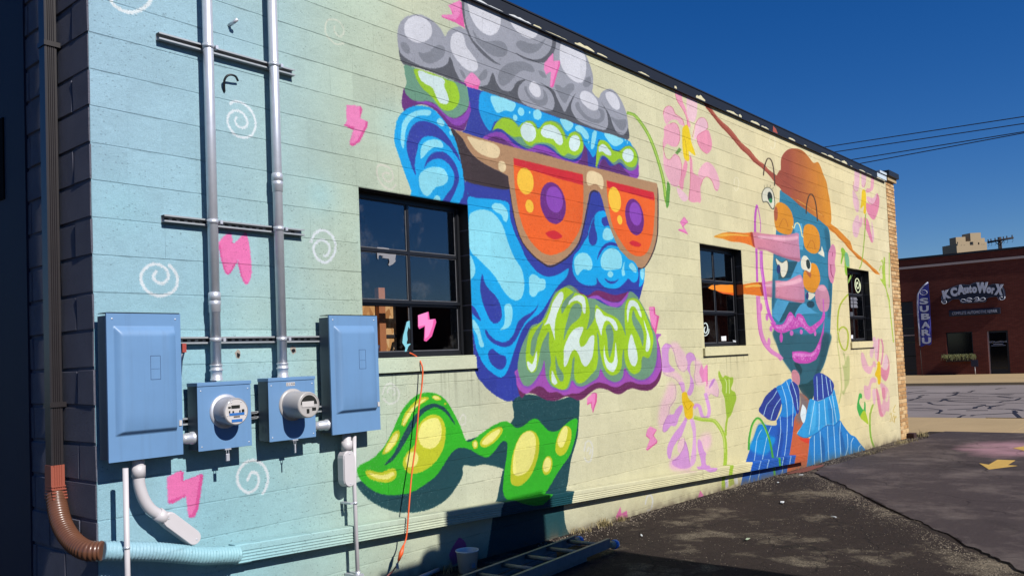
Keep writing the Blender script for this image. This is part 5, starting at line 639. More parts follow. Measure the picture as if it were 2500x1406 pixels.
    # soil splashed on the foot of the wall, thin runs below the sills
    h=np.maximum(Z[:,None]-(.115-.0185*X[None]),0); dirt=np.clip(.62*np.exp(-h/.055)*(.35+1.1*vn(14,10))+.22*np.exp(-h/.22)*vn(40,11),0,.8)[...,None]
    img=img*(1-dirt)+np.array([.40,.35,.29],np.float32)*dirt
    for wa,wb in ((1.855,2.99),(6.97,8.10),(12.09,13.215)):
        for k in range(16):
            xc=rng.uniform(wa-.05,wb+.05); L=rng.uniform(.1,.5); s_=rng.uniform(.004,.012); al=rng.uniform(.05,.16)
            st=np.exp(-((X-xc)/s_)**2)[None]*np.clip(1-(1.57-Z)/L,0,1)[:,None]*(Z<1.57)[:,None]*al; img*=(1-st)[...,None]
    return np.clip(img,0,1)


# ------------------------------------------------------------------ materials
def lin(h):
    if not isinstance(h, str): return tuple(h) + (1,)
    o = []
    for i in (0, 2, 4):
        c = int(h[i:i + 2], 16) / 255
        o.append(.74 * (c / 12.92 if c <= .04045 else ((c + .055) / 1.055) ** 2.4))
    return tuple(o) + (1,)
class N:
    def __init__(s, name):
        s.m = bpy.data.materials.new(name); s.m.use_nodes = True; s.t = s.m.node_tree
        s.b = s.t.nodes['Principled BSDF']; s.out = s.t.nodes['Material Output']
    def n(s, kind, **kw):
        x = s.t.nodes.new('ShaderNode' + kind)
        for k, v in kw.items():
            if k[0] == '_': setattr(x, k[1:], v)
            elif k[0] == 'i' and k[1:].isdigit(): x.inputs[int(k[1:])].default_value = v
            else: x.inputs[k].default_value = v
        return x
    def l(s, a, b): s.t.links.new(a, b)
    def obj(s, scale=None):
        tc = s.n('TexCoord')
        return tc.outputs['Object']
    def pos(s): return s.n('NewGeometry').outputs['Position']
    def noise(s, vec, scale, detail=4, rough=.6):
        x = s.n('TexNoise', Scale=scale, Detail=detail, Roughness=rough); s.l(vec, x.inputs['Vector']); return x.outputs['Fac']
    def ramp(s, fac, stops):
        x = s.n('ValToRGB'); e = x.color_ramp.elements
        e[0].position, e[0].color = stops[0][0], lin(stops[0][1]) if isinstance(stops[0][1], str) else (stops[0][1],) * 3 + (1,)
        e[1].position, e[1].color = stops[-1][0], lin(stops[-1][1]) if isinstance(stops[-1][1], str) else (stops[-1][1],) * 3 + (1,)
        for p, c in stops[1:-1]:
            k = e.new(p); k.color = lin(c) if isinstance(c, str) else (c,) * 3 + (1,)
        s.l(fac, x.inputs[0]); return x.outputs[0]
    def mix(s, fac, a, b, blend='MIX'):
        x = s.n('MixRGB', _blend_type=blend)
        for i, v in zip((0, 1, 2), (fac, a, b)):
            if hasattr(v, 'links') or hasattr(v, 'is_linked'): s.l(v, x.inputs[i])
            elif i == 0: x.inputs[0].default_value = v
            else: x.inputs[i].default_value = lin(v)
        return x.outputs[0]
    def bump(s, h, strength=.3, dist=.01, prev=None):
        x = s.n('Bump', Strength=strength, Distance=dist); s.l(h, x.inputs['Height'])
        if prev: s.l(prev, x.inputs['Normal'])
        return x.outputs[0]
def simple(name, col, rough=.6, metal=0, var=.25, vscale=6, bscale=None, bstr=.2, bdist=.004, spec=.5):
    m = N(name); v = m.obj(); 
    if var:
        d = m.noise(v, vscale, 5)
        dark = tuple(c * (1 - var) for c in lin(col)[:3]); lite = tuple(min(1, c * (1 + var * .6)) for c in lin(col)[:3])
        m.l(m.mix(d, dark, lite), m.b.inputs['Base Color'])
    else: m.b.inputs['Base Color'].default_value = lin(col)
    m.b.inputs['Roughness'].default_value = rough; m.b.inputs['Metallic'].default_value = metal; m.b.inputs['Specular IOR Level'].default_value = spec
    if bscale: m.l(m.bump(m.noise(v, bscale, 4), bstr, bdist), m.b.inputs['Normal'])
    return m.m
# the mural: a sprayed picture laid over the wall by wall coordinates (metres)
pic = paint(MURAL) * .805       # paint is a little less reflective than its picture colour
img = bpy.data.images.new('mural_paint', pic.shape[1], pic.shape[0], alpha=False)
img.pixels.foreach_set(np.concatenate([np.clip(pic, 0, 1), np.ones(pic.shape[:2] + (1,), np.float32)], -1).astype(np.float32).ravel()); img.update(); img.pack()
def mural_mat(name, pits=1.0, bstr=.5, rough=.62):
    m = N(name); p = m.pos()
    sep = m.n('SeparateXYZ'); m.l(p, sep.inputs[0])
    def lm(o, a, b):
        x = m.n('MapRange', _clamp=False); x.inputs[1].default_value = a; x.inputs[2].default_value = b; m.l(o, x.inputs[0]); return x.outputs[0]
    cmb = m.n('CombineXYZ'); m.l(lm(sep.outputs[0], MX0, MX1), cmb.inputs[0]); m.l(lm(sep.outputs[2], MZ0, MZ1), cmb.inputs[1])
    # the brush wobbles a few millimetres over the rough block
    tx = m.n('TexImage', _image=img, _extension='EXTEND', _interpolation='Linear'); m.l(cmb.outputs[0], tx.inputs[0])
    c = tx.outputs[0]
    m.l(c, m.b.inputs['Base Color']); m.b.inputs['Roughness'].default_value = rough; m.b.inputs['Specular IOR Level'].default_value = .25
    pit = m.ramp(m.noise(p, 62, 3, .75), [(.27, 0), (.34, 1)])
    b2 = m.bump(m.noise(p, 170, 3, .75), min(1, bstr * 1.8), .005, m.bump(pit, .55 * pits, .005)); b3 = m.bump(m.noise(p, 20, 4, .6), .5, .009, b2)
    m.l(b3, m.b.inputs['Normal'])
    return m.m
MURALM = mural_mat('mural_paint_on_block')
MURAL_TRIM = mural_mat('mural_paint_on_trim', .15, .12, .5)
def dark_block_mat():
    m = N('charcoal_painted_block'); p = m.pos()
    c = m.mix(m.noise(p, 5, 5), '4E4E5C', '6E6D7A'); c = m.mix(m.ramp(m.noise(p, 90, 3, .7), [(.66, 0), (.78, .4)]), c, '767580')
    m.l(c, m.b.inputs['Base Color']); m.b.inputs['Roughness'].default_value = .75
    pit = m.ramp(m.noise(p, 75, 4, .75), [(.3, 0), (.42, 1)])
    m.l(m.bump(m.noise(p, 160, 4, .7), .9, .006, m.bump(pit, .8, .006)), m.b.inputs['Normal'])
    return m.m
DARKB = dark_block_mat()
ROOMB = simple('matt_black', '08090C', .95, var=.2, spec=.1)
BLACKP = simple('black_gloss_paint', '191A1E', .38, var=.4, vscale=9, bscale=60, bstr=.3, bdist=.003)
FASCIA = simple('dark_fascia_metal', '16181F', .5, var=.3, vscale=3, bscale=14, bstr=.15)
CREAMP = simple('cream_overspray', 'D8CFA8', .6, var=.15, vscale=8)
def brick_mat(name, a, b, mort, sc=1):
    m = N(name); p = m.pos()
    c = m.mix(m.noise(p, 4, 3), a, b); c = m.mix(m.ramp(m.noise(p, 60, 4), [(.4, 0), (.7, .4)]), c, mort)
    m.l(c, m.b.inputs['Base Color']); m.b.inputs['Roughness'].default_value = .85; m.l(m.bump(m.noise(p, 110, 4), .5, .004), m.b.inputs['Normal'])
    return m.m
TANB = [brick_mat('tan_brick', 'B98A55', 'CDA066', 'A07C50'), brick_mat('tan_brick_dark', 'A67A48', 'C0915A', '8A6A44'), brick_mat('tan_brick_pale', 'CDA672', 'DDBB88', 'B08C60')]
MORT = simple('mortar', 'C2AE88', .9, var=.2, vscale=30)
def facade_mat(name, a, b, mort, flip):
    m = N(name); p = m.pos(); sp = m.n('SeparateXYZ'); m.l(p, sp.inputs[0]); cb = m.n('CombineXYZ')
    m.l(sp.outputs[1 if flip else 0], cb.inputs[0]); m.l(sp.outputs[2], cb.inputs[1])
    bt = m.n('TexBrick', Scale=1.0); bt.inputs['Brick Width'].default_value = .215; bt.inputs['Row Height'].default_value = .062; bt.inputs['Mortar Size'].default_value = .006; bt.inputs['Bias'].default_value = -.2
    m.l(cb.outputs[0], bt.inputs['Vector']); bt.inputs['Color1'].default_value = lin(a); bt.inputs['Color2'].default_value = lin(b); bt.inputs['Mortar'].default_value = lin(mort)
    c = m.mix(.5, bt.outputs[0], m.ramp(m.noise(p, .5, 5), [(.3, 'B0A8A8'), (.7, 'FFFFFF')]), 'MULTIPLY')
    m.l(c, m.b.inputs['Base Color']); m.b.inputs['Roughness'].default_value = .95; m.b.inputs['Specular IOR Level'].default_value = .15
    m.l(m.bump(bt.outputs['Fac'], -.4, .006, m.bump(m.noise(p, 60, 3), .3, .004)), m.b.inputs['Normal'])
    return m.m
REDB = facade_mat('red_brick', '7E4238', '8E4E42', '5C403A', True)
REDB2 = facade_mat('brown_brick', '6E4034', '804A3C', '6A5648', False)
def glass_mat(name, tint=.55, refl=1.0, dust=.06):
    m = N(name); t = m.t; t.nodes.remove(m.b)
    tr = m.n('BsdfTransparent'); tr.inputs[0].default_value = (tint, tint, tint * 1.03, 1)
    gl = m.n('BsdfGlossy'); gl.inputs['Roughness'].default_value = .015; gl.inputs[0].default_value = (.85, .87, .9, 1)
    df = m.n('BsdfDiffuse'); df.inputs[0].default_value = (.5, .48, .45, 1)
    p = m.pos()
    m.l(m.bump(m.noise(p, 2.2, 1), .012, .01), gl.inputs['Normal'])
    fr = m.n('LayerWeight', Blend=.5); pw = m.n('Math', _operation='POWER'); m.l(fr.outputs['Facing'], pw.inputs[0]); pw.inputs[1].default_value = 3.0; mr = m.n('MapRange'); mr.inputs[3].default_value = .07; mr.inputs[4].default_value = .75; m.l(pw.outputs[0], mr.inputs[0]); mx = m.n('MixShader'); m.l(mr.outputs[0], mx.inputs[0]); m.l(tr.outputs[0], mx.inputs[1]); m.l(gl.outputs[0], mx.inputs[2])
    du = m.ramp(m.noise(p, 2.2, 6, .7), [(.55, 0), (.9, dust)]); m2 = m.n('MixShader'); m.l(du, m2.inputs[0]); m.l(mx.outputs[0], m2.inputs[1]); m.l(df.outputs[0], m2.inputs[2])
    m.l(m2.outputs[0], m.out.inputs[0]); return m.m
GLASS = glass_mat('dusty_window_glass', .96, dust=.10)
GLASSD = glass_mat('dark_window_glass', .35, dust=.05)
def panel_mat():
    m = N('blue_painted_enclosure'); p = m.pos()
    c = m.mix(m.noise(p, 3, 5), '6488B0', '6F98C4'); c = m.mix(m.ramp(m.noise(p, 130, 3, .8), [(.68, 0), (.76, .5)]), c, '4E6A8C')
    mp = m.n('Mapping'); mp.inputs['Scale'].default_value = (26, 26, 1.3); m.l(p, mp.inputs[0]); c = m.mix(m.ramp(m.noise(mp.outputs[0], 1, 4), [(.52, 0), (.8, .35)]), c, '5C7896')
    m.l(c, m.b.inputs['Base Color']); m.b.inputs['Roughness'].default_value = .45; m.l(m.bump(m.noise(p, 14, 3), .06, .01), m.b.inputs['Normal']); return m.m
STEEL = simple('galvanised_steel', 'E2E4EC', .42, .55, var=.22, vscale=16, bscale=60, bstr=.06)
STRUTM = simple('zinc_strut', 'B0B4B8', .5, .4, var=.25, vscale=10)
PANEL = panel_mat()
PANEL_D = simple('enclosure_shaded_blue', '3E4E60', .45, 0, var=.12, vscale=3)  # darker blue: the shade on the box sides is put into the colour
PVC = simple('grey_white_pvc', 'CFC9CB', .45, 0, var=.08, vscale=8)
METERG = simple('meter_grey_plastic', 'B4AFAC', .35, 0, var=.06)
METERF = simple('meter_face_white', 'CFC9C6', .35, 0, var=.04)
METERGLASS = simple('meter_clear_cover', 'A8A6AA', .12, .1, var=.1, vscale=20)
BLUEL = simple('blue_label', '2F6FB8', .5, var=0); DARKL = simple('dark_display', '2A2B28', .3, var=0)
BROWN = simple('brown_drain_plastic', '6B4634', .3, 0, var=.3, vscale=14)
TERRA = simple('terracotta_elbow', '9C5443', .35, 0, var=.15)
DSPOUT = simple('dark_brown_downspout', '2B2628', .38, .1, var=.25, vscale=12)
ORANGE = simple('orange_cord', 'F0622A', .45, var=.05)
ALU = simple('worn_aluminium', '938F8A', .55, .2, var=.4, vscale=18)
BLUETAPE = simple('blue_tape', '3E90F0', .6, var=.15)
BUCKET = simple('milky_plastic', 'E6ECF2', .4, var=.1, vscale=10)
OSB = None
def osb_mat():
    m = N('osb_board'); v = m.obj(); mp = m.n('Mapping'); mp.inputs['Scale'].default_value = (1, 1, .45); m.l(v, mp.inputs[0])
    x = m.n('TexVoronoi', Scale=34); m.l(mp.outputs[0], x.inputs['Vector'])
    c = m.mix(m.n('TexNoise').outputs[0], 'C88F4E', 'E3B679'); sp = m.n('SeparateColor'); m.l(x.outputs['Color'], sp.inputs[0])
    c = m.ramp(sp.outputs[0], [(0, 'A86E34'), (.5, 'CF9650'), (1, 'E6BC7E')])
    m.l(c, m.b.inputs['Base Color']); m.b.inputs['Roughness'].default_value = .8; return m.m
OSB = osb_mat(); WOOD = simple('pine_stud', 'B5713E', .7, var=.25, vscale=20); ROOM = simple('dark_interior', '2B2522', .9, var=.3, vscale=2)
WHITEL = simple('sign_lettering_white', 'D6DAE6', .5, var=0); SIGNB = simple('sign_navy', '1A1E36', .45, var=.1); FLAGB = simple('flag_blue_cloth', '35399A', .7, var=.15, vscale=2); FLAGE = simple('flag_white_trim', 'B9BDD2', .7, var=.1)
DGLASS = simple('dark_storefront_glass', '0E1014', .08, 0, var=.2); WTRIM = simple('pale_trim', 'B9A7A0', .7, var=.1)
LEAF = simple('plant_leaf', '8E8E58', .7, var=.5, vscale=9); STRAW = simple('dry_grass', 'A9986A', .8, var=.4, vscale=7)
CONC = None
def ground_mat(kind):
    m = N(kind); p = m.pos()
    if kind == 'concrete_walk':
        c = m.mix(m.noise(p, .9, 6), 'A08A68', 'C0A67E'); c = m.mix(m.ramp(m.noise(p, 30, 5), [(.5, 0), (.8, .4)]), c, '806C50')
        m.b.inputs['Roughness'].default_value = .95; m.b.inputs['Specular IOR Level'].default_value = .12; m.l(m.bump(m.noise(p, 90, 4), .3, .004), m.b.inputs['Normal'])
    elif kind == 'street_asphalt':
        c = m.mix(m.noise(p, .5, 6), '8C8280', 'A59A97'); c = m.mix(m.ramp(m.noise(p, 40, 4), [(.5, 0), (.8, .3)]), c, '665C5A'); c = m.mix(.5, c, m.ramp(m.noise(p, .16, 5, .7), [(.35, 'A8A2A0'), (.65, 'FFFFFF')]), 'MULTIPLY')
        m.b.inputs['Roughness'].default_value = .95; m.b.inputs['Specular IOR Level'].default_value = .12
    else:
        new = kind == 'patched_asphalt'
        a, b = ('463E3F', '5A5050') if new else ('3C3431', '554B46')
        c = m.mix(m.noise(p, .55, 7, .65), a, b)
        vor = m.n('TexVoronoi', Scale=150); m.l(p, vor.inputs['Vector']); sc = m.n('SeparateColor'); m.l(vor.outputs['Color'], sc.inputs[0])
        c = m.mix(.75 if not new else .4, c, m.ramp(sc.outputs[0], [(0, '8A8078'), (.5, 'D8D0CC'), (.9, 'FFF4E8'), (1, 'FFFFFF')]), 'MULTIPLY')
        if not new:
            # worn patches where the binder has gone and pale aggregate shows
            w = m.ramp(m.noise(p, 1.15, 6, .68), [(.53, 0), (.68, 1)]); g = m.ramp(m.noise(p, 70, 4, .85), [(.42, 0), (.54, 1)])
            c = m.mix(m.mix(1, w, g, 'MULTIPLY'), c, 'A2957F')
            wv = m.n('TexNoise', Scale=2.2, Detail=4); m.l(p, wv.inputs[0]); ad = m.n('MixRGB', _blend_type='ADD'); ad.inputs[0].default_value = .35; m.l(p, ad.inputs[1]); m.l(wv.outputs['Color'], ad.inputs[2])
            ck = m.n('TexVoronoi', _feature='DISTANCE_TO_EDGE', Scale=2.6); m.l(ad.outputs[0], ck.inputs[0])
            keep = m.ramp(m.noise(p, .8, 2), [(.42, 0), (.56, 1)])
            crack = m.mix(1, m.ramp(ck.outputs[0], [(0, 1), (.03, 0)]), keep, 'MULTIPLY')
            c = m.mix(m.mix(.8, '000000', crack), c, '1A1817')
            h = m.mix(.6, m.noise(p, 130, 4, .8), m.ramp(ck.outputs[0], [(0, 0), (.03, 1)]), 'MULTIPLY')
            m.l(m.bump(h, .9, .012, m.bump(m.noise(p, 9, 4), .5, .03)), m.b.inputs['Normal'])
        else:
            # overspray from the mural painters: pale pink dust over the sealed lot
            sx = m.n('SeparateXYZ'); m.l(p, sx.inputs[0])
            def band(o, c0, wd):
                s1 = m.n('Math', _operation='SUBTRACT'); m.l(o, s1.inputs[0]); s1.inputs[1].default_value = c0
                s2 = m.n('Math', _operation='DIVIDE'); m.l(s1.outputs[0], s2.inputs[0]); s2.inputs[1].default_value = wd
                s3 = m.n('Math', _operation='MULTIPLY'); m.l(s2.outputs[0], s3.inputs[0]); m.l(s2.outputs[0], s3.inputs[1]); return s3.outputs[0]
            q = m.n('Math', _operation='ADD'); m.l(band(sx.outputs[0], 13.6, 2.3), q.inputs[0]); m.l(band(sx.outputs[1], -2.1, 1.5), q.inputs[1])
            q2 = m.n('Math', _operation='ADD'); m.l(q.outputs[0], q2.inputs[0]); m.l(m.noise(p, 1.2, 5), q2.inputs[1])
            c = m.mix(m.ramp(q2.outputs[0], [(.45, .8), (1.45, 0)]), c, 'B98E98')
            c = m.mix(m.ramp(m.noise(p, 34, 5, .8), [(.62, 0), (.72, .45)]), c, 'A09890')
            c = m.mix(m.ramp(m.noise(p, 1.1, 6, .75), [(.5, 0), (.72, .55)]), c, '857972'); c = m.mix(m.ramp(m.noise(p, .7, 3, .6), [(.3, .7), (.42, 0)]), c, '2E2828')
            mp = m.n('Mapping'); mp.inputs['Scale'].default_value = (1.2, 9, 1); mp.inputs['Rotation'].default_value = (0, 0, .35); m.l(p, mp.inputs[0])
            c = m.mix(m.ramp(m.noise(mp.outputs[0], 3.0, 5, .75), [(.6, 0), (.75, .4)]), c, '8E837C')
            ck = m.n('TexVoronoi', _feature='DISTANCE_TO_EDGE', Scale=.75); wv = m.n('TexNoise', Scale=3, Detail=4); m.l(p, wv.inputs[0]); ad = m.n('MixRGB', _blend_type='ADD'); ad.inputs[0].default_value = .3; m.l(p, ad.inputs[1]); m.l(wv.outputs['Color'], ad.inputs[2]); m.l(ad.outputs[0], ck.inputs[0])
            c = m.mix(m.mix(1, m.ramp(ck.outputs[0], [(0, .9), (.007, 0)]), m.ramp(m.noise(p, .5, 2), [(.45, 0), (.55, 1)]), 'MULTIPLY'), c, '1C1818')
            m.l(m.bump(m.noise(p, 120, 4, .8), .8, .008, m.bump(m.noise(p, 6, 4), .4, .02)), m.b.inputs['Normal'])
        m.b.inputs['Roughness'].default_value = .95 if not new else .85; m.b.inputs['Specular IOR Level'].default_value = .12
    m.l(c, m.b.inputs['Base Color']); return m.m
ASPH, PATCH, STREET, CONC = ground_mat('lot_asphalt'), ground_mat('patched_asphalt'), ground_mat('street_asphalt'), ground_mat('concrete_walk')
TARM = simple('crack_sealant', '231F22', .55, var=.3); YELM = simple('yellow_marking', 'C9A24A', .7, var=.3, vscale=12, bscale=90, bstr=.3); GRAV = simple('gravel', '8E8170', .9, var=.5, vscale=3)
STONE = simple('tan_tower_concrete', 'B7A180', .9, var=.1, vscale=.2); POLEM = simple('weathered_pole', '3B3230', .9, var=.2); WIREM = simple('wire_black', '14151A', .6, var=0)
_flat = {}
def flat(h, rough=.5):
    if h not in _flat: _flat[h] = simple('paint_' + h, h, rough, var=.08, vscale=20)
    return _flat[h]
# ------------------------------------------------------------------ mesh helpers
class MB:
    def __init__(s): s.v = []; s.f = []; s.mi = []; s.sm = []
    def quad(s, a, b, c, d, mi=0, sm=False):
        i = len(s.v); s.v += [a, b, c, d]; s.f.append((i, i + 1, i + 2, i + 3)); s.mi.append(mi); s.sm.append(sm)
    def box(s, x0, x1, y0, y1, z0, z1, mi=0, faces=None):
        """faces: dict of -x +x -y +y -z +z -> material index (or None to skip)"""
        i = len(s.v); s.v += [(x0, y0, z0), (x1, y0, z0), (x1, y1, z0), (x0, y1, z0), (x0, y0, z1), (x1, y0, z1), (x1, y1, z1), (x0, y1, z1)]
        for k, q in (('-x', (0, 4, 7, 3)), ('+x', (1, 2, 6, 5)), ('-y', (0, 1, 5, 4)), ('+y', (3, 7, 6, 2)), ('-z', (0, 3, 2, 1)), ('+z', (4, 5, 6, 7))):
            t = mi if not faces or k not in faces else faces[k]
            if t is None: continue
            s.f.append(tuple(i + j for j in q)); s.mi.append(t); s.sm.append(False)
        return s
    def shell(s, u0, u1, z0, z1, face, bev, dep, axis='y', mi=0, side=0, jit=0, bu=None):
        """a masonry unit seen from one side: front face at `face`, bevelled back to face+dep"""
        j = lambda: random.uniform(-jit, jit)
        P = (lambda u, d, z: (u, face + d, z)) if axis == 'y' else (lambda u, d, z: (face + d, u, z))
        b = bev; c = bev if bu is None else bu; i = len(s.v)
        s.v += [P(u0 + c + j(), j(), z0 + b + j()), P(u1 - c + j(), j(), z0 + b + j()), P(u1 - c + j(), j(), z1 - b + j()), P(u0 + c + j(), j(), z1 - b + j()), P(u0, dep, z0), P(u1, dep, z0), P(u1, dep, z1), P(u0, dep, z1)]
        q = [(0, 1, 2, 3), (4, 5, 1, 0), (5, 6, 2, 1), (6, 7, 3, 2), (7, 4, 0, 3)]
        if axis != 'y': q = [t[::-1] for t in q]
        for k, t in enumerate(q): s.f.append(tuple(i + n for n in t)); s.mi.append(mi if k == 0 else side); s.sm.append(False)
        return s
    def tube(s, path, r, n=12, mi=0, caps=True, squash=None):
        P = [Vector(p) for p in path]; rr = r if hasattr(r, '__len__') else [r] * len(P); base = len(s.v)
        t0 = (P[1] - P[0]).normalized(); up = Vector((0, 0, 1)) if abs(t0.z) < .9 else Vector((1, 0, 0)); a = t0.cross(up).normalized()
        for i, p in enumerate(P):
            t = (P[min(i + 1, len(P) - 1)] - P[max(i - 1, 0)]).normalized(); a = (a - t * a.dot(t)).normalized(); b = t.cross(a)
            for k in range(n):
                th = 2 * math.pi * k / n; s.v.append(tuple(p + (a * math.cos(th) + b * math.sin(th)) * rr[i]))
        for i in range(len(P) - 1):
            for k in range(n):
                q = base + i * n; s.f.append((q + k, q + (k + 1) % n, q + n + (k + 1) % n, q + n + k)); s.mi.append(mi); s.sm.append(True)
        if caps:
            s.f.append(tuple(base + k for k in range(n))[::-1]); s.mi.append(mi); s.sm.append(False)
            q = base + (len(P) - 1) * n; s.f.append(tuple(q + k for k in range(n))); s.mi.append(mi); s.sm.append(False)
        return s
    def prism(s, poly, fn0, fn1, mi=0):
        """closed outline (2d) swept between two placements fn(u,v)->xyz"""
        n = len(poly); i = len(s.v); s.v += [fn0(*p) for p in poly] + [fn1(*p) for p in poly]
        s.f.append(tuple(range(i, i + n))); s.f.append(tuple(range(i + n, i + 2 * n))[::-1]); s.mi += [mi, mi]; s.sm += [False, False]
        for k in range(n):
            s.f.append((i + k, i + n + k, i + n + (k + 1) % n, i + (k + 1) % n)); s.mi.append(mi); s.sm.append(False)
        return s
    def mesh(s, name, mats):
        me = bpy.data.meshes.new(name); me.from_pydata(s.v, [], s.f)
        for m in (mats if isinstance(mats, (list, tuple)) else [mats]): me.materials.append(m)
        me.polygons.foreach_set('material_index', s.mi); me.polygons.foreach_set('use_smooth', s.sm); me.update(); return me
    def build(s, name, mats, parent=None, recalc=True, bevel=0):
        me = s.mesh(name, mats)
        if recalc or bevel:
            bm = bmesh.new(); bm.from_mesh(me)
            if bevel:
                bmesh.ops.remove_doubles(bm, verts=bm.verts, dist=1e-5)
                bmesh.ops.bevel(bm, geom=[e for e in bm.edges if len(e.link_faces) == 2 and e.calc_face_angle() > .6], offset=bevel, segments=2, affect='EDGES', profile=.5)
            if recalc: bmesh.ops.recalc_face_normals(bm, faces=bm.faces)
            bm.to_mesh(me); bm.free()
        return link(name, me, parent)
def link(name, me, parent=None):
    o = bpy.data.objects.new(name, me); COL.objects.link(o)
    if parent is not None: o.parent = parent; o.matrix_parent_inverse = Matrix.Translation(-Vector(parent_loc(parent)))
    return o
def parent_loc(p):
    v = Vector(p.location)
    while p.parent: p = p.parent; v += Vector((0, 0, 0))
    return v
def tag(o, label, cat, group=None, kind=None):
    o['label'] = label; o['category'] = cat
    if group: o['group'] = group
    if kind: o['kind'] = kind
    return o
def struct(o, kind='structure'): o['kind'] = kind; return o
def empty(name, loc, label, cat, group=None):
    o = bpy.data.objects.new(name, None); COL.objects.link(o); o.location = loc; o.empty_display_size = .1
    return tag(o, label, cat, group)
def lathe(mb, prof, c, axis, n=24, mi=0):
    """prof: list of (distance along axis, radius)"""
    ax = Vector(axis).normalized(); up = Vector((0, 0, 1)) if abs(ax.z) < .9 else Vector((1, 0, 0)); a = ax.cross(up).normalized(); b = ax.cross(a); base = len(mb.v)
    for d, r in prof:
        for k in range(n):
            th = 2 * math.pi * k / n; mb.v.append(tuple(Vector(c) + ax * d + (a * math.cos(th) + b * math.sin(th)) * r))
    for i in range(len(prof) - 1):
        for k in range(n):
            q = base + i * n; mb.f.append((q + k, q + (k + 1) % n, q + n + (k + 1) % n, q + n + k)); mb.mi.append(mi); mb.sm.append(True)
    return mb
def disc(mb, c, axis, r, n=24, mi=0):
    ax = Vector(axis).normalized(); up = Vector((0, 0, 1)) if abs(ax.z) < .9 else Vector((1, 0, 0)); a = ax.cross(up).normalized(); b = ax.cross(a); base = len(mb.v)
    for k in range(n):
        th = 2 * math.pi * k / n; mb.v.append(tuple(Vector(c) + (a * math.cos(th) + b * math.sin(th)) * r))
    mb.f.append(tuple(range(base, base + n))); mb.mi.append(mi); mb.sm.append(False); return mb
def spline(pts, n=6):
    P = _catmull(np.array(pts, float), False, n); return [tuple(p) for p in P]
def text_mesh(name, txt, size, ext, shear=0, offset=0, space=1.0):
    cu = bpy.data.curves.new(name, 'FONT'); cu.body = txt; cu.size = size; cu.extrude = ext; cu.align_x = 'CENTER'; cu.offset = offset; cu.space_character = space; cu.resolution_u = 3
    o = bpy.data.objects.new(name, cu); COL.objects.link(o); bpy.context.view_layer.update()
    me = bpy.data.meshes.new_from_object(o.evaluated_get(bpy.context.evaluated_depsgraph_get())); bpy.data.objects.remove(o); return me
GZ = lambda x: .115 - .0185 * x if x < 16.6 else -.192
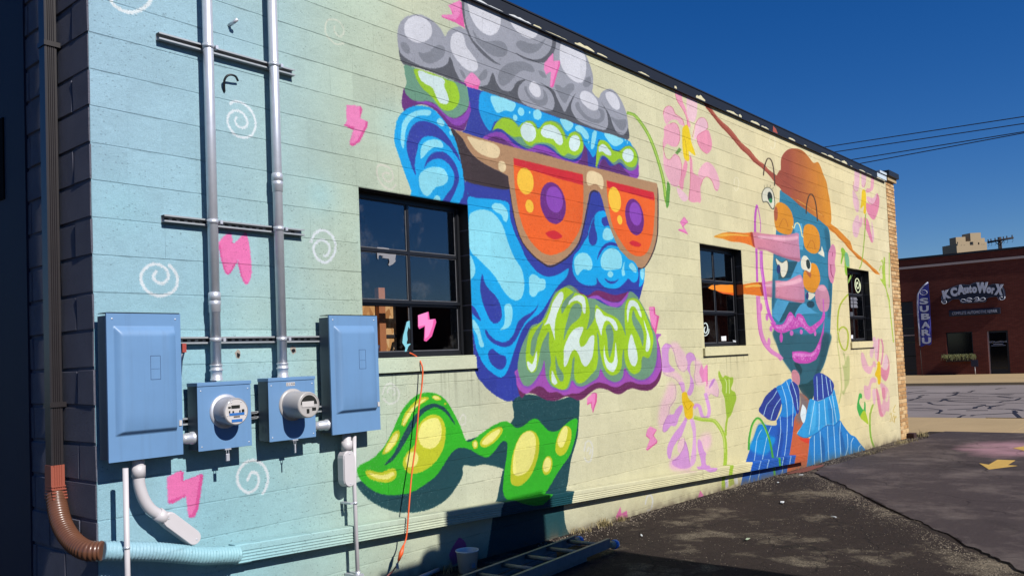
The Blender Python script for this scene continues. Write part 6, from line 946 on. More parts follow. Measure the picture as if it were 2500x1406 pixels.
# ================================================================== THE SETTING
def ground():
    xs = [-160, -60, -25, -10, -6] + [i * .5 for i in range(-8, 34)] + [16.6, 16.61, 18, 22, 30, 38, 48, 70, 120, 300, 900]
    ys = [-900, -300, -100, -50, -25, -12] + [-8 + i * .5 for i in range(0, 24)] + [6, 12, 25, 60, 150, 400, 900]
    def h(x, y):
        z = GZ(max(x, -6)) if x < 16.605 else -.33
        if -4 <= x <= 16 and -8 < y < 0: z += .006 * math.sin(x * 1.7 + y * 2.1) * math.sin(y * 1.3 - x * .6)
        return z
    mb = MB(); nx, ny = len(xs), len(ys); mb.v = [(x, y, h(x, y)) for y in ys for x in xs]
    for j in range(ny - 1):
        for i in range(nx - 1): mb.f.append((j * nx + i, j * nx + i + 1, (j + 1) * nx + i + 1, (j + 1) * nx + i)); mb.mi.append(0); mb.sm.append(True)
    struct(mb.build('ground', ASPH))
    # newer overlay on the right of the lot, with a ragged 2 cm edge
    edge = [(9.9, -.22), (9.22, -.37), (8.66, -.78), (7.73, -1.43), (6.63, -2.16), (6.04, -2.59), (5.23, -3.13), (4.4, -3.7), (3.2, -4.6), (1.5, -6.0)]
    E2 = []
    for (a, b), (c, d) in zip(edge, edge[1:]):
        for k in range(14):
            t = k / 14; w_ = .05 * math.sin(a * 7 + t * 9) + .03 * math.sin(b * 17 - t * 21); E2.append((a + (c - a) * t + random.gauss(0, .007) + w_ * .25, b + (d - b) * t + random.gauss(0, .007) - w_ * .2))
    top = [(16.58, -.28), (16.2, -.25), (15.6, -.2), (14.9, -.36), (14.2, -.3), (13.4, -.34), (12.6, -.3), (11.8, -.36), (11.0, -.27), (10.4, -.3)]
    out = top + E2 + [(1.5, -30), (16.58, -30)]
    bm = bmesh.new(); vs = [bm.verts.new((x, y, 0)) for x, y in out]; f = bm.faces.new(vs); bmesh.ops.triangulate(bm, faces=[f])
    bmesh.ops.bisect_plane(bm, geom=bm.verts[:] + bm.edges[:] + bm.faces[:], plane_co=(0, -4, 0), plane_no=(0, 1, 0))
    for v in bm.verts: v.co.z = GZ(v.co.x) + .013
    r = bmesh.ops.extrude_face_region(bm, geom=bm.faces[:])
    for g in r['geom']:
        if isinstance(g, bmesh.types.BMVert): g.co.z -= .035
    bmesh.ops.recalc_face_normals(bm, faces=bm.faces); me = bpy.data.meshes.new('asphalt_overlay'); bm.to_mesh(me); bm.free(); me.materials.append(PATCH)
    struct(link('asphalt_overlay', me))
    # street with near apron, kerb and far pavement
    m = MB(); m.box(20.3, 36.7, -120, 160, -.45, -.25); struct(m.build('street', STREET))
    ap = MB(); ap.box(16.6, 20.29, -120, 160, -.5, -.262); apo = struct(ap.build('sidewalk', CONC))
    xs = [16.6, 17.5, 18.65, 20.29]
    for a, b in zip(xs, xs[1:]):
        y = -9.0
        while y < 9:
            ln = 1.9 if a < 18 else 1.55
            sb = MB(); z = -.2 - (a - 16.6) * .008; sb.box(a + .008, b - .008, y + .008, y + ln - .008, -.3, z + random.uniform(-.004, .004)); sb.build('paving_slab', CONC, apo); y += ln
    sd = MB(); sd.box(15.06, 16.59, .02, 40, -.4, -.178); struct(sd.build('footpath', CONC))
    kb = MB(); kb.box(36.71, 36.86, 1.2, 160, -.4, -.142); kb.box(36.71, 36.86, -120, -.9, -.4, -.23); struct(kb.build('kerb', CONC), 'structure')
    fw = MB(); fw.box(36.87, FX + .5, -120, 160, -.45, -.15); fo = struct(fw.build('far_sidewalk', CONC))
    kbn = MB(); kbn.box(20.291, 20.299, -60, -.3, -.4, -.2); struct(kbn.build('near_kerb', CONC))
    # tar crack sealing on the street
    t = MB()
    for k, line in enumerate(TAR):
        P = np.array(spline([(a, b) for a, b in line], 4)) if len(line) > 2 else np.array(line, float)
        d = np.gradient(P, axis=0); d /= np.hypot(d[:, 0], d[:, 1])[:, None] + 1e-6
        w = np.array([.055 * (.35 + .9 * random.random()) for _ in P])[:, None]; n = np.c_[-d[:, 1], d[:, 0]] * w
        for i in range(len(P) - 1):
            z = -.2445 + .0004 * (k % 4)
            t.quad(tuple(P[i] + n[i]) + (z,), tuple(P[i + 1] + n[i + 1]) + (z,), tuple(P[i + 1] - n[i + 1]) + (z,), tuple(P[i] - n[i]) + (z,))
    for k in range(9):      # finer lines running up and down the street beyond
        x = random.uniform(22, 36.3); y0 = random.uniform(-6, 8); L = random.uniform(2, 7); P = [(x + .25 * math.sin(i * 1.7 + k), y0 + L * i / 6) for i in range(7)]
        for a, b in zip(P, P[1:]): t.quad((a[0] - .035, a[1], -.2438), (a[0] + .035, a[1], -.2438), (b[0] + .035, b[1], -.2438), (b[0] - .035, b[1], -.2438))
    tag(struct(t.build('crack_sealant', TARM), 'stuff'), 'black tar crack sealing lines wandering over the grey street', 'tar lines')
    for pts, lb in ((ARROW, 'whole yellow painted lightning arrow on the dark lot'), (ARROW2, 'yellow painted arrow cut off by the right edge of the photo')):
        m = MB(); m.prism(pts, lambda x, y: (x, y, GZ(x) + .0172), lambda x, y: (x, y, GZ(x) + .0145)); tag(m.build('pavement_marking', YELM), lb, 'marking', 'yellow markings on the lot')
ground()
def gravel():
    mb = MB(); rnd = random.Random(3)
    def chip(x, y, z, s):
        i = len(mb.v); a = rnd.uniform(0, 6.3)
        for k in range(4): mb.v.append((x + s * math.cos(a + k * 1.57) * rnd.uniform(.6, 1), y + s * math.sin(a + k * 1.57) * rnd.uniform(.6, 1), z - .002))
        mb.v.append((x + rnd.uniform(-.3, .3) * s, y + rnd.uniform(-.3, .3) * s, z + s * rnd.uniform(.35, .8)))
        for k in range(4): mb.f.append((i + k, i + (k + 1) % 4, i + 4)); mb.mi.append(0); mb.sm.append(False)
    for _ in range(2600):    # along the foot of the wall
        x = rnd.uniform(3.6, 15.2); y = -abs(rnd.gauss(0, .16)) - .02; chip(x, y, GZ(x) + .003, rnd.choice((.003, .004, .005, .005, .007, .011)))
    for _ in range(3600):    # washed up against the edge of the overlay
        t = rnd.random(); x = 9.2 - 4.6 * t; y = -.37 - 3.15 * t; o = abs(rnd.gauss(0, .22)); chip(x - o * .6, y + o * .75 + .03, GZ(x) + .003, rnd.choice((.003, .0035, .004, .005, .008)))
    for _ in range(1500):
        x = rnd.uniform(3.7, 9); y = rnd.uniform(-3.2, -.3)
        chip(x, y, GZ(x) + .004, rnd.uniform(.002, .006))
    tag(struct(mb.build('gravel', GRAV, recalc=False), 'stuff'), 'loose pale gravel and grit scattered over the asphalt', 'gravel')
gravel()
rn = random.Random(2); pts = [(9.55 + .62 * math.cos(a) * rn.uniform(.7, 1.1), -.13 + .11 * math.sin(a) * rn.uniform(.7, 1)) for a in [i * .35 for i in range(18)]]
m = MB(); m.prism(pts, lambda x, y: (x, y, GZ(x) + .0095), lambda x, y: (x, y, GZ(x) + .0075)); tag(m.build('paint_spill', simple('orange_paint_dust', '7A4030', .9, var=.5, vscale=14, bscale=120, bstr=.6)), 'faint orange paint dusted on the asphalt below the painted shirt', 'paint spill')
# ================================================================== THE PAINTED BUILDING
C0 = 2.905; CH = .2032; TOPZ = 4.66
WINS = [(1.855, 2.99), (6.97, 8.10), (12.09, 13.215)]; WZ0, WZ1 = C0 - 6 * CH, C0
BLD = empty('painted_block_building', (0, 0, 0), 'long concrete block building with a bright face mural along its sunlit wall', 'building')
fw = MB()
xs = [.0045] + [v for w in WINS for v in w] + [14.53]
fcs = {'-x': 1}
fw.box(.0045, 14.53, .0024, .2, -.35, WZ0, faces=fcs); fw.box(.0045, 14.53, .0024, .2, WZ1, TOPZ, faces=fcs)
for a, b in zip(xs[0::2], xs[1::2]): fw.box(a, b, .0024, .2, WZ0, WZ1, faces={'-x': 1, '+x': 1, '-z': None, '+z': None})
FRONT = fw.build('front_wall', [MURALM, DARKB], BLD, recalc=False)
sw = MB(); sw.box(.009, .2, .2005, 12, -.35, TOPZ, faces=None); SIDE = sw.build('side_wall', DARKB, BLD)
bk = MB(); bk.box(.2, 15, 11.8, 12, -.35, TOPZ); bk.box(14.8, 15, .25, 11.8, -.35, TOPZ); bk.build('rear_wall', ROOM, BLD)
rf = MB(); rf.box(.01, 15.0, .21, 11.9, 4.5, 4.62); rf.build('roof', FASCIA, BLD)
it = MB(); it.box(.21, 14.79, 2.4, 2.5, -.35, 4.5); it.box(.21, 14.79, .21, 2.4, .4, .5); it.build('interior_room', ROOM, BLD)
blocks = []
k = 0
z = C0 - 16 * CH
zi = 0
while z < TOPZ - .02:
    z0, z1 = z + .002, min(z + CH - .002, TOPZ)
    x = .0068 + (0 if zi % 2 else -.2032); 
    while x < 14.53:
        hj = random.choice((0, 0, 0, .0005)); a, b = max(x + hj, .0068), min(x + .4064, 14.528); x += .4064
        if z1 < -.2: continue
        if b - a < .03: continue
        segs = [(a, b)]
        if z1 > WZ0 + .01 and z0 < WZ1 - .01:
            for wa, wb in WINS:
                nx = []
                for p, q in segs:
                    if q <= wa or p >= wb: nx.append((p, q)); continue
                    if p < wa - .02: nx.append((p, wa - .002))
                    if q > wb + .02: nx.append((wb + .002, q))
                segs = nx
        for p, q in segs: blocks.append((p, q, z0, z1))
    z += CH; zi += 1
def dist(b): return (Vector(((b[0] + b[1]) / 2, 0, (b[2] + b[3]) / 2)) - Vector(CAM_POS)).length
blocks.sort(key=dist)
NF = 205; std = {}
for (a, b, c, d) in blocks[:NF]:
    key = (round(b - a, 3), round(d - c, 3), random.randrange(4))
    if key not in std:
        m = MB(); m.shell(-(b - a) / 2, (b - a) / 2, 0, d - c, 0, .003, .0042, jit=.0003, bu=.0); std[key] = m.mesh('block', [MURALM])
    o = bpy.data.objects.new('block', std[key]); COL.objects.link(o); o.parent = FRONT; o.location = ((a + b) / 2, random.uniform(-.0003, .0002), c)
rest = MB()
for (a, b, c, d) in blocks[NF:]: rest.shell(a, b, c, d, random.uniform(-.0003, .0002), .003, .0042, jit=.0003, bu=.0)
struct(rest.build('block_field', MURALM, FRONT, recalc=False), 'stuff')
# street-corner side: charcoal blocks
z = C0 - 16 * CH; zi = 0
while z < TOPZ - .02:
    z0, z1 = z + .006, min(z + CH - .006, TOPZ); y = 0.0 + (-.2032 if zi % 2 else 0)
    while y < .85:
        a, b = max(y + .004, .0), y + .4064 - .004; y += .4064
        if z1 < -.1: continue
        m = MB(); m.shell(-(b - a) / 2, (b - a) / 2, 0, z1 - z0, 0, .007 if a > .01 else .004, .0115, axis='x', mi=0, side=0, jit=.0022); me = m.mesh('block', [DARKB, MURALM])
        o = bpy.data.objects.new('block', me); COL.objects.link(o); o.parent = SIDE; o.location = (random.uniform(-.003, .001), (a + b) / 2, z0)
    z += CH; zi += 1
sp_ = MB(); sp_.box(-.012, .008, .86, 11, -.3, TOPZ - .01); sp_.build('side_shade_panel', simple('navy_shade', '0F1836', .7, var=.3, vscale=2, bscale=20, bstr=.2), SIDE)  # navy sheet added for the deep shade on the wall past the downspout
sv = MB(); sv.box(-.02, -.0125, 1.19, 2.6, 2.78, 3.3); sv.build('side_vent', ROOMB, BLD)
# windows
def window(k, wa, wb, glass, DEC):
    zt = WZ1 - .002; zb = WZ0
    W = MB()
    for j in range(6):       # black-painted reveal, one unit per course
        a = zb + j * CH + .004; b = zb + (j + 1) * CH - .004
        W.box(wb - .0004, wb + .03, .0065, .2, a, b); W.box(wa - .03, wa + .0004, .0065, .2, a, b)
    W.box(wa - .02, wb + .02, .0075, .2, zt - .001, zt + .03)
    rv = W.build('window_reveal', BLACKP, BLD)
    fr = MB(); ya, yb = .105, .145; x0, x1 = wa + .0015, wb - .0015
    fr.box(x0, x0 + .045, ya, yb, zb + .002, zt - .003); fr.box(x1 - .045, x1, ya, yb, zb + .002, zt - .003)
    fr.box(x0 + .045, x1 - .045, ya, yb, zt - .045, zt - .003); fr.box(x0 + .045, x1 - .045, ya, yb, zb + .002, zb + .045)
    fr.box(x0 + .02, x0 + .04, ya - .012, ya, zb + .02, zt - .02); fr.box(x1 - .04, x1 - .02, ya - .012, ya, zb + .02, zt - .02)
    WF = fr.build('window', BLACKP, BLD)
    xm = (x0 + x1) / 2 - .004
    zs = [(zt - .045, 2.497), (2.472, 2.118), (2.078, zb + .045)]
    bars = MB(); bars.box(x0 + .045, x1 - .045, ya + .004, yb - .006, 2.472, 2.497); bars.build('muntin', BLACKP, WF)
    bars = MB(); bars.box(x0 + .045, x1 - .045, ya - .006, yb, 2.078, 2.118); bars.box(x0 + .03, x1 - .03, ya - .02, ya - .006, 2.092, 2.112); bars.build('vent_bar', BLACKP, WF)
    for (t, b) in zs:
        v = MB(); v.box(xm - .011, xm + .011, ya + .003, yb - .007, b + .0005, t - .0005); v.build('muntin', BLACKP, WF)
        for (p, q) in ((x0 + .045, xm - .011), (xm + .011, x1 - .045)):
            g = MB(); g.box(p, q, .1195, .1235, b, t); g.build('pane', glass, WF)
            pu = MB()                                     # old putty bead around the pane
            for aa in ((p, p + .008, b, t), (q - .008, q, b, t), (p + .008, q - .008, b, b + .008), (p + .008, q - .008, t - .008, t)): pu.box(aa[0], aa[1], .1165, .1194, aa[2], aa[3])
            pu.build('putty', PUTTY, WF)
    s = MB(); s.box(wa - .05, wb + .045, -.032, .1045, zb - .108, zb - .012); s.box(wa + .001, wb - .001, -.02, .104, zb - .0118, zb + .0012)
    so = s.build('sill', MURAL_TRIM, BLD, bevel=.004)
    g = MB(); g.box(wa - .04, wb + .04, -.004, .02, zb - .117, zb - .1085); g.build('sill_shadow_strip', BLACKP, so)  # black strip drawn for the shadow line under the sill
    for i, (nm, colr, pts) in enumerate(DEC):
        y = .1155 - (i % 5) * .0007
        d = MB(); d.prism(pts, lambda u, v: (u, y, v), lambda u, v: (u, y + .0006, v)); d.build(nm, flat(colr), WF)
    return WF
PUTTY = simple('cracked_putty', '55555A', .7, var=.6, vscale=30)
for k, (wa, wb) in enumerate(WINS): window(k, wa, wb, GLASS if k == 0 else GLASSD, DECALS['W%d' % (k + 1)])
j = MB(); j.v = [JAMB[0], JAMB[1], JAMB[2], JAMB[3]]; j.f = [(0, 1, 2, 3)]; j.mi = [0]; j.sm = [False]
j.v += [(p[0] + .0006, p[1], p[2]) for p in JAMB]; j.f += [(4, 5, 6, 7), (0, 1, 5, 4), (1, 2, 6, 5), (2, 3, 7, 6), (3, 0, 4, 7)]; j.mi += [0] * 5; j.sm += [False] * 5
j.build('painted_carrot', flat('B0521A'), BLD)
# boards seen through the first window
ob = MB(); ob.box(2.296, 2.436, .3, .312, 1.6, 2.1); ob.build('osb_board', OSB, BLD); ob = MB(); ob.box(1.9, 2.225, .3, .312, 1.6, 2.085); ob.build('osb_board', OSB, BLD)
ob = MB(); ob.box(2.229, 2.292, .255, .3, 1.55, 2.225); ob.build('wall_stud', WOOD, BLD)
ob = MB(); ob.box(2.30, 2.43, .29, .2985, 1.845, 1.868); ob.build('dark_batten', ROOM, BLD)
# roof edge fascia with ragged cream overspray
fa = MB(); fa.box(-.02, 14.46, -.032, .2, 4.638, 4.742); fa.box(-.025, 14.46, -.04, .2, 4.743, 4.757); FA = fa.build('roof_fascia', FASCIA, BLD)
fl = MB(); fl.box(-.02, 14.44, -.036, -.0322, 4.628, 4.64); fl.build('drip_edge', FASCIA, FA)
rn = random.Random(8); x = 1.9
while x < 14.3:
    w = rn.uniform(.05, .34); h = rn.uniform(.008, .04) if rn.random() < .8 else rn.uniform(.04, .06); n = 8
    top = [(x + w * i / n, 4.6405 + h * (.55 + .45 * rn.random()) * (math.sin(math.pi * (i + .5) / (n + 1)) ** .5)) for i in range(n + 1)]
    pts = [(x, 4.6402)] + top + [(x + w, 4.6402)]
    d = MB(); d.prism(pts, lambda u, v: (u, -.0335, v), lambda u, v: (u, -.0322, v)); d.build('overspray_patch', CREAMP if x > 3.8 else flat('D6D8D8'), FA)
    x += w + (rn.uniform(-.02, .1) if rn.random() < .55 else rn.uniform(.1, .8))
d = MB(); d.prism([(9.25, 4.6405), (9.42, 4.6405), (9.36, 4.70), (9.27, 4.725)], lambda u, v: (u, -.0345, v), lambda u, v: (u, -.0336, v)); d.build('overspray_patch', flat('A8503A'), FA)
# brick pier at the far end
pr = MB(); pr.box(14.5305, 15.03, .004, .45, -.35, 4.68); PIER = pr.build('brick_pier', MORT, BLD)
z = -.19; r = 0; bm_std = {}
while z < 4.62:
    x = 14.532 - (0 if r % 2 else .105)
    while x < 15.02:
        a, b = max(x, 14.532), min(x + .205, 15.028); x += .215
        if b - a < .03: continue
        key = (round(b - a, 3), random.randrange(3))
        if key not in bm_std: m = MB(); m.shell(-(b - a) / 2, (b - a) / 2, 0, .0605, -.006, .003, .012, jit=.0012); bm_std[key] = m.mesh('brick', [TANB[key[1]]])
        o = bpy.data.objects.new('brick', bm_std[key]); COL.objects.link(o); o.parent = PIER; o.location = ((a + b) / 2, random.uniform(-.004, .002), z)
    z += .0705; r += 1
cp = MB(); cp.box(14.47, 15.1, -.09, .5, 4.76, 4.86); cp.build('pier_cap', FASCIA, PIER)
cp = MB(); cp.box(14.5, 15.06, -.05, .47, 4.683, 4.759); cp.build('cap_stone', CONC, PIER)
cp = MB(); cp.box(14.05, 14.46, -.05, .2, 4.759, 4.80); cp.box(13.9, 14.46, -.043, .0, 4.66, 4.735); cp.build('flashing', simple('pale_flashing', 'C9D4DC', .5, var=.1), PIER)
# ================================================================== ELECTRICAL SERVICE
def strut(x0, x1, z, label, holes=True):
    h = .0205; t = .0025; y0, y1 = -.041, -.0018
    m = MB(); m.box(x0, x1, y1 - t, y1, z - h, z + h); m.box(x0, x1, y0, y1 - t, z + h - t, z + h); m.box(x0, x1, y0, y1 - t, z - h, z - h + t)
    m.box(x0, x1, y0, y0 + t, z + h - .0095, z + h - t); m.box(x0, x1, y0, y0 + t, z - h + t, z - h + .0095)
    e = empty('strut_channel', ((x0 + x1) / 2, 0, z), label, 'strut', 'strut channels on the wall'); m.build('channel', STRUTM, e)
    s = MB(); x = x0 + .03
    while x < x1 - .04: s.prism([(x + .007 * math.cos(a) + (.008 if math.cos(a) > 0 else -.008), z + .0065 * math.sin(a)) for a in [i * math.pi / 5 for i in range(10)]], lambda u, v: (u, -.0052, v), lambda u, v: (u, -.0046, v)); x += .048
    s.build('slot', BLACKP, e); return e
strut(.384, 1.315, 3.588, 'highest strut channel crossing both conduits above the white spiral')
strut(.391, 1.353, 2.529, 'slotted strut channel just above the pink bolt between the conduits')
strut(.44, 1.46, 1.828, 'slotted strut channel running between the tops of the two blue panels')
strut(.44, .96, 1.362, 'short strut channel behind the left meter box')
strut(.90, 1.445, 1.366, 'short strut channel behind the right meter box')
def conduit(x, zc, z0, label):
    e = empty('conduit', (x, -.073, z0), label, 'conduit', 'galvanised conduits')
    m = MB(); m.tube([(x, -.073, z0 + .02), (x, -.073, 4.9)], .0305, 20); m.build('pipe', STEEL, e)
    c = MB(); prof = [(0, .0306), (.001, .0355), (.045, .0355), (.047, .033), (.05, .0306)]
    lathe(c, [(d, r) for d, r in prof], (x, -.073, zc), (0, 0, 1)); c.build('coupling', STEEL, e)
    c = MB(); lathe(c, [(0, .031), (.002, .034), (.045, .034), (.05, .0375), (.056, .034), (.066, .0375), (.07, .031)], (x, -.073, zc - .07), (0, 0, 1)); c.build('coupling', STEEL, e)
    c = MB(); lathe(c, [(0, .036), (.012, .036), (.013, .033), (.055, .033), (.057, .0385), (.066, .0385), (.068, .033), (.085, .033), (.087, .037), (.094, .037), (.095, .031)], (x, -.073, z0), (0, 0, 1)); c.build('connector', STEEL, e)
    for zz in (3.588, 2.529, 1.828):
        b = MB(); lathe(b, [(0, .0312), (0, .0335), (.026, .0335), (.026, .0312)], (x, -.073, zz - .013), (0, 0, 1)); cl = b.build('clamp', STEEL, e)
        b = MB(); b.tube([(x + .036, -.085, zz), (x + .060, -.085, zz)], .005, 8); b.box(x + .036, x + .052, -.1, -.07, zz - .011, zz + .011); b.build('bolt', STEEL, cl)
    return e
conduit(.672, 2.06, 1.588, 'left galvanised conduit rising from the left meter box')
conduit(1.13, 2.835, 1.583, 'right galvanised conduit rising from the right meter box')
def panel(x0, z0, label, door_x=None):
    x1, z1 = x0 + .41, z0 + .782; yb, yf = -.043, -.155
    e = empty('disconnect_panel', (x0 + .2, -.043, z0), label, 'electrical panel', 'blue disconnect panels')
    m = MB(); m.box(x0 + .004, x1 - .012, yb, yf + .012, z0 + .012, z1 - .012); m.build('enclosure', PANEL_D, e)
    d = MB()
    # pressed door: flat rim, raised field with sloping shoulders
    ss = lambda u: max(0., min(1., u)) ** 2 * (3 - 2 * max(0., min(1., u)))
    fx0, fx1, fz0, fz1 = x0 + .034, x1 - .034, z0 + .13, z1 - .068
    X = [x0] + [fx0 + .048 * k / 8 for k in range(9)] + [x0 + .14, x0 + .24, x0 + .32] + [fx1 - .012 + .012 * k / 4 for k in range(5)] + [x1]
    Z = [z0] + [fz0 + .03 * k / 6 for k in range(7)] + [z0 + .25, z0 + .4, z0 + .55] + [fz1 - .06 + .06 * k / 8 for k in range(9)] + [z1]
    nX, nZ = len(X), len(Z); idx = {}
    for jz in range(nZ):
        for ix in range(nX):
            h = min(math.sin(math.pi / 2 * max(0, min(1, (X[ix] - fx0) / .048))), ss((fx1 - X[ix]) / .012), ss((Z[jz] - fz0) / .03), math.sin(math.pi / 2 * max(0, min(1, (fz1 - Z[jz]) / .06))))
            idx[ix, jz] = len(d.v); d.v.append((X[ix], yf - .026 * h, Z[jz]))
    for jz in range(nZ - 1):
        for ix in range(nX - 1): d.f.append((idx[ix, jz], idx[ix + 1, jz], idx[ix + 1, jz + 1], idx[ix, jz + 1])); d.mi.append(0); d.sm.append(0 < ix < nX - 2 and 0 < jz < nZ - 2)
    i0 = len(d.v); ring = [idx[i, 0] for i in range(nX)] + [idx[nX - 1, j] for j in range(1, nZ)] + [idx[i, nZ - 1] for i in range(nX - 2, -1, -1)] + [idx[0, j] for j in range(nZ - 2, 0, -1)]
    for r in ring: v = d.v[r]; d.v.append((v[0], yf + .0115, v[2]))
    n = len(ring)
    for q in range(n): d.f.append((ring[q], i0 + q, i0 + (q + 1) % n, ring[(q + 1) % n])); d.mi.append(0); d.sm.append(False)
    dr = d.build('door', PANEL, e)
    t = MB(); t.box(x0 + .003, x1 - .006, yf - .002, yb - .01, z1 + .0005, z1 + .0045); t.build('top_hem', BLACKP, e)
    g = MB(); gx, gz, gw, gh = x0 + .22, z1 - .36, .055, .128       # knockout outline scored in the door
    for q in ((gx, gx + gw, gz, gz + .0022), (gx, gx + gw, gz + gh, gz + gh + .0022), (gx, gx + .002, gz, gz + gh), (gx + gw, gx + gw + .002, gz, gz + gh), (gx + .004, gx + gw - .004, gz + gh * .45, gz + gh * .45 + .0012)):
        g.box(q[0], q[1], yf - .0268, yf - .0258, q[2], q[3])
    g.build('scored_outline', simple('scored_line', '2E4A70', .6, var=.5, vscale=60), dr)
    for sx_ in (x0 + .03, x1 - .03):
        d2 = MB(); lathe(d2, [(0, .005), (.002, .0045), (.0021, 0)], (sx_, yf, z1 - .03), (0, -1, 0), 8); d2.build('screw', STEEL, dr)
    l = MB(); l.box(x1 - .022, x1 - .006, yf - .006, yf - .0005, z0 + .16, z0 + .19); l.build('latch', METERF, dr)
    h = MB(); hx = x1 - .002; h.tube([(hx + .012, -.1, z1 - .41), (hx + .016, -.105, z1 - .33), (hx + .016, -.115, z1 - .26), (hx + .03, -.125, z1 - .2)], [.012, .014, .016, .014], 8); h.tube([(hx - .004, -.1, z1 - .27), (hx + .02, -.1, z1 - .27)], .02, 10)
    hd = h.build('switch_handle', simple('dark_handle', '24344E', .45, var=.1), e)
    return e, hd, (hx, z1)
e, hd, (hx, z1) = panel(0.0, 1.190, 'left blue disconnect panel by the dark building corner')
m = MB(); m.box(hx + .018, hx + .042, -.142, -.118, z1 - .215, z1 - .165); m.build('red_grip', simple('red_handle_tip', 'A8453C', .5, var=.1), hd)
panel(1.440, 1.196, 'right blue disconnect panel beside the first window')
def knock(mb, x, y, z, r0): lathe(mb, [(0, r0), (-.0012, r0 - .002), (0, r0 - .004)], (x, y, z), (1, 0, 0), 18)
def meterbox(x0, z0, label, digital):
    x1, z1 = x0 + .342, z0 + .382; yb, yf = -.043, -.155; e = empty('meter_box', (x0 + .17, -.043, z0), label, 'meter box', 'blue meter boxes')
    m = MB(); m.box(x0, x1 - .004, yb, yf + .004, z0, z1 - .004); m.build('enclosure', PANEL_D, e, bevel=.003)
    c = MB(); c.box(x0 - .001, x1, yf - .001, yf + .0038, z0 - .004, z1 - .02); c.build('cover', PANEL, e, bevel=.0015)
    c = MB(); c.box(x0 - .003, x1 + .003, yf - .006, yb, z1 - .019, z1 + .002); c.build('rain_hood', PANEL, e, bevel=.002)
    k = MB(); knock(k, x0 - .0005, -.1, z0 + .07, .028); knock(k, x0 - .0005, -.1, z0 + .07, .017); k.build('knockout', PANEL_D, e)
    cx, cz = (x0 + .171, z0 + .212); L = .115 if digital else .165; Rm = .079
    b = MB(); lathe(b, [(0, .1), (.004, .1), (.008, .094), (.012, .088), (.012, .08)], (cx, yf - .001, cz), (0, -1, 0), 40); b.build('meter_ring', STEEL if digital else METERG, e)
    mt = MB()
    if digital: lathe(mt, [(.0, .084), (.02, .084), (.03, .081), (L - .008, .079), (L, .075), (L + .001, .071)], (cx, yf - .005, cz), (0, -1, 0), 40)
    else: lathe(mt, [(.0, .086), (.03, .084), (L - .008, .080), (L, .077), (L + .001, .072)], (cx, yf - .005, cz), (0, -1, 0), 40)
    me = mt.build('meter', METERGLASS if digital else METERG, e)
    yq = yf - .005 - L; f = MB(); disc(f, (cx, yq + .001, cz), (0, -1, 0), .0725, 40); f.build('meter_face', METERF if digital else METERG, me)
    if digital:
        for nm, q, mt_ in (('display', (-.032, .022, .018, .036), DARKL), ('label_band', (-.046, .05, -.022, -.008), BLUEL), ('label_band', (-.032, .036, -.06, -.044), BLUEL), ('port', (-.052, -.036, .02, .03), DARKL), ('terminal', (-.048, -.04, -.006, .006), DARKL), ('terminal', (-.026, -.016, -.006, .004), DARKL), ('terminal', (.018, .026, -.006, .006), DARKL), ('terminal', (.034, .05, -.006, .01), DARKL)):
            d = MB(); d.box(cx + q[0], cx + q[1], yq - .0016, yq - .0002, cz + q[2], cz + q[3]); d.build(nm, mt_, me)
        for q in range(5):
            d = MB(); d.box(cx - .018 + q * .008, cx - .0125 + q * .008, yq - .0012, yq - .0002, cz - .034, cz - .026); d.build('print_mark', DARKL, me)
        for a_ in (60, 120, 200, 340):
            d = MB(); lathe(d, [(0, .004), (.0015, .0035), (.0016, 0)], (cx + .062 * math.cos(R(a_)), yq, cz + .062 * math.sin(R(a_))), (0, -1, 0), 8); d.build('screw', STEEL, me)
    else:
        pts = [(.06 * math.cos(a), .06 * math.sin(a)) for a in [R(4 + i * 14.33) for i in range(13)]]
        d = MB(); d.prism([(cx + u, cz + v) for u, v in pts], lambda u, v: (u, yq - .0016, v), lambda u, v: (u, yq - .0002, v)); d.build('viewing_window', DARKL, me)
        d = MB(); d.box(cx - .052, cx + .035, yq - .0026, yq - .0017, cz - .012, cz + .022); d.build('paper_label', METERF, me)
        for q in ((-.018, 0, -.05, -.024), (.022, .05, -.036, -.018)):
            d = MB(); d.box(cx + q[0], cx + q[1], yq - .0026, yq - .0002, cz + q[2], cz + q[3]); d.build('seal', DARKL, me)
        for i, ch in enumerate('514A'):
            d = MB(); u = x0 + .128 + i * .0165; d.box(u, u + .0145, yf - .0026, yf - .0012, z1 - .052, z1 - .03); d.build('number_sticker', METERF, e)
            t = text_mesh('digit', ch, .022, .0002); t.transform(Matrix.Translation((u + .0072, yf - .003, z1 - .0485)) @ Matrix.Rotation(R(90), 4, 'X')); t.materials.clear(); t.materials.append(DARKL); link('digit', t, e)
    for sx_, sz_ in ((x0 + .02, z0 + .02), (x1 - .02, z0 + .02), (x0 + .02, z1 - .045), (x1 - .02, z1 - .045)):
        d = MB(); lathe(d, [(0, .0045), (.002, .004), (.0021, 0)], (sx_, yf - .001, sz_), (0, -1, 0), 8); d.build('screw', STEEL, e)
    hs = MB(); hs.box(cx - .012, cx + .028, yf - .01, yf + .03, z0 - .012, z0 - .0042); hs.build('hasp', STEEL, e)
    return cx + .006, z0
def padlock(x, z, long, label):
    e = empty('padlock', (x, -.16, z - .07), label, 'padlock', 'padlocks under the meter boxes')
    s = MB(); s.tube([(x - .007, -.16, z - .038), (x - .0075, -.16, z - .018), (x - .003, -.16, z - .008), (x + .003, -.16, z - .008), (x + .0075, -.16, z - .018), (x + .007, -.16, z - .038)], .0022, 6); s.build('shackle', STEEL, e)
    b = MB(); w = .0105 if not long else .0045; b.box(x - w, x + w, -.166, -.154, z - (.076 if not long else .088), z - .034); b.build('lock_body', STEEL, e, bevel=.002)
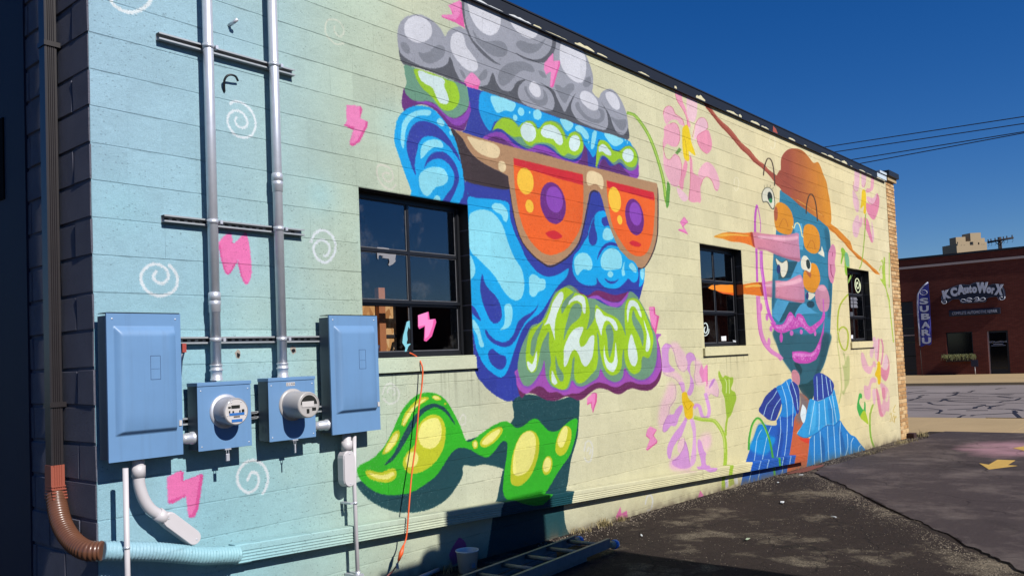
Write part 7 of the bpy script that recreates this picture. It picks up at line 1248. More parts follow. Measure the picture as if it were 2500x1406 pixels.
x, z = meterbox(.502, 1.197, 'left blue meter box with a digital meter and blue labels', True); padlock(x, z, False, 'square padlock hanging under the left meter box')
x, z = meterbox(.967, 1.203, 'right blue meter box with a long grey meter and number stickers', False); padlock(x, z, True, 'thin seal lock hanging under the right meter box')
def nipple(x0, x1, z, label):
    e = empty('conduit_nipple', (x0, -.1, z), label, 'fitting', 'nipples between boxes'); m = MB(); L = x1 - x0
    lathe(m, [(0, .026), (.01, .031), (.022, .031), (.024, .027), (L * .5, .027), (L * .52, .031), (L - .02, .031), (L - .018, .036), (L, .036)], (x0, -.1, z), (1, 0, 0), 20); m.build('collar', STEEL, e)
nipple(.40, .503, 1.27, 'silver threaded fitting joining the left panel to its meter box'); nipple(1.309, 1.445, 1.262, 'silver threaded fitting joining the right meter box to the right panel')
# bricked-in holes and old fixings in the block
def scar(x, z, w, h, label):
    rn = random.Random(int(x * 100)); n = 11; pts = [(x + w * math.cos(6.283 * i / n) * rn.uniform(.6, 1.1), z + h * math.sin(6.283 * i / n) * rn.uniform(.6, 1.1)) for i in range(n)]
    m = MB(); m.prism(pts, lambda u, v: (u, -.0026, v), lambda u, v: (u, -.0014, v)); m.build('hole', BLACKP, BLD)
    pts2 = [(x + w * 1.7 * math.cos(6.283 * i / n) * rn.uniform(.6, 1.1), z + .012 - h * .3 + h * 1.7 * math.sin(6.283 * i / n) * rn.uniform(.6, 1.1)) for i in range(n)]
    m = MB(); m.prism(pts2, lambda u, v: (u, -.0016, v), lambda u, v: (u, -.0006, v)); m.build('chipped_rim', simple('chipped_block', 'A59A90', .9, var=.4, vscale=40), BLD)
scar(.863, 1.735, .014, .018, ''); scar(1.265, 1.755, .017, .018, '')
br = MB(); br.tube([(.86, -.002, 3.79), (.868, -.05, 3.80), (.878, -.07, 3.815)], .011, 8); e = empty('stub_pipe', (.86, 0, 3.79), 'short stub of cut pipe poking from the wall between the conduits', 'pipe stub'); br.build('stub', STEEL, e)
hk = MB(); hk.tube(spline([(.815, -.003, 3.36), (.80, -.03, 3.42), (.82, -.045, 3.455), (.865, -.045, 3.46), (.90, -.02, 3.445)], 5), .007, 6); e = empty('old_pipe_strap', (.84, 0, 3.43), 'bent old pipe strap on the wall above the white spiral', 'bracket'); hk.build('strap', FASCIA, e)
# ================================================================== PVC RUNS
def lb_body(mb, c, ax, L, w, dpt):
    """rounded conduit body: stadium outline extruded toward the viewer"""
    ax = Vector(ax).normalized(); pe = Vector((ax.z, 0, -ax.x)); pts = []
    for i in range(9): a = math.pi * i / 8; pts.append((L / 2 - w / 2 + w / 2 * math.sin(a), w / 2 * math.cos(a)))
    for i in range(9): a = math.pi + math.pi * i / 8; pts.append((-L / 2 + w / 2 + w / 2 * math.sin(a), w / 2 * math.cos(a)))
    f = lambda s_, dy: (lambda u, v: tuple(Vector(c) + ax * u * s_ + pe * v * s_ + Vector((0, dy, 0))))
    mb.prism(pts, f(1, -dpt), f(1, 0)); return pts, ax, pe
e = empty('pvc_drop_pipe', (.077, -.17, .1), 'thin white plastic pipe crossing in front of the blue hose', 'pipe')
m = MB(); m.tube([(.077, -.17, .05), (.078, -.17, 1.155)], .0145, 14); m.build('pipe', PVC, e)
m = MB(); lathe(m, [(0, .0146), (0, .0165), (.014, .0165), (.014, .0146)], (.0775, -.17, .735), (0, 0, 1), 14); m.build('strap', STEEL, e)
e = empty('pvc_elbow_run', (.19, -.09, .69), 'thick white plastic elbow ending in a slanted conduit body under the left panel', 'conduit elbow')
m = MB(); m.tube(spline([(.186, -.09, 1.20), (.186, -.09, 1.09), (.192, -.09, 1.03), (.215, -.09, .96), (.25, -.09, .905), (.30, -.09, .865)], 5), .031, 18); m.build('elbow', PVC, e)
m = MB(); lathe(m, [(0, .031), (.0, .036), (.06, .036), (.062, .031)], (.186, -.09, 1.09), (0, 0, 1), 18); m.build('coupling', PVC, e)
dr = Vector((.177, 0, -.158)).normalized(); m = MB(); lathe(m, [(0, .0315), (.001, .037), (.055, .037), (.058, .03)], Vector((.285, -.09, .878)), dr, 18); m.build('coupling', PVC, e)
m = MB(); lb_body(m, (.415, -.055, .773), dr, .27, .086, .06); bd = m.build('conduit_body', PVC, e, bevel=.006)
m = MB(); lb_body(m, (.415, -.1151, .773), dr, .262, .08, .006); cv = m.build('cover_plate', PVC, bd, bevel=.003)
for s_ in (-1, 1): q = Vector((.415, -.1212, .773)) + dr * .108 * s_; m = MB(); lathe(m, [(0, .005), (.002, .0045), (.0022, 0)], q, (0, -1, 0), 10); m.build('screw', STEEL, cv)
e = empty('pvc_riser', (1.62, -.09, .1), 'white plastic riser with an upright conduit body under the right panel', 'conduit riser')
m = MB(); m.tube([(1.605, -.09, 1.21), (1.605, -.09, 1.0)], .031, 18); lathe(m, [(0, .031), (0, .037), (.06, .037), (.06, .031)], (1.605, -.09, 1.08), (0, 0, 1), 18); m.build('riser', PVC, e)
m = MB(); lb_body(m, (1.598, -.055, .957), (0, 0, 1), .245, .098, .065); bd = m.build('conduit_body', PVC, e, bevel=.006)
m = MB(); lb_body(m, (1.598, -.1201, .957), (0, 0, 1), .235, .09, .006); cv = m.build('cover_plate', PVC, bd, bevel=.003)
for s_ in (-1, 1): m = MB(); lathe(m, [(0, .005), (.002, .0045), (.0022, 0)], (1.598, -.1262, .957 + .1 * s_), (0, -1, 0), 10); m.build('screw', STEEL, cv)
m = MB(); m.tube([(1.657, -.108, 1.17), (1.643, -.108, .83), (1.649, -.108, .05)], .0135, 14); m.build('thin_pipe', PVC, e)
m = MB(); lathe(m, [(0, .0137), (0, .016), (.016, .016), (.016, .0137)], (1.644, -.108, .715), (0, 0, 1), 14); m.box(1.605, 1.629, -.11, -.004, .717, .729); m.build('strap', STEEL, e)
m = MB(); lathe(m, [(0, .018), (.02, .018), (.02, .0135)], (1.648, -.108, .25), (0, 0, 1), 12); m.box(1.62, 1.68, -.13, -.004, .225, .25); m.build('base_clamp', STEEL, e)
# ================================================================== DOWNSPOUTS AND HOSE
e = empty('downspout', (-.045, .41, 1.1), 'dark brown fluted downspout standing off the charcoal side wall', 'downspout')
def fluted(mb, x0, x1, y0, y1, z0, z1, n=5, dep=.004):
    prof = [(x0, y1), (x0, y0 + .004)]
    for i in range(n):
        a = x0 + .006 + (x1 - x0 - .012) * i / n; b = x0 + .006 + (x1 - x0 - .012) * (i + 1) / n; prof += [(a + .002, y0), (a + (b - a) * .45, y0), (a + (b - a) * .6, y0 + dep), (a + (b - a) * .9, y0 + dep)]
    prof += [(x1, y0 + .004), (x1, y1)]
    mb.prism(prof, lambda u, v: (u, v, z0), lambda u, v: (u, v, z1))
m = MB(); fluted(m, -.082, -.018, .36, .44, 1.15, 4.9); m.build('spout', DSPOUT, e)
for zz in (3.52, 1.48):
    m = MB(); m.box(-.0875, .0, .3535, .4465, zz, zz + .028); m.build('strap', DSPOUT, e)
m = MB(); fluted(m, -.086, -.014, .356, .444, 1.02, 1.16); m.build('elbow', TERRA, e)
m = MB()
for i in range(5): z = 1.04 - i * .016; m.box(-.087 - .001 * i, -.012, .352 - i * .006, .44, z, z + .007)
m.build('elbow_crimps', TERRA, e)
e = empty('flexible_drain_hose', (0, -.1, .68), 'ribbed flexible drain hose, brown then painted aqua, rounding the corner', 'drain hose')
def ribbed(pts, r0, mat, name, pitch=.019, amp=.0065):
    P = spline(pts, 40); L = 0; path = []; rad = []; last = None; Q = []
    for p in P:
        p = Vector(p)
        if last is not None: L += (p - last).length
        Q.append((L, p)); last = p
    n = int(L / pitch) * 4; k = 0
    for i in range(n + 1):
        s_ = L * i / n
        while k < len(Q) - 2 and Q[k + 1][0] < s_: k += 1
        t = (s_ - Q[k][0]) / max(1e-6, Q[k + 1][0] - Q[k][0]); path.append(tuple(Q[k][1].lerp(Q[k + 1][1], t))); rad.append(r0 + amp * (0, .8, 1, .6)[i % 4])
    m = MB(); m.tube(path, rad, 20); return m.build(name, mat, e)
ribbed([(-.05, .39, 1.0), (-.06, .345, .93), (-.078, .24, .845), (-.082, .10, .775), (-.066, -.03, .74), (-.012, -.095, .735)], .047, BROWN, 'brown_section')
ribbed([(-.012, -.095, .735), (.10, -.108, .713), (.28, -.108, .672), (.52, -.105, .603), (.66, -.1, .577), (.77, -.09, .556)], .046, MURAL_TRIM, 'aqua_section')
e = empty('wall_drain_pipe', (.77, -.09, .5), 'long ribbed drain pipe sloping along the foot of the mural wall', 'drain pipe')
ZP = lambda x: .556 - .0521 * (x - .77)
def pipe_seg(x0, x1, big=0, name='pipe_length'):
    h = .053 + big; yf, yb = -.09 - big, -.018; prof = [(yb, h), (yf + .006, h), (yf, h - .006)]
    v = h * .25
    for i in range(4): prof += [(yf, v + .004 - i * .018), (yf + .005, v - i * .018), (yf + .005, v - .006 - i * .018), (yf, v - .010 - i * .018)]
    prof += [(yf, -h + .006), (yf + .006, -h), (yb, -h)]
    m = MB(); m.prism(prof, lambda y, z: (x0, y, ZP(x0) + z), lambda y, z: (x1, y, ZP(x1) + z)); return m.build(name, MURAL_TRIM, e)
cuts = [.80, 2.10, 3.158, 4.06, 6.6, 9.69]
for a, b in zip(cuts, cuts[1:]): pipe_seg(a + .001, b - .001, .0 if cuts.index(a) % 2 else .0015)
pipe_seg(.755, .86, .004, 'collar')
# ================================================================== ORANGE CORD
e = empty('extension_cord', CORD[-1], 'orange extension cord hanging from the broken window pane', 'cord')
m = MB(); m.tube(spline(CORD, 6), .0058, 8); m.build('cable', ORANGE, e)
m = MB(); m.tube(PLUG, [.008, .0165, .0085], 10); m.tube([PLUG[0], PLUG[1]], [.0075, .014], 10); m.build('connector', ORANGE, e)
m = MB(); m.tube(spline(TAIL, 4), .0055, 8); m.build('tail_cable', simple('dark_red_cable', '7A3A30', .5, var=.1), e)
m = MB(); t = TAIL[1]; m.prism([(t[0] - .012, t[2] + .02), (t[0] + .012, t[2] + .018), (t[0] + .016, t[2] - .03), (t[0], t[2] - .018), (t[0] - .01, t[2] - .034)], lambda u, v: (u, t[1] - .008, v), lambda u, v: (u, t[1] - .007, v)); m.build('tag', METERF, e)
# ================================================================== THINGS ON THE GROUND
def ladder():
    e = empty('ladder', (3.7, -.57, .06), 'worn aluminium ladder lying on the ground below the mural neck', 'ladder')
    def pt(t, s_):      # t along the ladder from the far end, s across
        a = Vector((3.70, -.405, .0)); b = Vector((1.5, -.60, .0)); d = (b - a).normalized(); n = Vector((d.y, -d.x, 0)); p = a + d * t + n * s_; return p
    nrm = pt(0, 1) - pt(0, 0)
    if nrm.y > 0: sgn = -1
    else: sgn = 1
    Wd = .335; tilt = lambda t: .085 + .012 * t
    for s_ in (0, Wd):
        m = MB()
        for (o0, o1, h0, h1) in ((0, .004, 0, .075), (.004, .026, 0, .004), (.004, .026, .071, .075)):
            dd = 1 if s_ == 0 else -1
            A = [pt(0, sgn * (s_ + dd * o)) for o in (o0, o1)]; B = [pt(2.3, sgn * (s_ + dd * o)) for o in (o0, o1)]
            v = [A[0] + Vector((0, 0, tilt(0) + h0)), A[1] + Vector((0, 0, tilt(0) + h0)), A[1] + Vector((0, 0, tilt(0) + h1)), A[0] + Vector((0, 0, tilt(0) + h1)), B[0] + Vector((0, 0, tilt(2.3) + h0)), B[1] + Vector((0, 0, tilt(2.3) + h0)), B[1] + Vector((0, 0, tilt(2.3) + h1)), B[0] + Vector((0, 0, tilt(2.3) + h1))]
            i = len(m.v); m.v += [tuple(x) for x in v]
            for q in ((0, 1, 2, 3), (4, 7, 6, 5), (0, 4, 5, 1), (1, 5, 6, 2), (2, 6, 7, 3), (3, 7, 4, 0)): m.f.append(tuple(i + j for j in q)); m.mi.append(0); m.sm.append(False)
        m.build('rail', ALU, e)
    for k in range(7):
        t = .12 + k * .305; a = pt(t, sgn * .004) + Vector((0, 0, tilt(t) + .045)); b = pt(t, sgn * (Wd - .004)) + Vector((0, 0, tilt(t) + .045)); m = MB(); m.tube([a, b], .0155, 10); m.build('rung', ALU, e)
    for s_ in (0, Wd):
        c0 = pt(-.005, sgn * s_) + Vector((0, 0, tilt(0) + .02)); c1 = pt(-.09, sgn * s_) + Vector((0, 0, tilt(0) + .01)); m = MB(); m.tube([c0, c0.lerp(c1, .3), c0.lerp(c1, .9), c1], [.02, .031, .032, .024], 10); f = m.build('foot_pad', simple('pad_tan', 'B9A890', .7, var=.2), e)
        c0 = pt(-.05, sgn * s_) + Vector((0, 0, tilt(0) + .015)); c1 = pt(-.086, sgn * s_) + Vector((0, 0, tilt(0) + .012)); m = MB(); m.tube([c0, c1], [.038, .039], 10); m.build('tape_wrap', BLUETAPE, f)
    # the second section nested underneath
    for s_ in (.03, Wd - .03):
        a = pt(.35, sgn * s_); b = pt(2.4, sgn * s_); m = MB()
        for (u, w_) in ((a, b),):
            d = (w_ - u).normalized(); n = Vector((d.y, -d.x, 0)) * .012; i = len(m.v)
            for q in (u - n, u + n, w_ + n, w_ - n): m.v.append((q.x, q.y, GZ(q.x) + .002)); 
            for q in (u - n, u + n, w_ + n, w_ - n): m.v.append((q.x, q.y, tilt(.3) - .002))
            for q in ((0, 1, 2, 3), (4, 7, 6, 5), (0, 4, 5, 1), (1, 5, 6, 2), (2, 6, 7, 3), (3, 7, 4, 0)): m.f.append(tuple(i + j for j in q)); m.mi.append(0); m.sm.append(False)
        m.build('lower_rail', ALU, e)
ladder()
e = empty('bucket', (2.6, -.215, GZ(2.6)), 'small milky plastic bucket standing in the shade by the ladder', 'bucket')
m = MB(); g = GZ(2.6) + .002; lathe(m, [(0, 0), (0, .066), (.158, .082), (.158, .088), (.166, .088), (.166, .081), (.157, .079), (.006, .063), (.006, 0)], (2.6, -.215, g), (0, 0, 1), 28); m.build('tub', BUCKET, e)
m = MB(); m.box(2.56, 2.6, -.293, -.2895, g + .045, g + .075); m.build('label', flat('8A93A2'), e)
e = empty('plastic_pipe_offcut', (2.33, -.06, GZ(2.3)), 'white plastic pipe offcut lying at the foot of the wall', 'pipe offcut'); m = MB(); m.tube([(2.05, -.13, GZ(2) + .02), (2.47, -.035, GZ(2.4) + .022)], .016, 12); m.build('tube', PVC, e)
for k, (x, y, a, w, lb) in enumerate([(6.7, -.95, .3, .07, 'long white scrap of paper on the asphalt near the wall'), (4.75, -1.45, .1, .045, 'pale green scrap on the asphalt by the shadow edge'), (4.4, -.62, .8, .025, 'tiny white scrap right of the ladder foot'), (6.1, -1.7, 1.2, .03, 'small pale scrap in the middle of the worn asphalt'), (8.1, -.32, .2, .035, 'white scrap at the wall foot below the blue jacket'), (8.9, -.3, 1.9, .03, 'crumpled white scrap near the end of the drain pipe')]):
    m = MB(); c, s_ = math.cos(a), math.sin(a); n = 6; pts = [(x + c * w * u - s_ * w * .28 * v, y + s_ * w * u + c * w * .28 * v) for u, v in ((-1, -.6), (-.2, -1), (.8, -.8), (1, .3), (.3, 1), (-.8, .7))]
    zz = GZ(x) + (.012 if not (y < -.37 and x > 9) else .03); m.prism(pts, lambda u, v: (u, v, zz), lambda u, v: (u, v, zz + .004 + .006 * math.sin(u * 60))); tag(m.build('litter_scrap', flat('D9DCDC' if k != 1 else 'A9B79A')), lb, 'litter', 'litter on the lot')
def tuft(x, y, n, h, sp, label, mat=STRAW):
    rn = random.Random(int(x * 977)); m = MB()
    for _ in range(n):
        a = rn.uniform(0, 6.283); r = abs(rn.gauss(0, sp)); bx, by = x + r * math.cos(a), min(y + r * math.sin(a) * .5, -.012); L = h * rn.uniform(.4, 1.15); ln = rn.uniform(.2, 1.0) * L; d = rn.uniform(0, 6.283); w = .0022
        p0 = Vector((bx, by, GZ(bx) - .003)); p1 = p0 + Vector((math.cos(d) * ln * .35, math.sin(d) * ln * .35, L * .6)); p2 = p0 + Vector((math.cos(d) * ln, math.sin(d) * ln, L * rn.uniform(.6, 1)))
        for q in (p1, p2): q.y = min(q.y, -.008)
        s_ = Vector((-math.sin(d), math.cos(d), 0)) * w; i = len(m.v)
        m.v += [tuple(p0 - s_), tuple(p0 + s_), tuple(p1 + s_), tuple(p1 - s_), tuple(p2)]; m.f += [(i, i + 1, i + 2, i + 3), (i + 3, i + 2, i + 4)]; m.mi += [0, 0]; m.sm += [False, False]
    return tag(m.build('weed_tuft', mat, recalc=False), label, 'weed', 'weeds at the foot of the wall')
tuft(4.28, -.05, 60, .06, .09, 'thin dry weed tuft right beside the dark painted neck'); tuft(4.66, -.06, 130, .085, .08, 'biggest dry weed tuft at the wall foot left of the small pink bolt'); tuft(4.95, -.05, 70, .07, .06, 'dry weed tuft touching the small pink bolt at the wall foot')
tuft(2.55, -.06, 70, .07, .12, 'dark weeds in the shade behind the bucket'); tuft(15.35, -.15, 150, .14, .16, 'pale weed tuft past the brick pier'); tuft(13.9, -.2, 110, .08, .22, 'low weeds at the wall foot below the last flower'); tuft(11.9, -.22, 60, .05, .2, 'sparse low weeds below the blue jacket hem')
e = empty('drain_box', (14.93, -.03, GZ(14.9)), 'small dark drain box at the foot of the brick pier', 'drain box'); m = MB(); m.box(14.85, 15.03, -.14, -.012, GZ(14.9) - .02, GZ(14.9) + .095); m.box(14.87, 15.01, -.1405, -.139, GZ(14.9), GZ(14.9) + .075); m.build('box', simple('rusty_brown', '3A1E1A', .8, var=.3), e, bevel=.004)
# ================================================================== ACROSS THE STREET
kt = KC['top'][1]
AUTO = empty('auto_repair_shop', (FX, 5, -.15), 'dark red brick auto repair shop across the street', 'building')
gy0, gz1 = KC['garR'][0], KC['garR'][1]; (wy0, wz1), (wy1, wz0) = KC['winTL'], KC['winBR']; (dy0, dz1), (dy1, _) = KC['doorTL'], KC['doorBR']
m = MB()
ycuts = [-40, dy1, dy0, wy1, wy0, gy0, gy0 + 4.2, 30]
m.box(FX, FX + .3, -40, 30, gz1, kt)                                    # above all openings
m.box(FX, FX + .3, -40, gy0, dz1 if dz1 > wz1 else wz1, gz1)
zt = max(dz1, wz1)
m.box(FX, FX + .3, -40, dy1, -.3, zt); m.box(FX, FX + .3, dy0, wy1, -.3, zt); m.box(FX, FX + .3, wy0, gy0, -.3, zt); m.box(FX, FX + .3, wy1, wy0, -.3, wz0); m.box(FX, FX + .3, gy0 + 4.2, 30, -.3, gz1)
m.box(FX, FX + .3, dy1, dy0, dz1, zt + .001); m.box(FX, FX + .3, wy1, wy0, wz1, zt + .001)
m.box(FX + .3, FX + 12, -40, 30, -.3, kt - .4)
m.build('brick_wall', REDB, AUTO)
m = MB(); zb = KC['band'][1]; m.box(FX - .05, FX - .002, -40, 30, zb - .06, zb + .06); m.build('stone_band', WTRIM, AUTO)
m = MB(); m.box(FX - .06, FX + .35, -40, 30, kt + .001, kt + .1); m.build('coping', FASCIA, AUTO)
m = MB(); m.box(FX + .1, FX + .16, wy1 + .002, wy0 - .002, wz0 + .002, wz1 - .002); wo_ = m.build('window', FASCIA, AUTO)
m = MB(); m.box(FX + .085, FX + .098, wy1 + .06, wy0 - .06, wz0 + .06, wz1 - .06); m.build('pane', DGLASS, wo_)
m = MB(); m.box(FX + .1, FX + .16, dy1 + .002, dy0 - .002, -.148, dz1 - .002); do_ = m.build('door', FASCIA, AUTO)
m = MB(); m.box(FX + .085, FX + .098, dy1 + .1, dy0 - .1, .1, dz1 - .1); m.build('pane', DGLASS, do_)
m = MB(); m.box(FX + .05, FX + .099, dy0 - .06, dy0 - .003, -.148, dz1 - .003); m.build('door_frame', WTRIM, do_)
m = MB(); dm = (dy0 + dy1) / 2
t = text_mesh('door_lettering', 'KCAutoWorX', .13, .001); t.transform(Matrix.Translation((FX + .083, dm, 1.42)) @ Matrix.Rotation(R(-90), 4, 'Z') @ Matrix.Rotation(R(90), 4, 'X')); t.materials.clear(); t.materials.append(WHITEL); link('door_lettering', t, do_)
m = MB(); m.box(FX + .081, FX + .083, dm - .32, dm + .32, 1.27, 1.285); m.box(FX + .081, FX + .083, dm - .22, dm + .22, 1.34, 1.36); m.build('door_lettering_rule', WHITEL, do_)
m = MB(); m.box(FX + .12, FX + .2, gy0 + .01, gy0 + 4.19, -.148, gz1 - .01); go = m.build('garage_door', simple('dark_garage_door', '1B1A1D', .5, var=.2), AUTO)
zl = KC['garline'][1]
m = MB(); m.box(FX + .09, FX + .118, gy0 + .02, gy0 + 4.18, zl - .03, zl + .03); m.build('door_rail', WTRIM, go)
for k in range(5):
    m = MB(); m.box(FX + .1, FX + .119, gy0 + .02, gy0 + 4.18, .1 + k * .75, .14 + k * .75 if abs(.12 + k * .75 - zl) > .1 else .105 + k * .75); m.build('panel_joint', DGLASS, go)
# wall sign
def bezout(pts): return [tuple(p) for p in _catmull(np.array(pts), True, 4)]
sy = sum(p[0] for p in SIGN) / len(SIGN); SG = empty('wall_sign', (FX - .1, sy, 3.6), 'arched navy shop sign with pale curved lettering on the red brick wall', 'sign')
m = MB(); m.prism(bezout(SIGN), lambda y, z: (FX - .10, y, z), lambda y, z: (FX - .02, y, z)); bd = m.build('sign_board', SIGNB, SG)
cen = np.mean(np.array(SIGN), axis=0); ol = bezout(SIGN); m = MB()
for (a, b) in zip(ol, ol[1:] + ol[:1]):
    sa = [cen[i] + (a[i] - cen[i]) * .985 for i in (0, 1)]; sb = [cen[i] + (b[i] - cen[i]) * .985 for i in (0, 1)]; ia = [cen[i] + (a[i] - cen[i]) * .955 for i in (0, 1)]; ib = [cen[i] + (b[i] - cen[i]) * .955 for i in (0, 1)]
    m.quad((FX - .104, sa[0], sa[1]), (FX - .104, sb[0], sb[1]), (FX - .104, ib[0], ib[1]), (FX - .104, ia[0], ia[1]))
m.build('outline', simple('sign_outline_grey', '7C8296', .5, var=0), bd)
def fit(me, w, h):
    """scale a letter mesh so its outline fills w x h, centred on x, baseline at 0"""
    xs = [v.co.x for v in me.vertices]; ys = [v.co.y for v in me.vertices]; x0, x1, y0, y1 = min(xs), max(xs), min(ys), max(ys)
    me.transform(Matrix.Diagonal((w / (x1 - x0), h / (y1 - y0), 1, 1)) @ Matrix.Translation((-(x0 + x1) / 2, -y0, 0))); return me
FACE = Matrix.Rotation(R(-90), 4, 'Z') @ Matrix.Rotation(R(90), 4, 'X')
for ch, y, zb_, w, h in (('K', 6.06, 3.80, .33, .43), ('C', 5.71, 3.885, .30, .44), ('A', 5.385, 3.955, .38, .49), ('u', 5.15, 3.99, .2, .3), ('t', 4.975, 4.0, .13, .37), ('o', 4.785, 3.985, .21, .31), ('W', 4.445, 3.955, .48, .52), ('o', 4.15, 3.915, .2, .31), ('r', 3.97, 3.88, .13, .3), ('X', 3.73, 3.80, .34, .52)):
    t = fit(text_mesh('letter', ch, .6, .012, offset=.045), w * 1.1, h * 1.06); u = (y - 4.9) / 1.2
    t.transform(Matrix.Translation((FX - .118, y, zb_)) @ FACE @ Matrix.Rotation(R(u * 9), 4, 'Z')); t.materials.clear(); t.materials.append(WHITEL); link('letter', t, SG)
for fl_ in (-1, 1):
    P = [(.04, .02), (.14, .09), (.24, .08), (.27, .0), (.2, -.06), (.12, -.03), (.16, .02), (.3, -.07), (.45, -.09), (.55, -.03), (.52, .04), (.43, .05), (.34, .0), (.22, -.1), (.06, -.09)]
    m = MB(); m.tube(spline([(FX - .108, 4.885 + fl_ * u, 3.665 + v) for u, v in P], 4), .02, 6); m.build('scroll', WHITEL, SG)
    yy = 6.2 if fl_ == 1 else 3.6; m = MB(); m.tube([(FX - .108, yy + (.02 + .012 * i) * math.cos(i * .6) * fl_, 3.66 + (.02 + .012 * i) * math.sin(i * .6)) for i in range(12)], .02, 6); m.build('scroll', WHITEL, SG)
y1, zc = KC['sub1']; y2, zc2 = KC['sub2']; SB = empty('tagline_sign', (FX - .05, (y1 + y2) / 2, zc), 'narrow one-line dark sign under the arched shop sign', 'sign')
m = MB(); m.box(FX - .06, FX - .01, y2, y1, 2.86, 3.17); m.build('sign_board', SIGNB, SB, bevel=.02)
t = text_mesh('lettering', 'COMPLETE AUTOMOTIVE REPAIR', .2, .006); xsz = max(v.co.x for v in t.vertices) - min(v.co.x for v in t.vertices); k = (y1 - y2 - .3) / xsz
t.transform(Matrix.Translation((FX - .068, (y1 + y2) / 2, 2.945)) @ Matrix.Rotation(R(-90), 4, 'Z') @ Matrix.Rotation(R(90), 4, 'X') @ Matrix.Diagonal((k, 1.05, 1, 1))); t.materials.clear(); t.materials.append(WHITEL); link('lettering', t, SB)
# feather banner
FL = empty('feather_banner', (FX - .6, KC['flagB'][0], -.15), 'tall blue feather banner with stacked white letters before the brick shop', 'banner')
sc = (FX - .6 - CAM_POS[0]) / (FX - CAM_POS[0]); FQ = [(CAM_POS[1] + (y - CAM_POS[1]) * sc, CAM_POS[2] + (z - CAM_POS[2]) * sc) for y, z in FLAG]; FB = bezout(FQ)
m = MB(); m.prism(FB, lambda y, z: (FX - .6 + .03 * math.sin(z * 3 + y), y, z), lambda y, z: (FX - .59 + .03 * math.sin(z * 3 + y), y, z)); cl_ = m.build('cloth', FLAGB, FL)
m = MB(); lf = FQ[:8]; m.tube([(FX - .61, y, z) for y, z in lf] , .035, 8); m.build('white_sleeve', FLAGE, FL)
m = MB(); m.tube([(FX - .6, lf[-1][0], lf[-1][1]), (FX - .6, lf[-1][0] - .02, -.14)], .016, 8); m.build('pole', POLEM, FL)
for ch, y, z in zip('SUBARU', (7.215, 7.222, 7.178, 7.2, 7.205, 7.212), (3.76, 3.352, 2.943, 2.501, 2.096, 1.672)):
    t = fit(text_mesh('letter', ch, .5, .004, offset=.02), .43 * sc, .33 * sc)
    t.transform(Matrix.Translation((FX - .645, CAM_POS[1] + (y - CAM_POS[1]) * sc, CAM_POS[2] + (z - .165 - CAM_POS[2]) * sc)) @ FACE); t.materials.clear(); t.materials.append(WHITEL); link('letter', t, FL)
m = MB(); m.tube([(FX - .66, 7.05 + .17 * math.cos(a), 4.18 + .13 * math.sin(a)) for a in [i * .4488 for i in range(15)]], .012, 5); m.build('emblem_ring', WHITEL, FL)
for dy, dz, s_ in ((.06, .03, .04), (-.04, .03, .022), (-.07, -.03, .022), (0, -.03, .022), (.06, -.05, .022)):
    m = MB(); m.prism([(7.05 + dy + (s_ if i % 2 == 0 else s_ * .4) * math.cos(i * math.pi / 4), 4.18 + dz + (s_ if i % 2 == 0 else s_ * .4) * math.sin(i * math.pi / 4)) for i in range(8)], lambda y, z: (FX - .665, y, z), lambda y, z: (FX - .655, y, z)); m.build('emblem_star', WHITEL, FL)
# planter under the shop window
PL = empty('window_planter', (FX - .2, (wy0 + wy1) / 2, .55), 'window box of trailing pale green plants under the shop window', 'planter')
m = MB(); m.box(FX - .3, FX - .005, wy1 + .0, wy0 - .0, .52, .78); m.build('trough', simple('planter_wood', '3A2A24', .8), PL)
m = MB(); rn = random.Random(4)
for _ in range(420):
    y = rn.uniform(wy1 - .05, wy0 + .1); x = FX - rn.uniform(.05, .3); z = .76; a = rn.uniform(0, 6.28); out = rn.uniform(.06, .26); w = .014; P = []
    for k in range(5): u = k / 4; P.append(Vector((x - abs(math.cos(a)) * out * u, y + math.sin(a) * out * u, z + .16 * math.sin(u * 2.2) * rn.uniform(.6, 1.2) - .3 * u * u * rn.random())))
    for p_, q_ in zip(P, P[1:]): m.quad(tuple(p_ + Vector((0, w, 0))), tuple(q_ + Vector((0, w * .7, 0))), tuple(q_ - Vector((0, w * .7, 0))), tuple(p_ - Vector((0, w, 0))))
m.build('foliage', LEAF, PL, recalc=False)
py, pz = KC['plate']; st = empty('stake_sign', (FX - .5, py, -.15), 'small dark square sign on a thin white stake before the shop', 'sign')
m = MB(); m.box(FX - .52, FX - .5, py - .16, py + .16, pz - .12, pz + .22); m.build('plate', SIGNB, st); m = MB(); m.tube([(FX - .49, py, -.15), (FX - .49, py, pz - .1)], .018, 6); m.build('stake', METERF, st)
# distant tower: stepped boxes turned 40 degrees
TX = 240.; tw = empty('apartment_tower', (TX, 45, 0), 'stepped tan concrete tower rising behind the brick shop', 'tower')
def tbox(yl, ym, yr, z0, z1, x, nm, win=()):
    """corner toward us at ym; dark flank to the left (yl), sunny flank to the right (yr)"""
    a = R(38); lw = (yl - ym) / math.cos(a); rw = (ym - yr) / math.cos(a); A = Vector((x, ym)); L = A + Vector((math.sin(a), math.cos(a))) * lw; Rr = A + Vector((math.sin(a), -math.cos(a))) * rw; B = L + (Rr - A)
    m = MB(); m.prism([tuple(A), tuple(L), tuple(B), tuple(Rr)], lambda p, q: (p, q, z0), lambda p, q: (p, q, z1)); o = m.build(nm, STONE, tw)
    d = (Rr - A).normalized(); n = Vector((-d.y, d.x)); n = n if n.x < 0 else -n
    for (u, z, w, h) in win:
        c = A + d * rw * u; m = MB(); p = [c + n * .12, c + d * w + n * .12, c + d * w - n * .1, c - n * .1]; m.prism([tuple(q) for q in p], lambda p_, q_: (p_, q_, z), lambda p_, q_: (p_, q_, z + h)); m.build('window', DGLASS, tw)
T = TOWER
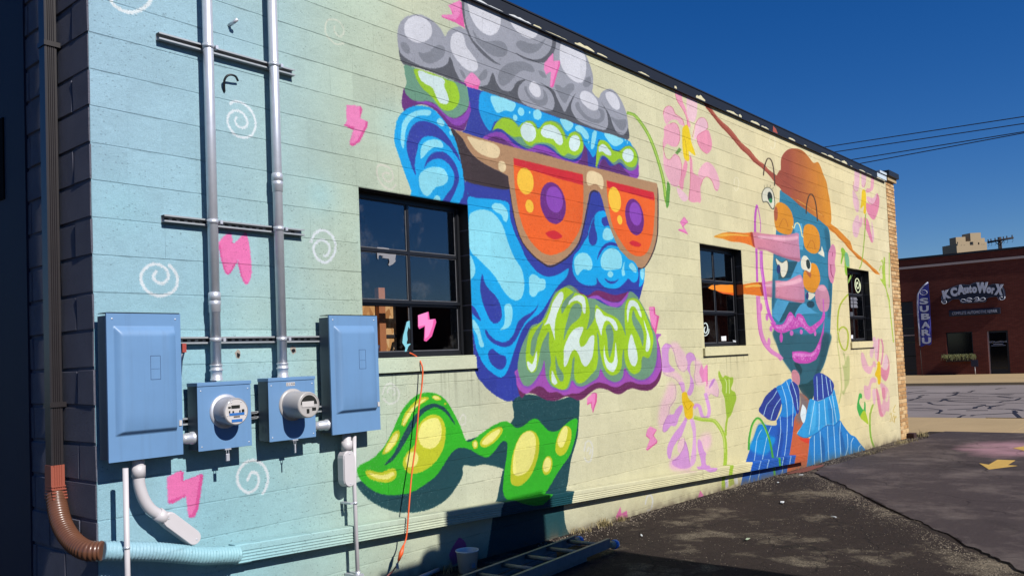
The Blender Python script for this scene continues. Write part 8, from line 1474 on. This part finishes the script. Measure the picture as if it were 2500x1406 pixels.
tbox(T[0][0], T[1][0], 45.6, 0, 29.0, TX + 6, 'left_block', [(.15, 27.2, .35, .5), (.4, 27.2, .35, .5)])
tbox(46.9, T[4][0], T[5][0], 0, 29.9, TX + 8, 'lift_tower'); tbox(44, 43.2, T[6][0], 0, 28.6, TX + 11, 'upper_block')
tbox(46.6, 46.3, 42.3, 0, 27.3, TX + 2, 'middle_block', [(.12, 25.9, .3, .45), (.28, 25.9, .3, .45), (.62, 26.2, .3, .4), (.7, 26.2, .3, .4), (.62, 26.75, .3, .35), (.7, 26.75, .3, .35)])
tbox(42.5, 42.1, 40.6, 0, 27.0, TX + 6, 'right_block', [(.2, 25.9, .35, .5), (.5, 25.9, .35, .5)])
tbox(T[10][0], T[11][0], 44.9, 0, 26.2, TX - 4, 'front_block', []); tbox(45.1, 45.0, T[13][0], 0, 25.5, TX - 6, 'parapet_block')
# utility pole and wires
PX = 70.; up = empty('utility_pole', (PX, POLE[0][0], -.2), 'dark utility pole with a crossarm showing above the shop roof', 'utility pole')
m = MB(); m.tube([(PX, POLE[0][0], -.3), (PX, POLE[1][0], POLE[1][1] + .1)], [.17, .13], 10); m.build('post', POLEM, up)
(ya, za), (yb, zb) = POLE[2], POLE[3]; m = MB(); m.tube([(PX - .18, ya, za), (PX - .18, yb, zb)], .075, 8); ar = m.build('crossarm', POLEM, up)
for q in (4, 5): m = MB(); m.tube([(PX - .17, POLE[0][0], POLE[0][1] + .15), (PX - .17, POLE[q][0], POLE[q][1])], .03, 6); m.build('brace', POLEM, up)
for i in range(6):
    u = (.03, .14, .3, .62, .75, .95)[i]; y = ya + (yb - ya) * u; z = za + (zb - za) * u; m = MB(); lathe(m, [(0, .03), (.06, .05), (.1, .03), (.14, .05), (.17, .02)], (PX - .18, y, z + .06), (0, 0, 1), 8); m.build('insulator', POLEM, up)
    m = MB(); m.tube(spline([(PX - .2, y, z - .05), (PX - .2, y - .05, z - .2), (PX - .2, y + .03, z - .32)], 3), .012, 5); m.build('jumper', WIREM, up)
for i, w in enumerate(WIRES):
    (ya, za), (yb, zb) = w; dy = ya - yb; pts = []
    for k in range(-12, 13):
        u = k / 4; y = yb + dy * u; z = zb + (za - zb) * u; pts.append((40., y, z))
    m = MB(); m.tube(pts, .022, 5); tag(m.build('power_line', WIREM), ['topmost of the four power lines', 'second power line from the top', 'third power line from the top', 'lowest of the four power lines'][i] + ' crossing the sky', 'power line', 'power lines')
# ================================================================== OUT OF FRAME (an added shade caster, and the warehouse the windows reflect)
nb = empty('unseen_shade_caster', (3, -6, .05), 'unseen brown brick block with a raised parapet, added to shade the mural foot', 'building')
m = MB(); m.box(1.7, 3.58, -9.5, -4.22, -.2, 3.56); m.build('brick_wall', REDB2, nb); m = MB(); m.box(2.29, 3.58, -5.4, -4.22, 3.561, 3.85); m.build('raised_parapet', REDB2, nb)  # assumed block, its roofline shaped to cast the shadow on the wall foot
m = MB(); m.tube([(2.21, -4.4, 3.56), (2.21, -4.4, 3.68)], .13, 14); m.build('roof_vent', STEEL, nb)
m = MB(); m.box(2.3, 3.2, -4.235, -4.2, -.0, 2.1); m.build('steel_door', FASCIA, nb)
ob_ = empty('opposite_warehouse', (30, -32, -.2), 'low dark brick warehouse far across the lot', 'building')
m = MB(); m.box(6, 75, -48, -34, -.6, 5.2); m.build('brick_wall', REDB2, ob_); m = MB(); m.box(5.9, 75.1, -48.1, -33.9, 5.201, 5.5); m.build('coping', FASCIA, ob_)
for k in range(9): m = MB(); m.box(10 + k * 7, 12.4 + k * 7, -34.0, -33.96, 1, 3.4); m.build('window', DGLASS, ob_)
